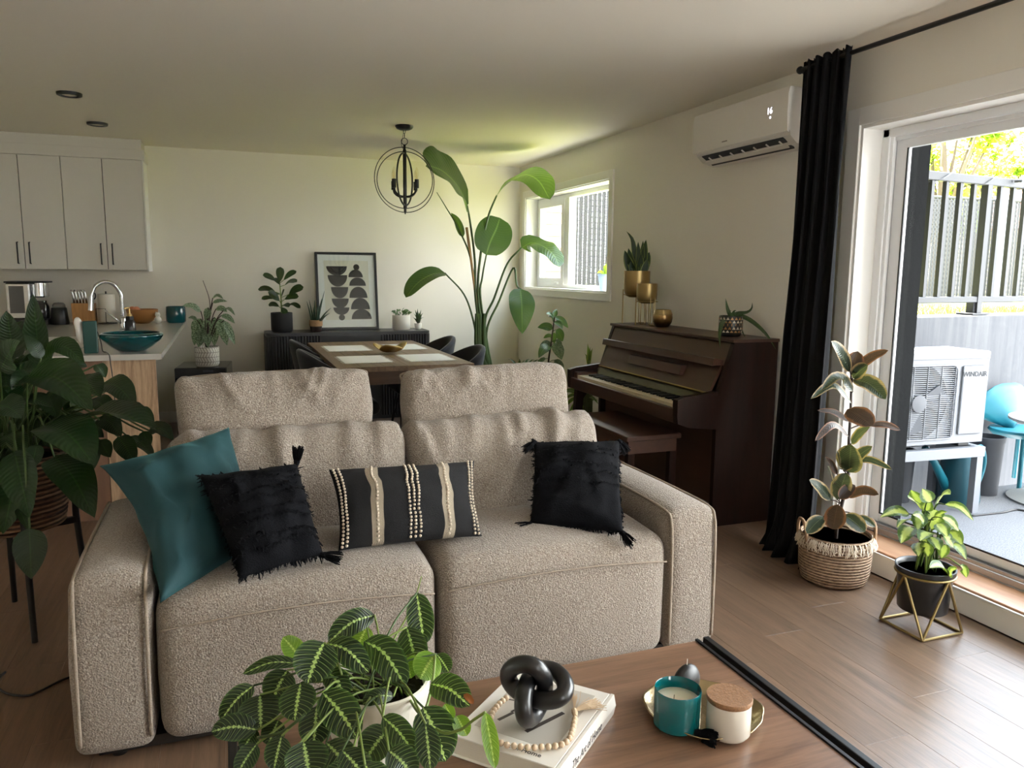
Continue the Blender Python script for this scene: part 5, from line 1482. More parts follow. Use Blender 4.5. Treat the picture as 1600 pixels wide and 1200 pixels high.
bulbm = pane('clear_bulb', (.98, .96, .9), 1.5)
for k in range(4):
    a = math.radians(35+90*k); dx, dy = math.cos(a), math.sin(a); R3 = .118
    pts = cat([(dx*.012, dy*.012, -.515), (dx*.06, dy*.06, -.510), (dx*.105, dy*.105, -.485), (dx*R3, dy*R3, -.455)], 5)
    ar = obj('arm', tube(BM(), pts, .007, 8), m_black, cd_, True)
    obj('candle_sleeve', lathe(BM(), [(0, -.458), (.016, -.458), (.016, -.395), (0, -.395)], 14, (dx*R3, dy*R3, 0)), m_black, ar, True, 40)
    obj('bulb', lathe(BM(), [(.007, -.395), (.014, -.375), (.0165, -.355), (.012, -.33), (.005, -.312), (0, -.306)], 14, (dx*R3, dy*R3, 0)), bulbm, ar, True)
    obj('filament', rod(BM(), (dx*R3, dy*R3, -.393), (dx*R3, dy*R3, -.345), .0022, 5), M('filament_cream', srgb(226, 206, 160), .5) if k == 0 else bpy.data.materials['filament_cream'], ar)

# ================================================================== plants
PROF = {'ovate': (.55, .95), 'ellipse': (.55, .6), 'lance': (.7, 1.25), 'obovate': (.95, .5), 'paddle': (.38, .55), 'narrow': (.5, .9), 'point': (.30, 1.05), 'round': (.42, .45)}
def leaf(pts, w, mat, par, kind='ovate', nrm=None, fold=.18, nu=12, nv=3, wave=0.0, seed=0, name='leaf', curl=0.0):
    """one leaf blade along world points pts (base to tip), w = full width, as a child of par"""
    o0 = V(par.matrix_world.translation) if par.parent else V(par.location)
    if isinstance(pts[0], bpy.types.Object): raise TypeError
    mid = cat(pts, 6); n = len(mid)
    # resample to nu+1
    L = [0]
    for i in range(1, n): L.append(L[-1]+(mid[i]-mid[i-1]).length)
    sm = []
    for k in range(nu+1):
        s = L[-1]*k/nu; i = 1
        while i < n-1 and L[i] < s: i += 1
        t = (s-L[i-1])/max(1e-9, L[i]-L[i-1]); sm.append(mid[i-1].lerp(mid[i], t))
    a, b = PROF[kind]; um = a/(a+b); mxv = um**a*(1-um)**b
    if nrm is None: nrm = (CAM-sm[nu//2]).normalized()*.75+V((0, 0, .55))
    bm = BM(); uvl = bm.loops.layers.uv.new('UVMap'); rows = []
    for k in range(nu+1):
        u = k/nu; uu = .004+u*.992
        T = (sm[min(k+1, nu)]-sm[max(k-1, 0)]).normalized()
        Sd = T.cross(nrm)
        if Sd.length < 1e-4: Sd = T.orthogonal()
        Sd.normalize(); N = Sd.cross(T).normalized()
        hw = w/2*(uu**a*(1-uu)**b)/mxv
        if k == 0: hw *= .3
        if k == nu: hw *= .12
        row = []
        for j in range(-nv, nv+1):
            v = j/nv
            off = N*(fold*abs(v)*hw*(1-curl*abs(v))+wave*w*math.sin(u*17+seed+(2 if j > 0 else 0))*v*v*.5)
            row.append((bm.verts.new(sm[k]+Sd*(v*hw*math.sqrt(max(.2, 1-fold*fold*.5)))+off-o0), u, (v+1)/2))
        rows.append(row)
    for k in range(nu):
        for j in range(2*nv):
            q = (rows[k][j], rows[k][j+1], rows[k+1][j+1], rows[k+1][j])
            f = bm.faces.new([x[0] for x in q])
            for lp, x in zip(f.loops, q): lp[uvl].uv = (x[1], x[2])
    return obj(name, bm, mat, par, True)
def stem(pts, r, mat, par, name='stem', n=6, k=6):
    o0 = V(par.matrix_world.translation) if par.parent else V(par.location)
    p = cat([V(q)-o0 for q in pts], k)
    if isinstance(r, tuple): r = [r[0]+(r[1]-r[0])*i/(len(p)-1) for i in range(len(p))]
    return obj(name, tube(BM(), p, r, n), mat, par, True)
def arc(a, b, h=.0, side=None):
    """three points from a to b with the middle lifted"""
    a, b = V(a), V(b); mid = (a+b)/2; mid.z += h*(b-a).length
    if side is not None: mid += side
    return [a, mid, b]
def lathe_obj(name, prof, mat, par, n=32, sh=45, c=(0, 0, 0)): return obj(name, lathe(BM(), prof, n, c), mat, par, True, sh)

m_stemg = M('green_stem', srgb(62, 84, 38), .5)
m_stemd = M('brown_stem', srgb(58, 44, 36), .7)
m_stemp = M('pale_green_stem', srgb(118, 138, 66), .5)

# ------------------------------------------------------------------ bird of paradise
m_bop = leafmat('bird_of_paradise_leaf', 'plain', srgb(50, 74, 46), srgb(120, 148, 90), rough=.32, trans=.36, tcol=(.30, .46, .06, 1))
m_cream = M('cream_glazed_pot', srgb(216, 208, 176), .3)
bp = thing('bird_of_paradise', 'tall bird of paradise plant in a cream pot in the back corner', 'plant', (2.225, 6.62, 0))
T0 = 7.0
def lp(x, y, sc, ox, oy, t): return P(ox+x/sc, oy+y/sc, t)
Q = lambda x, y, t=T0: lp(x, y, 4, 560, 170, t)
lathe_obj('pot', [(0, 0), (.13, 0), (.15, .02), (.175, .30), (.178, .47), (.178, .50), (.166, .502), (.160, .49), (.155, .44), (0, .44)], m_cream, bp, 44)
lathe_obj('soil', [(0, .442), (.156, .442)], m_soil, bp, 24)
cr = V((2.225, 6.62, .45))
def bstem(*pts, r=(.015, .008)): return stem([V(p) for p in pts], r, m_stemg, bp, n=8)
K = lambda dx, dy: cr+V((dx, dy, 0))
# leaf A (upper left), drooping broad blade
bstem(K(-.01, 0), Q(735, 1200), Q(728, 950), Q(700, 720), Q(680, 605))
leaf([Q(680, 605), Q(625, 490, 6.8), Q(530, 392, 6.5), Q(425, 350, 6.2)], .52, m_bop, bp, 'paddle', nrm=V((.35, -.75, .55)), fold=.12, nu=20, nv=5, wave=.05)
bstem(K(.02, -.02), Q(750, 1200), Q(765, 900), Q(810, 680), Q(865, 540))
leaf([Q(865, 540), Q(930, 470, 6.9), Q(1035, 412, 6.75), Q(1125, 450, 6.6), Q(1195, 565, 6.5)], .33, m_bop, bp, 'paddle', nrm=V((-.25, -.42, .85)), fold=.05, nu=20, nv=5, wave=.05)
bstem(K(.05, .02), Q(765, 1200), Q(775, 1050), Q(800, 910), r=(.012, .007))
leaf([Q(798, 912), Q(825, 830), Q(862, 750, 7.05), Q(885, 682, 7.1)], .34, m_bop, bp, 'round', nrm=V((-.1, -1, .15)), fold=.12, nu=18, nv=5)
bstem(K(.04, -.03), Q(790, 1350), Q(850, 1180), Q(930, 970), Q(1020, 868), r=(.013, .008))
leaf([Q(1020, 868), Q(1085, 838), Q(1160, 862, 6.9), Q(1225, 920, 6.85), Q(1255, 990, 6.8)], .24, m_bop, bp, 'paddle', nrm=V((.1, -.75, .65)), fold=.05, nu=18, nv=4, wave=.04)
bstem(K(-.04, -.02), Q(745, 1500), Q(720, 1330), Q(660, 1160), Q(540, 1026), r=(.012, .007))
leaf([Q(540, 1026), Q(460, 1035, 6.9), Q(370, 1090, 6.8), Q(297, 1180, 6.7)], .20, m_bop, bp, 'paddle', nrm=V((-.3, -.6, .7)), fold=.25, nu=18, nv=4)
C5 = lambda x, y, t: lp(x, y, 3.478, 780, 330, t)
bstem(K(.03, .01), Q(800, 1400), Q(880, 1200), Q(968, 995), C5(95, 400, 6.9), C5(118, 425, 6.8), r=(.012, .007))
leaf([C5(115, 422, 6.8), C5(122, 500, 6.7), C5(124, 590, 6.68), C5(126, 668, 6.7)], .235, m_bop, bp, 'ovate', nrm=V((-.1, -1, .2)), fold=.10, nu=18, nv=5, wave=.03)
bstem(K(-.03, .02), Q(735, 1200), Q(700, 930), Q(620, 740), Q(550, 620), Q(490, 522), r=(.013, .003))
leaf([Q(655, 800), Q(635, 740), Q(612, 690), Q(578, 650)], .075, m_bop, bp, 'narrow', nrm=V((-.6, -.7, .3)), fold=.3, nu=14)
stem([K(0, .03), Q(738, 1200), Q(705, 950), Q(676, 742)], (.010, .012), M('dry_stalk', srgb(176, 140, 92), .8), bp, 'dry_stalk')
for dx, dy, x in ((-.02, .0, 742), (.03, .0, 765), (.0, .03, 755), (.045, .01, 790)): bstem(K(dx, dy), Q(x, 1500), Q(x-4, 1280), r=(.034, .014))

# ------------------------------------------------------------------ peace lily on its stand
m_lily = leafmat('peace_lily_leaf', 'plain', srgb(18, 42, 17), srgb(54, 88, 44), rough=.34, trans=.16, tcol=(.14, .30, .03, 1))
bx0, by0 = -.805, 3.43
ly = thing('peace_lily', 'large dark peace lily in a wicker basket at the left edge', 'plant', (bx0, by0, .40))
g = G('brown_wicker')
z = g.n('SeparateXYZ', {0: g.coord('Object')}).outputs[2]
w1 = g.math('SINE', g.math('MULTIPLY', z, 330.0)); ns = g.noise(g.coord('Object', (1, 1, 8)), 26, 3)
m_wick = g.done(g.bsdf(g.ramp(g.math('ADD', g.math('MULTIPLY', w1, .35), ns), (.2, srgb(58, 38, 27)), (.6, srgb(122, 88, 66)), (.95, srgb(166, 128, 100))), .75, Normal=g.bump(w1, .8, .006)))
BR, BH = .190, .285
prof = [(0, 0), (BR-.03, 0)]
nc = 20
for i in range(nc):
    z0 = BH*i/nc; r = BR-.022+.022*math.sin(PI*min(1, (i+.5)/nc*1.15)*.62)
    prof += [(r, z0+.001), (r+.006, z0+BH/nc*.5), (r, z0+BH/nc-.001)]
prof += [(BR-.004, BH), (BR-.014, BH), (BR-.02, BH-.03), (0, BH-.03)]
lathe_obj('basket', prof, m_wick, ly, 44, 60); lathe_obj('soil', [(0, BH-.028), (BR-.02, BH-.028)], m_soil, ly, 20)
stn = thing('plant_stand', 'black four legged plant stand holding the wicker basket', 'plant stand', (bx0, by0, 0))
for k in range(4):
    a = math.radians(-70+90*k); r0 = BR+.020; r1 = BR+.046
    b = BM(); p0 = V((math.cos(a)*r1, math.sin(a)*r1, 0)); p1 = V((math.cos(a)*r0, math.sin(a)*r0, .40)); p2 = V((math.cos(a)*r0, math.sin(a)*r0, .54))
    obj('leg', tube(b, [p0, p1, p2], [.011, .013, .012], 8), m_black, stn, True, 50)
for k in range(2):
    a = math.radians(-70+90*k); b = BM(); d = V((math.cos(a), math.sin(a), 0))*(BR+.02); box(b, (0, 0, .380+.0*k), (2*(BR+.02), .024, .026), rz=a, bev=.003); obj('cross_bar', b, m_black, stn)
lc = V((bx0, by0, .66))
LQ = lambda x, y, t: lp(x, y, 4, 0, 400, t)
rr = random.Random(31)
lilies = [  # base, tip (crop pixels), width m, depth base/tip, lift
 (250, 690, 205, 235, .085, 2.95, 2.90, 0), (90, 640, 40, 340, .095, 2.85, 2.8, 0), (0, 720, 130, 535, .10, 2.7, 2.65, .1), (255, 640, 150, 490, .05, 2.8, 2.8, .1),
 (270, 650, 530, 670, .085, 2.9, 2.85, .30), (395, 720, 545, 690, .07, 2.95, 3.0, .2), (170, 750, 580, 965, .15, 2.8, 2.6, .12), (210, 760, 70, 835, .06, 2.9, 2.8, .2),
 (480, 770, 625, 885, .11, 3.0, 2.9, .1), (640, 800, 850, 945, .10, 3.1, 3.0, .15), (500, 1020, 985, 1090, .155, 2.85, 2.75, .12), (-20, 930, 138, 1015, .10, 2.6, 2.55, .1),
 (290, 860, 355, 1010, .08, 3.0, 2.95, .05), (290, 1060, 590, 1310, .17, 2.75, 2.55, .10), (340, 1255, 590, 1640, .13, 2.75, 2.5, .08), (90, 1220, 185, 1640, .105, 2.6, 2.45, 0),
 (115, 1300, 20, 1740, .12, 2.6, 2.45, 0), (930, 1090, 1085, 1150, .065, 3.1, 3.1, .25), (740, 1130, 850, 1310, .075, 3.1, 3.0, .05), (800, 1130, 965, 1260, .065, 3.15, 3.1, .1),
 (620, 1150, 690, 1260, .06, 3.1, 3.1, 0), (520, 1080, 650, 1135, .06, 3.1, 3.1, .1), (895, 1095, 935, 1200, .05, 3.15, 3.15, 0), (185, 1700, 195, 2020, .09, 2.45, 2.42, 0),
 (110, 1580, 180, 1720, .03, 2.5, 2.45, .1), (230, 1010, 240, 1140, .05, 3.0, 3.0, 0), (510, 1100, 590, 1330, .09, 3.0, 2.95, .05), (850, 960, 965, 1065, .05, 3.15, 3.1, .15),
 (560, 900, 700, 1010, .09, 3.1, 3.05, .15), (700, 830, 830, 900, .06, 3.2, 3.2, .2), (150, 900, 230, 780, .07, 3.1, 3.1, .1), (340, 1100, 420, 1000, .06, 3.05, 3.0, .1),
 (30, 1120, 140, 1250, .09, 2.75, 2.65, .1), (420, 990, 470, 870, .05, 3.1, 3.05, .1), (620, 1010, 760, 1130, .08, 3.1, 3.0, .1), (60, 830, 10, 640, .08, 2.9, 2.9, .0),
 (600, 680, 660, 760, .05, 3.2, 3.2, .1), (450, 1200, 540, 1330, .06, 3.05, 3.0, .1), (230, 1180, 190, 1350, .06, 2.7, 2.65, 0)]
for i, (x0, y0, x1, y1, w, ta, tb_, h) in enumerate(lilies):
    a, b = LQ(x0, y0, ta), LQ(x1, y1, tb_)
    L_ = (b-a).length
    nr = (CAM-a).normalized()*.6+V((rr.uniform(-.3, .3), rr.uniform(-.2, .2), .6))
    leaf(arc(a, b, h), w*1.08, m_lily, ly, 'ovate', nrm=nr, fold=rr.uniform(.12, .35), nu=12, nv=3, wave=.06, seed=i)
    root = lc+V((rr.uniform(-.08, .08), rr.uniform(-.08, .08), 0)); mid = root.lerp(a, .55); mid.z += .12*max(.2, (a-root).length)
    if a.z < root.z+.12: mid.z = max(mid.z, root.z+.20)
    stem([root, mid, a], .0038, m_stemg, ly, n=5, k=5)
for i in range(34):                                # the inner bush
    an = rr.uniform(0, 6.283); rad = rr.uniform(.05, .30); zz = rr.uniform(.05, .42)
    a = lc+V((math.cos(an)*rad*.6, math.sin(an)*rad*.6, zz)); b = a+V((math.cos(an)*rr.uniform(.10, .22), math.sin(an)*rr.uniform(.10, .22), rr.uniform(-.14, .12)))
    if b.y < 3.05: continue
    leaf(arc(a, b, .15), rr.uniform(.06, .10), m_lily, ly, 'ovate', nrm=V((rr.uniform(-.4, .4), -.5, .8)), fold=.2, nu=9, nv=2, wave=.05, seed=i)
    stem([lc+V((rr.uniform(-.07, .07), rr.uniform(-.07, .07), 0)), lc.lerp(a, .6)+V((0, 0, .05)), a], .0034, m_stemg, ly, n=5, k=4)

# ------------------------------------------------------------------ prayer plant on the coffee table
m_mar = leafmat('prayer_plant_leaf', 'maranta', srgb(13, 34, 14), srgb(172, 202, 120), srgb(70, 104, 48), rough=.30, trans=.16, tcol=(.20, .36, .03, 1))
m_marb = leafmat('prayer_plant_young_leaf', 'maranta', srgb(92, 132, 34), srgb(196, 218, 120), srgb(150, 186, 70), rough=.32, trans=.38, tcol=(.45, .62, .06, 1))
m_rib = M('white_ribbed_pot', srgb(226, 222, 208), .35)
mpc = V((.258, 1.462, TZ))
mp = thing('prayer_plant', 'prayer plant with pale striped leaves in white ribbed pot on coffee table', 'plant', mpc)
b = BM(); n = 72; rings = []
for r, z, rib in ((0, .002, 0), (.072, .002, 0), (.080, .008, .2), (.094, .07, 1), (.103, .145, 1), (.105, .158, .2), (.104, .166, 0), (.099, .168, 0), (.096, .162, 0), (.094, .135, 0), (0, .135, 0)):
    rings.append([b.verts.new((0, 0, z))] if r == 0 else [b.verts.new(((r+rib*.0022*(1 if k % 2 else -1))*math.cos(2*PI*k/n), (r+rib*.0022*(1 if k % 2 else -1))*math.sin(2*PI*k/n), z)) for k in range(n)])
for A_, B_ in zip(rings, rings[1:]):
    for k in range(n):
        q = (k+1) % n
        if len(A_) == 1: b.faces.new((A_[0], B_[q], B_[k]))
        elif len(B_) == 1: b.faces.new((A_[k], A_[q], B_[0]))
        else: b.faces.new((A_[k], A_[q], B_[q], B_[k]))
obj('pot', b, m_rib, mp, True, 40)
b = BM(); bmesh.ops.create_grid(b, x_segments=24, y_segments=24, size=.093)
for v in list(b.verts):
    if math.hypot(v.co.x, v.co.y) > .0945: b.verts.remove(v)
    else: v.co.z = .142+.008*noise.noise(v.co*60)
obj('soil', b, m_soil, mp)
MQ = lambda x, y, t: lp(x, y, 4, 320, 900, t)
mc = mpc+V((0, 0, .145)); rr = random.Random(12)
mars = [ # base, tip, width px(crop), t base, t tip, lift, bright
 (1325, 105, 1372, 432, 125, 1.72, 1.68, .0, 0), (1060, 245, 772, 415, 115, 1.72, 1.66, .12, 0), (1015, 315, 925, 490, 120, 1.74, 1.70, .0, 1), (612, 540, 488, 382, 100, 1.66, 1.66, .05, 1),
 (748, 415, 640, 672, 200, 1.52, 1.46, .08, 0), (765, 420, 1025, 605, 130, 1.55, 1.50, .14, 0), (1000, 408, 1255, 690, 150, 1.56, 1.50, .16, 0), (1262, 318, 1330, 600, 140, 1.64, 1.60, .05, 0),
 (595, 548, 238, 612, 62, 1.60, 1.58, .12, 0), (305, 685, 98, 905, 105, 1.55, 1.50, .10, 0), (345, 742, 350, 955, 190, 1.52, 1.46, .06, 0), (515, 590, 420, 790, 150, 1.60, 1.56, .08, 0),
 (600, 668, 560, 905, 170, 1.48, 1.42, .05, 0), (738, 728, 955, 1015, 175, 1.44, 1.38, .06, 0), (330, 962, 40, 972, 125, 1.46, 1.44, .10, 0), (752, 585, 890, 765, 110, 1.52, 1.48, .10, 0),
 (1178, 752, 985, 802, 72, 1.48, 1.46, .15, 0), (1440, 488, 1345, 645, 140, 1.58, 1.54, .05, 1), (1450, 488, 1525, 600, 80, 1.58, 1.58, .05, 0), (1112, 880, 1312, 1112, 120, 1.38, 1.34, .08, 0),
 (1380, 925, 1410, 1215, 120, 1.36, 1.30, .03, 0), (1365, 820, 1505, 1160, 200, 1.42, 1.38, .08, 0), (1155, 955, 995, 1165, 165, 1.40, 1.36, .08, 0), (1150, 1090, 1310, 1260, 150, 1.32, 1.30, .08, 0),
 (760, 1040, 915, 1250, 160, 1.36, 1.32, .08, 0), (618, 1035, 655, 1270, 200, 1.34, 1.30, .05, 0), (700, 815, 680, 1065, 150, 1.44, 1.40, .03, 0), (320, 955, 235, 1095, 90, 1.50, 1.46, .05, 0),
 (480, 1000, 430, 1215, 120, 1.40, 1.36, .03, 0), (325, 1050, 200, 1240, 100, 1.44, 1.40, .05, 0), (860, 1090, 1020, 1290, 150, 1.32, 1.28, .05, 0), (520, 1120, 560, 1330, 130, 1.34, 1.3, .02, 0),
 (460, 900, 395, 1060, 110, 1.52, 1.48, .02, 0), (1240, 500, 1290, 640, 110, 1.60, 1.56, .05, 1), (900, 1180, 760, 1340, 130, 1.30, 1.27, .03, 0), (1000, 1180, 1120, 1340, 140, 1.29, 1.26, .03, 0)]
for i, (x0, y0, x1, y1, wp_, ta, tb_, h, br) in enumerate(mars):
    a, b = MQ(x0, y0, ta), MQ(x1, y1, tb_)
    a.z = max(a.z, TZ+.03); b.z = max(b.z, TZ+.012)
    w = wp_/4*(ta+tb_)/2/FPX
    nr = (CAM-a).normalized()*.9+V((rr.uniform(-.25, .25), rr.uniform(-.25, .15), .25))
    leaf(arc(a, b, h), w*1.36, m_marb if br else m_mar, mp, 'ellipse', nrm=nr, fold=rr.uniform(-.10, .22), nu=14, nv=4, wave=.02, seed=i)
    root = mc+V((rr.uniform(-.06, .05), rr.uniform(-.05, .05), -.01)); mid = root.lerp(a, .5); mid.z = (root.z+a.z)/2+.02+.06*(a-root).length
    stem([root, mid, a], .0022, m_stemp if i % 3 else m_stemg, mp, n=5, k=5)
M5 = lambda x, y, t: lp(x, y, 5.333, 660, 980, t)
for (x0, y0, x1, y1, w, ta, tb_, h, mt) in ((525, 710, 605, 1180, .024, 1.36, 1.32, .02, m_marb), (285, 738, 372, 905, .028, 1.42, 1.40, .0, m_marb), (185, 640, 255, 772, .02, 1.45, 1.44, .0, m_marb), (70, 470, 395, 660, .047, 1.45, 1.38, .10, m_mar)):
    leaf(arc(M5(x0, y0, ta), M5(x1, y1, tb_), h), w*1.2, mt, mp, 'ellipse', nrm=(CAM-M5(x0, y0, ta)).normalized()+V((.2, 0, .2)), fold=.15, nu=14, nv=4)
leaf(arc(M5(345, 560, 1.375), M5(425, 640, 1.36), .1), .012, M('dry_leaf_tip', srgb(146, 88, 40), .8), mp, 'round', nu=6, nv=2, wave=.3, name='dry_leaf_tip')
stem([mc+V((.05, -.03, 0)), M5(120, 850, 1.40), M5(300, 860, 1.38), M5(430, 770, 1.37), M5(525, 708, 1.36)], .0028, m_stemp, mp)
stem([mc+V((.04, .04, 0)), MQ(1160, 450, 1.64), MQ(1260, 260, 1.70), MQ(1325, 105, 1.72), MQ(1355, 0, 1.73)], (.003, .0012), m_stemp, mp)
stem([mc+V((.05, 0, 0)), MQ(1350, 860, 1.42), MQ(1420, 680, 1.5), MQ(1440, 490, 1.58)], .0028, m_stemp, mp)
stem([mc+V((-.08, -.02, .02)), MQ(600, 890, 1.42), MQ(470, 980, 1.42), MQ(330, 1010, 1.45)], .0028, m_stemg, mp)

# ------------------------------------------------------------------ variegated rubber plant in a fringed basket
m_rub = leafmat('rubber_plant_leaf', 'margin', srgb(34, 50, 36), srgb(176, 150, 112), srgb(120, 132, 96), rough=.28, trans=.12, tcol=(.3, .3, .08, 1))
m_rubd = leafmat('rubber_plant_old_leaf', 'margin', srgb(46, 36, 33), srgb(134, 92, 68), srgb(96, 78, 66), rough=.32, trans=.10, tcol=(.3, .15, .06, 1))
rbc = V((2.60, 2.70, 0))
rb = thing('rubber_plant', 'variegated rubber plant in a fringed seagrass basket by the curtain', 'plant', rbc)
g = G('seagrass_weave')
z = g.n('SeparateXYZ', {0: g.coord('Object')}).outputs[2]
w1 = g.math('SINE', g.math('MULTIPLY', z, 460.0)); nn = g.noise(g.coord('Object', (1, 1, 3)), 46, 4, .7)
m_sea = g.done(g.bsdf(g.ramp(g.math('ADD', g.math('MULTIPLY', w1, .18), nn), (.25, srgb(92, 70, 54)), (.5, srgb(154, 126, 100)), (.8, srgb(192, 168, 140))), .85, Normal=g.bump(g.math('ADD', g.math('MULTIPLY', w1, .6), nn), .8, .006)))
lathe_obj('basket', [(0, 0), (.120, 0), (.142, .012), (.155, .06), (.159, .14), (.158, .215), (.153, .228), (.148, .222), (.147, .16), (0, .16)], m_sea, rb, 44, 60)
lathe_obj('soil', [(0, .205), (.148, .205)], M('bark_soil', srgb(128, 110, 96), .95, bump=(70, .8), var=(90, .8)), rb, 24)
b = BM(); rr = random.Random(3)
for k in range(420):
    a = rr.uniform(0, 6.283); r = .158; p = V((math.cos(a)*r, math.sin(a)*r, .214+rr.uniform(-.004, .010))); L = rr.uniform(.028, .050)
    d = V((math.cos(a), math.sin(a), 0)); s = V((-math.sin(a), math.cos(a), 0)); md = p+d*.012-V((0, 0, L*.45)); q = p+d*rr.uniform(.006, .02)+s*rr.gauss(0, .008)-V((0, 0, L))
    tube(b, [p, md, q], .0016, 3, caps=False)
obj('fringe', b, M('cotton_fringe', srgb(222, 208, 188), .9), rb)['kind'] = 'stuff'
m_rope = M('rope_handle', srgb(150, 118, 88), .85, bump=(140, .8))
for s in (-1, 1):
    v = V((s*.142, -s*.055, 0)).normalized()*.152; sd = V((-v.y, v.x, 0)).normalized()
    pts = [v+sd*.055+V((0, 0, .20)), v*1.03+sd*.05+V((0, 0, .25)), v*1.05+sd*.025+V((0, 0, .285)), v*1.05-sd*.025+V((0, 0, .285)), v*1.03-sd*.05+V((0, 0, .25)), v-sd*.055+V((0, 0, .20))]
    obj('handle', tube(BM(), cat(pts, 5), .0075, 8), m_rope, rb, True)
TR = 3.48
RQ = lambda x, y, t=TR: lp(x, y, 4, 1200, 480, t)
stp = [rbc+V((0, 0, .19)), P(1309, 815, TR), RQ(500, 1060), RQ(505, 860), RQ(518, 610), RQ(520, 430), RQ(522, 400)]
stem(stp, (.009, .004), m_stemd, rb, n=8)
rubs = [(512, 402, 395, 212, 80, 0, .05), (522, 412, 562, 276, 100, 1, 0), (545, 392, 752, 270, 58, 1, .08), (530, 442, 625, 362, 85, 0, .05), (535, 450, 735, 575, 105, 0, .12), (530, 525, 335, 520, 62, 0, .25),
 (520, 600, 268, 572, 50, 0, .25), (495, 640, 650, 745, 125, 1, .05), (632, 738, 828, 768, 40, 1, .1), (508, 715, 308, 645, 34, 1, .12), (503, 805, 293, 838, 46, 1, .25), (520, 852, 636, 748, 62, 0, .05),
 (505, 1030, 520, 858, 140, 0, 0), (470, 1020, 652, 868, 70, 0, .05), (500, 958, 775, 1015, 44, 0, .12), (432, 1045, 358, 938, 32, 1, .05), (408, 1100, 372, 995, 50, 0, 0), (392, 1205, 258, 1080, 70, 0, .05),
 (430, 1200, 490, 1035, 108, 0, 0), (500, 1185, 692, 1172, 58, 1, .15), (450, 1010, 430, 900, 60, 0, .0)]
for i, (x0, y0, x1, y1, w, dk, h) in enumerate(rubs):
    d = rr.uniform(-.12, .04); a = RQ(x0, y0, TR-.01); b = RQ(x1, y1, TR-.05+d)
    leaf(arc(a, b, h), w/4*TR/FPX*1.15, m_rubd if dk else m_rub, rb, 'ellipse', nrm=(CAM-a).normalized()*.8+V((rr.uniform(-.4, .4), 0, .4)), fold=rr.uniform(.05, .3), nu=12, nv=3, wave=.03, seed=i)
    # petiole to the nearest point of the stem
    best = min(cat(stp, 10), key=lambda q: (q-a).length+abs(q.z-(a.z-.03)))
    if (best-a).length > .012: stem(arc(best, a, .1), .0028, m_stemd, rb, 'petiole', n=5, k=4)
R8 = lambda x, y, t: lp(x, y, 3.333, 1120, 740, t)
for i, (x0, y0, x1, y1, w, dk) in enumerate(((605, 290, 630, 160, 92, 1), (665, 215, 772, 305, 78, 0), (555, 225, 468, 312, 70, 0), (735, 222, 825, 278, 40, 0), (640, 130, 720, 60, 60, 1))):
    a = R8(x0, y0, 3.44); b = R8(x1, y1, 3.36+.02*i); leaf(arc(a, b, .05), w/3.333*TR/FPX*1.15, m_rubd if dk else m_rub, rb, 'ellipse', nrm=(CAM-a).normalized()+V((.1, 0, .4)), fold=.15, nu=12, nv=3, seed=i)
    stem(arc(P(1309, 800, TR), a, .1), .0028, m_stemd, rb, 'petiole', n=5, k=4)

# ------------------------------------------------------------------ dieffenbachia on a gold geometric stand
m_die = leafmat('dumb_cane_leaf', 'centre', srgb(44, 76, 22), srgb(196, 208, 126), srgb(80, 116, 34), rough=.36, trans=.19, tcol=(.50, .62, .10, 1))
dc = V((2.579, 2.194, 0))
ds = thing('geometric_stand', 'gold wire geometric stand holding a black pot by the door sill', 'plant stand', dc, .0)
hs_ = .1035; RZ_ = .232; RR_ = .1075
m_gw = M('antique_gold_wire', (.26, .185, .075), .42, .85)
cs = [V((sx*hs_, sy*hs_, .006)) for sx, sy in ((-1, -1), (1, -1), (1, 1), (-1, 1))]
for i in range(4): obj('base_bar', rod(BM(), cs[i], cs[(i+1) % 4], .0055, 8), m_gw, ds)
tops = [V((math.cos(a)*RR_, math.sin(a)*RR_, RZ_)) for a in (-PI/2, 0, PI/2, PI)]
for i in range(4):
    for c in (cs[i], cs[(i+1) % 4]): obj('strut', rod(BM(), c, tops[i], .0055, 8), m_gw, ds)
obj('ring', tube(BM(), [(math.cos(2*PI*k/44)*RR_, math.sin(2*PI*k/44)*RR_, RZ_) for k in range(44)], .0055, 8, closed=True), m_gw, ds, True)
df = thing('dumb_cane', 'green and cream dumb cane plant in a black pot on gold stand', 'plant', dc+V((0, 0, .08)))
lathe_obj('pot', [(0, 0), (.088, 0), (.092, .004), (.101, .14), (.103, .158), (.110, .160), (.111, .178), (.106, .178), (.100, .172), (.098, .14), (0, .14)], M('satin_black_pot', (.014, .014, .015), .32), df, 44)
lathe_obj('soil', [(0, .158), (.1, .158)], m_soil, df, 24)
dies = [(1000, 210, 850, 227, 44, .12), (1060, 155, 1012, 85, 48, 0), (1110, 150, 1070, 78, 62, 0), (1150, 152, 1218, 108, 52, .1), (1060, 182, 998, 128, 60, .05), (1085, 192, 1112, 138, 52, 0), (1190, 160, 1338, 246, 36, .18),
 (1140, 188, 1118, 292, 85, .05), (1062, 208, 1045, 295, 56, .05), (1010, 242, 938, 282, 42, .1), (1012, 278, 958, 365, 62, .05), (1165, 292, 1262, 278, 46, .12), (1113, 308, 1058, 352, 58, .1), (1200, 308, 1280, 372, 58, .1),
 (1180, 312, 1232, 385, 50, .05), (1218, 368, 1300, 450, 42, .12), (1052, 358, 1050, 432, 50, .05), (1090, 358, 1100, 432, 45, .05), (1190, 368, 1170, 442, 40, .05), (1205, 522, 1108, 490, 58, .1), (1270, 480, 1300, 542, 30, .2),
 (1210, 532, 1252, 498, 34, .1), (1130, 240, 1200, 200, 50, .1), (1080, 250, 1020, 215, 46, .1), (1150, 260, 1200, 330, 56, .1), (1060, 300, 1090, 370, 50, .05), (1120, 330, 1160, 400, 52, .05), (1175, 230, 1260, 300, 40, .15)]
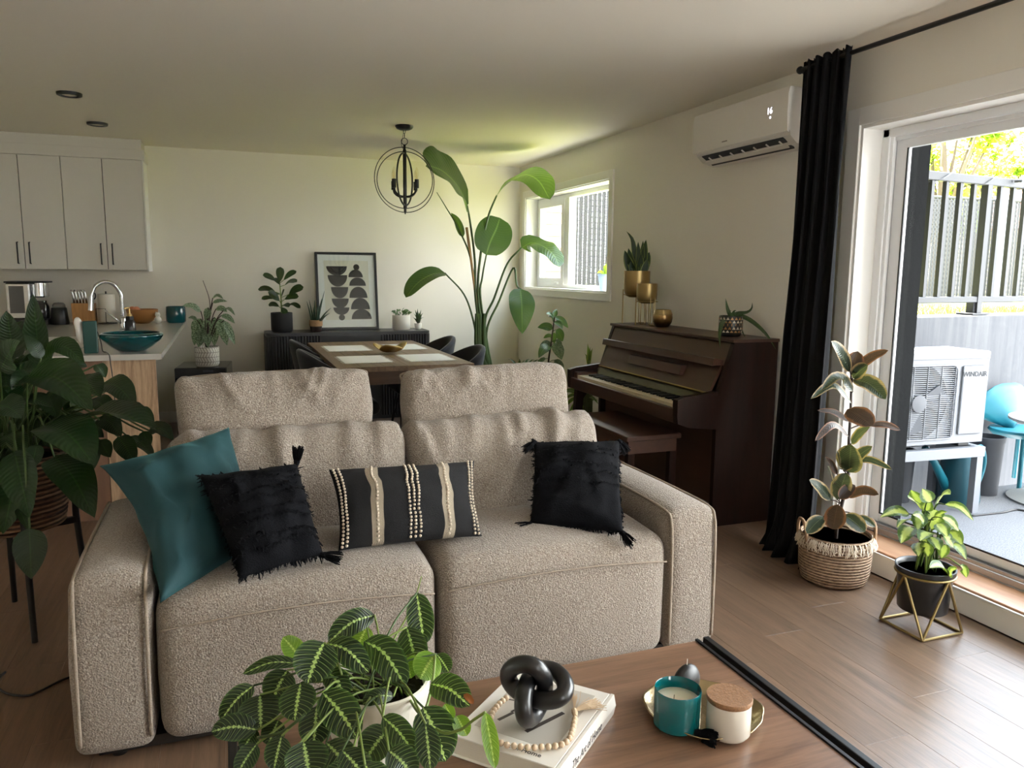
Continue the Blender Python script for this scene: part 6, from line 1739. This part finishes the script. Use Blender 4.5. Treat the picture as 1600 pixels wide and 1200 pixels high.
dr_ = dc+V((0, 0, .238))
for i, (x0, y0, x1, y1, w, h) in enumerate(dies):
    a = R8(x0, y0, 2.98+rr.uniform(-.05, .07)); b = R8(x1, y1, 2.95+rr.uniform(-.08, .08))
    leaf(arc(a, b, h), w/3.333*2.97/FPX*1.45, m_die, df, 'ovate', nrm=(CAM-a).normalized()*.7+V((rr.uniform(-.4, .4), rr.uniform(-.3, .3), .6)), fold=rr.uniform(.08, .3), nu=11, nv=3, wave=.03, seed=i)
    if y0 < 470:
        k = i % 5; base = dr_+V((math.cos(k*1.3)*.035, math.sin(k*1.3)*.035, 0)); top = base.lerp(V((a.x, a.y, base.z)), .55); top.z = a.z-.02
        if top.z > base.z+.03: stem([base, base.lerp(top, .6)+V((0, 0, .02)), top, a], (.0042, .0022), m_stemp if i % 2 else m_stemg, df, n=6, k=4)
        else: stem(arc(base, a, .5), .0028, m_stemp, df, n=5, k=4)
    else: stem(arc(dr_, a, .3), .0025, m_stemp, df, n=5, k=4)

# ------------------------------------------------------------------ smaller plants
K2 = lambda x, y, t: lp(x, y, 4, 0, 400, t)
m_agl = leafmat('silver_evergreen_leaf', 'mottle', srgb(44, 72, 48), srgb(168, 188, 164), rough=.4, trans=.15)
wpz = .588
ag = thing('chinese_evergreen', 'silvery mottled houseplant in a white herringbone pot on the black appliance', 'plant', (-.155, 7.06, wpz))
g = G('herringbone_pot')
v = g.coord('Object'); s = g.n('SeparateXYZ', {0: v}); an = g.math('ARCTAN2', s.outputs[1], s.outputs[0])
zz = g.math('MULTIPLY', s.outputs[2], 1/.040); fr = g.math('FRACT', zz); row = g.math('FLOOR', zz)
sg = g.math('SUBTRACT', g.math('MULTIPLY', g.math('MODULO', row, 2.0), 2.0), 1.0)
ph = g.math('ADD', g.math('MULTIPLY', an, 26/(2*PI)), g.math('MULTIPLY', g.math('MULTIPLY', fr, sg), .8))
ln = g.math('ABSOLUTE', g.math('SUBTRACT', g.math('FRACT', ph), .5)); l2 = g.math('ABSOLUTE', g.math('SUBTRACT', fr, .5))
mk_ = g.math('MAXIMUM', g.math('GREATER_THAN', ln, .40), g.math('GREATER_THAN', l2, .455))
m_herr = g.done(g.bsdf(g.mix(mk_, srgb(222, 218, 208), srgb(112, 100, 88)), .6, Normal=g.bump(mk_, -.4, .003)))
lathe_obj('pot', [(0, .012), (.088, .012), (.096, .02), (.099, .16), (.096, .165), (.090, .16), (.088, .14), (0, .14)], m_herr, ag, 44)
lathe_obj('saucer', [(0, 0), (.085, 0), (.092, .012), (0, .012)], M('saucer_white', srgb(206, 198, 186), .5), ag, 36)
lathe_obj('soil', [(0, .143), (.089, .143)], m_soil, ag, 20)
rr = random.Random(77); ac = V((-.155, 7.06, wpz+.14)); ta = 6.60
for i, (x0, y0, x1, y1, w, h) in enumerate(((1255, 345, 1140, 312, 46, .12), (1330, 292, 1422, 284, 26, .1), (1310, 330, 1280, 405, 36, 0), (1255, 392, 1212, 502, 70, .05), (1272, 450, 1240, 572, 62, .05), (1340, 382, 1340, 565, 62, .05), (1372, 392, 1398, 515, 60, .05),
    (1400, 405, 1468, 556, 42, .08), (1382, 372, 1468, 422, 36, .15), (1330, 262, 1395, 268, 24, .2), (1302, 322, 1290, 412, 42, 0), (1292, 460, 1300, 572, 52, 0), (1395, 342, 1470, 372, 24, .2), (1230, 400, 1175, 388, 24, .2), (1350, 330, 1420, 350, 40, .15), (1280, 400, 1310, 500, 55, .05), (1380, 440, 1420, 560, 50, .05), (1230, 440, 1215, 560, 46, .03))):
    a = K2(x0, y0, ta+rr.uniform(-.08, .08)); b = K2(x1, y1, ta-.06+rr.uniform(-.12, .1))
    leaf(arc(a, b, h), w/4*ta/FPX*1.1, m_agl, ag, 'ovate', fold=.15, nu=9, nv=2, seed=i); stem([ac, ac.lerp(a, .6)+V((0, 0, .05)), a], .004, m_stemd, ag, n=5, k=4)
stem([ac, K2(1310, 380, ta), K2(1308, 270, ta), K2(1268, 152, ta)], (.005, .002), m_stemd, ag, 'flower_stalk')
# fiddle leaf style ficus in black pot
K3 = lambda x, y, t: lp(x, y, 4, 380, 370, t)
m_fic = leafmat('ficus_leaf', 'plain', srgb(34, 56, 30), srgb(92, 120, 74), rough=.35, trans=.15)
fic = thing('rubber_fig', 'small upright fig plant in a matt black pot on the sideboard', 'plant', (.492, 7.46, CH))
lathe_obj('pot', [(0, 0), (.085, 0), (.093, .008), (.097, .03), (.097, .175), (.092, .178), (.088, .174), (.087, .15), (0, .15)], M('matt_black_pot', (.013, .013, .015), .6), fic, 40)
lathe_obj('soil', [(0, .153), (.088, .153)], m_soil, fic, 20)
fc = V((.492, 7.46, CH+.15)); ta = 7.03
stem([fc, K3(236, 380, ta), K3(228, 290, ta), K3(228, 265, ta)], (.007, .004), m_stemp, fic, n=7)
for i, (x0, y0, x1, y1, w, h) in enumerate(((228, 285, 232, 188, 46, 0), (252, 272, 332, 213, 36, .08), (205, 275, 122, 240, 42, .08), (202, 345, 93, 328, 40, .1), (228, 402, 155, 345, 52, .05), (258, 302, 336, 283, 42, .1), (285, 360, 377, 313, 52, .08), (258, 392, 347, 373, 44, .1), (195, 386, 114, 390, 30, .1), (225, 437, 158, 424, 36, .1), (282, 425, 357, 447, 30, .15), (250, 425, 285, 440, 36, .1), (236, 380, 258, 330, 30, .0), (228, 360, 180, 375, 30, .1), (228, 300, 185, 262, 30, .1), (240, 440, 268, 482, 36, 0))):
    a = K3(x0, y0, ta+rr.uniform(-.04, .04)); b = K3(x1, y1, ta+rr.uniform(-.10, .06)); leaf(arc(a, b, h), w/4*ta/FPX*1.1, m_fic, fic, 'obovate', fold=.2, nu=9, nv=2, seed=i)
    best = min(cat([fc, K3(236, 380, ta), K3(228, 290, ta)], 8), key=lambda q: abs(q.z-a.z+.02)); stem(arc(best, a, 0), .003, m_stemp, fic, 'petiole', n=5, k=3)
# cylindrical snake plant
m_cyl = M('blue_green_spike', srgb(70, 96, 78), .45, var=(30, .3))
cy = thing('spear_sansevieria', 'spiky cylindrical snake plant in a two tone woven pot by the frame', 'plant', (.792, 7.40, CH))
lathe_obj('pot', [(0, 0), (.045, 0), (.050, .004), (.056, .052), (0, .052)], M('dark_brown_glaze', srgb(40, 28, 24), .4), cy, 32)
m_wv = M('woven_pot', srgb(176, 140, 104), .85, bump=(90, .9), var=(70, .3))
lathe_obj('woven_rim', [(.0555, .050), (.0605, .058), (.061, .106), (.056, .109), (.053, .10), (0, .10)], m_wv, cy, 32)
cc = V((.792, 7.40, CH+.10)); ta = 7.0
for i, (bx_, x, y) in enumerate(((425, 398, 405), (435, 412, 395), (445, 446, 398), (450, 437, 440), (470, 508, 338), (465, 490, 388), (480, 548, 445), (478, 524, 488), (455, 472, 415), (440, 422, 440), (488, 540, 478))):
    b = K3(x, y, ta+rr.uniform(-.04, .04)); a = cc+V(((bx_-455)/4*ta/FPX*.8, rr.uniform(-.02, .02), -.01)); mid = a.lerp(b, .5)+V((0, 0, .01))
    obj('spike', tube(BM(), [p-V(cy.location) for p in cat([a, mid, b], 4)], [.0075, .0085, .008, .007, .0065, .0055, .004, .003, .0012], 7), m_cyl, cy, True)
# white pot succulent, small aloe cup
su = thing('succulent_pot', 'round white pot of bushy small leaved succulent on the sideboard', 'plant', (1.615, 7.48, CH))
lathe_obj('pot', [(0, 0), (.080, 0), (.086, .006), (.087, .140), (.083, .143), (.079, .138), (.078, .12), (0, .12)], m_white, su, 40)
lathe_obj('soil', [(0, .123), (.079, .123)], m_soil, su, 20)
m_suc = leafmat('succulent_leaf', 'plain', srgb(66, 96, 60), srgb(130, 160, 110), rough=.4, trans=.15)
for i in range(46):
    a0 = rr.uniform(0, 6.283); r = .075*rr.random()**.5; p = V((1.615+math.cos(a0)*r, 7.48+math.sin(a0)*r, CH+.125+rr.uniform(.01, .075)*(1-r*5)))
    q = p+V((math.cos(a0)*.03+rr.gauss(0, .012), math.sin(a0)*.03+rr.gauss(0, .012), rr.uniform(.005, .03))); leaf([p, (p+q)/2+V((0, 0, .004)), q], .017, m_suc, su, 'obovate', fold=.2, nu=4, nv=1)
    if i % 3 == 0: stem([V((1.615+math.cos(a0)*r*.5, 7.48+math.sin(a0)*r*.5, CH+.122)), p], .002, m_stemg, su, n=4, k=2)
al = thing('aloe_pot', 'tiny aloe in a small white cup at the right end of sideboard', 'plant', (1.772, 7.44, CH))
lathe_obj('cup', [(0, 0), (.022, 0), (.030, .006), (.036, .03), (.036, .062), (.033, .064), (.031, .055), (0, .055)], m_white, al, 32)
m_alo = leafmat('aloe_leaf', 'plain', srgb(54, 90, 56), srgb(104, 140, 88), rough=.4, trans=.1)
for i, (x, y) in enumerate(((1058, 502), (1075, 455), (1090, 448), (1112, 455), (1132, 500), (1066, 478), (1124, 474), (1098, 470), (1080, 490), (1115, 492))):
    b = K3(x, y, 7.05+rr.uniform(-.03, .03)); a = V((1.772+rr.uniform(-.01, .01), 7.44+rr.uniform(-.01, .01), CH+.055)); leaf([a, a.lerp(b, .5)+V((0, 0, .012)), b], .022, m_alo, al, 'point', fold=.5, nu=7, nv=2)
# floor plants between the corner and the piano
T5 = 6.62
m_tall = leafmat('veined_leaf', 'plain', srgb(58, 86, 42), srgb(124, 156, 84), rough=.38, trans=.28, tcol=(.36, .52, .08, 1))
m_dkl = leafmat('dark_veined_leaf', 'mottle', srgb(50, 70, 52), srgb(108, 124, 104), rough=.38, trans=.18)
tp0 = C5(262, 905, T5); tfl = V((tp0.x, tp0.y, 0))
tf = thing('zebra_plant', 'tall single stemmed leafy plant standing between corner and piano', 'plant', tfl)
lathe_obj('pot', [(0, 0), (.085, 0), (.105, .17), (.112, .17), (.112, .20), (.10, .2), (.098, .17), (0, .17)], M('terracotta_dark', srgb(70, 62, 58), .7), tf, 32)
lathe_obj('soil', [(0, .172), (.098, .172)], m_soil, tf, 20)
sq = [tfl+V((0, 0, .17)), C5(265, 850, T5), C5(285, 700, T5), C5(298, 600, T5), C5(302, 575, T5)]
stem(sq, (.009, .005), m_stemd, tf, n=7)
for i, (x0, y0, x1, y1, w, mt) in enumerate(((300, 575, 311, 533, 26, 0), (296, 578, 255, 558, 26, 0), (305, 575, 375, 635, 34, 0), (290, 640, 208, 632, 46, 0), (302, 600, 345, 640, 30, 0), (308, 645, 345, 708, 48, 0), (286, 676, 240, 690, 22, 0), (282, 712, 225, 782, 58, 1), (276, 725, 214, 798, 48, 0), (300, 718, 340, 808, 56, 1), (308, 700, 338, 745, 30, 1), (252, 802, 202, 848, 30, 1), (300, 808, 352, 882, 40, 1), (296, 598, 268, 572, 24, 0), (290, 660, 300, 720, 30, 0))):
    a = C5(x0, y0, T5+rr.uniform(-.04, .04)); b = C5(x1, y1, T5+rr.uniform(-.1, .06)); leaf(arc(a, b, .12), w/3.478*T5/FPX*1.15, (m_tall, m_dkl)[mt], tf, 'ovate', fold=.15, nu=10, nv=2, seed=i)
    best = min(cat(sq, 8), key=lambda q: abs(q.z-a.z+.02)); stem(arc(best, a, .1), .003, m_stemg, tf, 'petiole', n=5, k=3)
# low plant by the cream pot
p0 = P(815, 575, 6.95); lw = thing('low_houseplant', 'low dark green plant peeking over the right headrest by cream pot', 'plant', (p0.x, p0.y, 0))
lathe_obj('pot', [(0, 0), (.07, 0), (.09, .30), (.095, .30), (.095, .33), (.085, .33), (.082, .30), (0, .30)], m_pot, lw, 28)
for i in range(16):
    a0 = rr.uniform(0, 6.283); b = P(815+rr.uniform(-20, 26), 576-rr.uniform(0, 18), 6.95)+V((0, rr.uniform(-.08, .08), 0)); a = V((p0.x+math.cos(a0)*.02, p0.y+math.sin(a0)*.02, p0.z-.10)); leaf([a, a.lerp(b, .6)+V((0, 0, .05)), b], .035, m_fic, lw, 'lance', fold=.3, nu=7, nv=2)
    stem([V((p0.x, p0.y, .30)), V((p0.x, p0.y, .40)).lerp(a, .6), a], .003, m_stemg, lw, n=4, k=3)
# dracaena canes beside the piano
td = 5.95
p0 = C5(470, 1100, td); dcn = thing('corn_plant', 'corn plant with green canes and strappy leaves behind the piano bench', 'plant', (p0.x, p0.y, 0))
lathe_obj('pot', [(0, 0), (.09, 0), (.12, .24), (.128, .24), (.128, .27), (.115, .27), (.112, .24), (0, .24)], m_pot, dcn, 32)
m_drc = leafmat('corn_plant_leaf', 'strip', srgb(66, 96, 40), srgb(160, 176, 86), rough=.4, trans=.25, tcol=(.4, .52, .1, 1))
m_cane = M('green_cane', srgb(92, 100, 58), .7, var=(30, .3))
cpot = V((p0.x, p0.y, .24))
for i, (x0, x1, y1) in enumerate(((490, 487, 800), (470, 462, 985), (445, 432, 965), (455, 452, 1000), (480, 478, 960), (500, 497, 950))):
    stem([cpot+V(((x0-470)/3.478*td/FPX, rr.uniform(-.03, .03), 0)), C5(x0, 1000, td), C5(x1, y1+20, td)], .012 if i else .010, m_cane, dcn, 'cane', n=7)
for i, (bx_, by_, x1, y1, w) in enumerate(((487, 835, 462, 772, 16), (487, 835, 480, 716, 16), (488, 830, 494, 738, 18), (488, 835, 508, 742, 14), (488, 838, 503, 775, 14), (487, 840, 470, 790, 14), (438, 990, 340, 978, 18), (436, 1000, 345, 1030, 20), (440, 1010, 345, 1078, 22), (445, 1015, 390, 1110, 26), (438, 985, 395, 955, 16), (440, 990, 448, 940, 16), (470, 1000, 420, 960, 16), (480, 1010, 540, 1050, 16), (436, 1000, 332, 990, 14), (450, 1040, 380, 1090, 30), (450, 1050, 420, 1130, 34), (500, 1030, 540, 1030, 10))):
    a = C5(bx_, by_, td+rr.uniform(-.03, .03)); b = C5(x1, y1, td+rr.uniform(-.1, .05)); leaf(arc(a, b, .14), w/3.478*td/FPX*1.1, m_drc, dcn, 'lance', fold=.3, nu=10, nv=2, seed=i)
# snake plant in the tall gold planter
m_snk = leafmat('snake_plant_leaf', 'strip', srgb(34, 52, 36), srgb(110, 124, 66), rough=.4, trans=.08)
ts = 5.46; sc = V((2.735, 4.862, LZ+.352))
sn = thing('snake_plant', 'dark green snake plant growing in the tall gold planter', 'plant', sc)
for i, (x0, x1, y1, w) in enumerate(((738, 688, 108, 30), (702, 682, 212, 52), (760, 755, 165, 32), (770, 782, 160, 30), (778, 798, 155, 44), (788, 816, 222, 46), (752, 772, 228, 42), (728, 722, 232, 34), (716, 702, 200, 44), (745, 745, 190, 36), (795, 806, 260, 40), (710, 716, 270, 40))):
    a = sc+V(((x0-740)/3.478*ts/FPX*.62*.2, -(x0-740)/3.478*ts/FPX*.8, -.005)); b = C5(x1, y1, ts+rr.uniform(-.05, .03)); mid = a.lerp(b, .5)+V((0, -(x0-740)*.00012, 0))
    if i == 0: pts = [a, C5(735, 220, ts), C5(722, 150, ts), C5(690, 108, ts)]
    else: pts = [a, mid, b]
    leaf(pts, w/3.478*ts/FPX*1.1, m_snk, sn, 'narrow', nrm=(CAM-a).normalized()+V((rr.uniform(-.5, .5), 0, 0)), fold=.3, nu=10, nv=2, wave=.04, seed=i)
# sprawling aloe in the patterned pot
ta = 4.46; pc = V((2.735, 3.755, LZ+.10))
ap = thing('sprawling_aloe', 'sprawling green aloe with long drooping arms in the patterned pot', 'plant', pc)
m_arm = leafmat('sprawling_aloe_leaf', 'plain', srgb(52, 74, 44), srgb(92, 116, 70), rough=.4, trans=.1)
for i, (pts, w) in enumerate(((((1255, 575), (1240, 530), (1230, 473)), 16), (((1290, 560), (1345, 552), (1372, 530), (1375, 495)), 18), (((1300, 570), (1370, 600), (1450, 670), (1508, 758)), 20), (((1245, 585), (1212, 610), (1198, 670), (1200, 745)), 20), (((1300, 600), (1318, 650), (1340, 692)), 14), (((1270, 575), (1278, 545), (1290, 540)), 22), (((1260, 575), (1250, 548), (1262, 540)), 20), (((1285, 575), (1305, 550), (1325, 565)), 18))):
    q = [pc+V((0, 0, -.002))]+[C5(x, y, ta-.01*k-(.055, .075)[i == 3]*k*(i in (2, 3))) for k, (x, y) in enumerate(pts)]
    leaf(q, w/3.478*ta/FPX*1.5, m_arm, ap, 'point', fold=.5, nu=12, nv=2)
# orchid on the window sill
oc0 = V((2.985, 5.84, WZ0+.014))
K8 = lambda x, y, t: lp(x, y, 8, 780, 400, t)
g = G('translucent_white_pot'); q = g.n('MixShader', {0: .5}); g.set(q.inputs[1], g.bsdf(srgb(214, 222, 232), .4)); g.set(q.inputs[2], g.n('BsdfTranslucent', {'Color': srgb(206, 218, 236)}).outputs[0]); m_opot = g.done(q.outputs[0])
orc = thing('orchid', 'bare stemmed orchid in a small white pot on window sill', 'plant', oc0)
lathe_obj('pot', [(0, 0), (.042, 0), (.058, .125), (.062, .125), (.062, .138), (.055, .138), (.053, .12), (0, .12)], m_opot, orc, 36)
m_orc = leafmat('orchid_leaf', 'plain', srgb(112, 138, 50), srgb(150, 170, 80), rough=.4, trans=.4, tcol=(.5, .6, .1, 1))
base = oc0+V((0, 0, .12))
for dx, dy, dz, w in ((-.03, .09, .03, .034), (.01, -.07, .04, .036), (.02, .03, .09, .038), (-.02, -.03, .10, .030)): leaf([base, base+V((dx*.5, dy*.5, dz*.8+.01)), base+V((dx, dy, dz))], w, m_orc, orc, 'obovate', fold=.3, nu=8, nv=2)
stem([base, base+V((0, -.01, .12)), base+V((0, -.04, .25)), base+V((0, -.03, .38))], (.003, .0018), m_stemd, orc, n=5)
stem([base+V((.03, -.04, -.02)), base+V((.03, -.04, .17))], .0025, m_stemg, orc, 'support_stake', n=5)
# cable on the floor by the sofa
pts = [at(x, y, 'z', .006) for x, y in ((-60, 1050), (-10, 1058), (8, 1050), (2, 1056), (-6, 1070), (10, 1083), (40, 1087), (62, 1080), (98, 1062), (135, 1050))]
fc_ = obj('power_cable', tube(BM(), cat(pts, 6), .0042, 6), m_blackp, None, True); tag(fc_, 'thin black power cable curling over floor beside left sofa arm', 'cable')
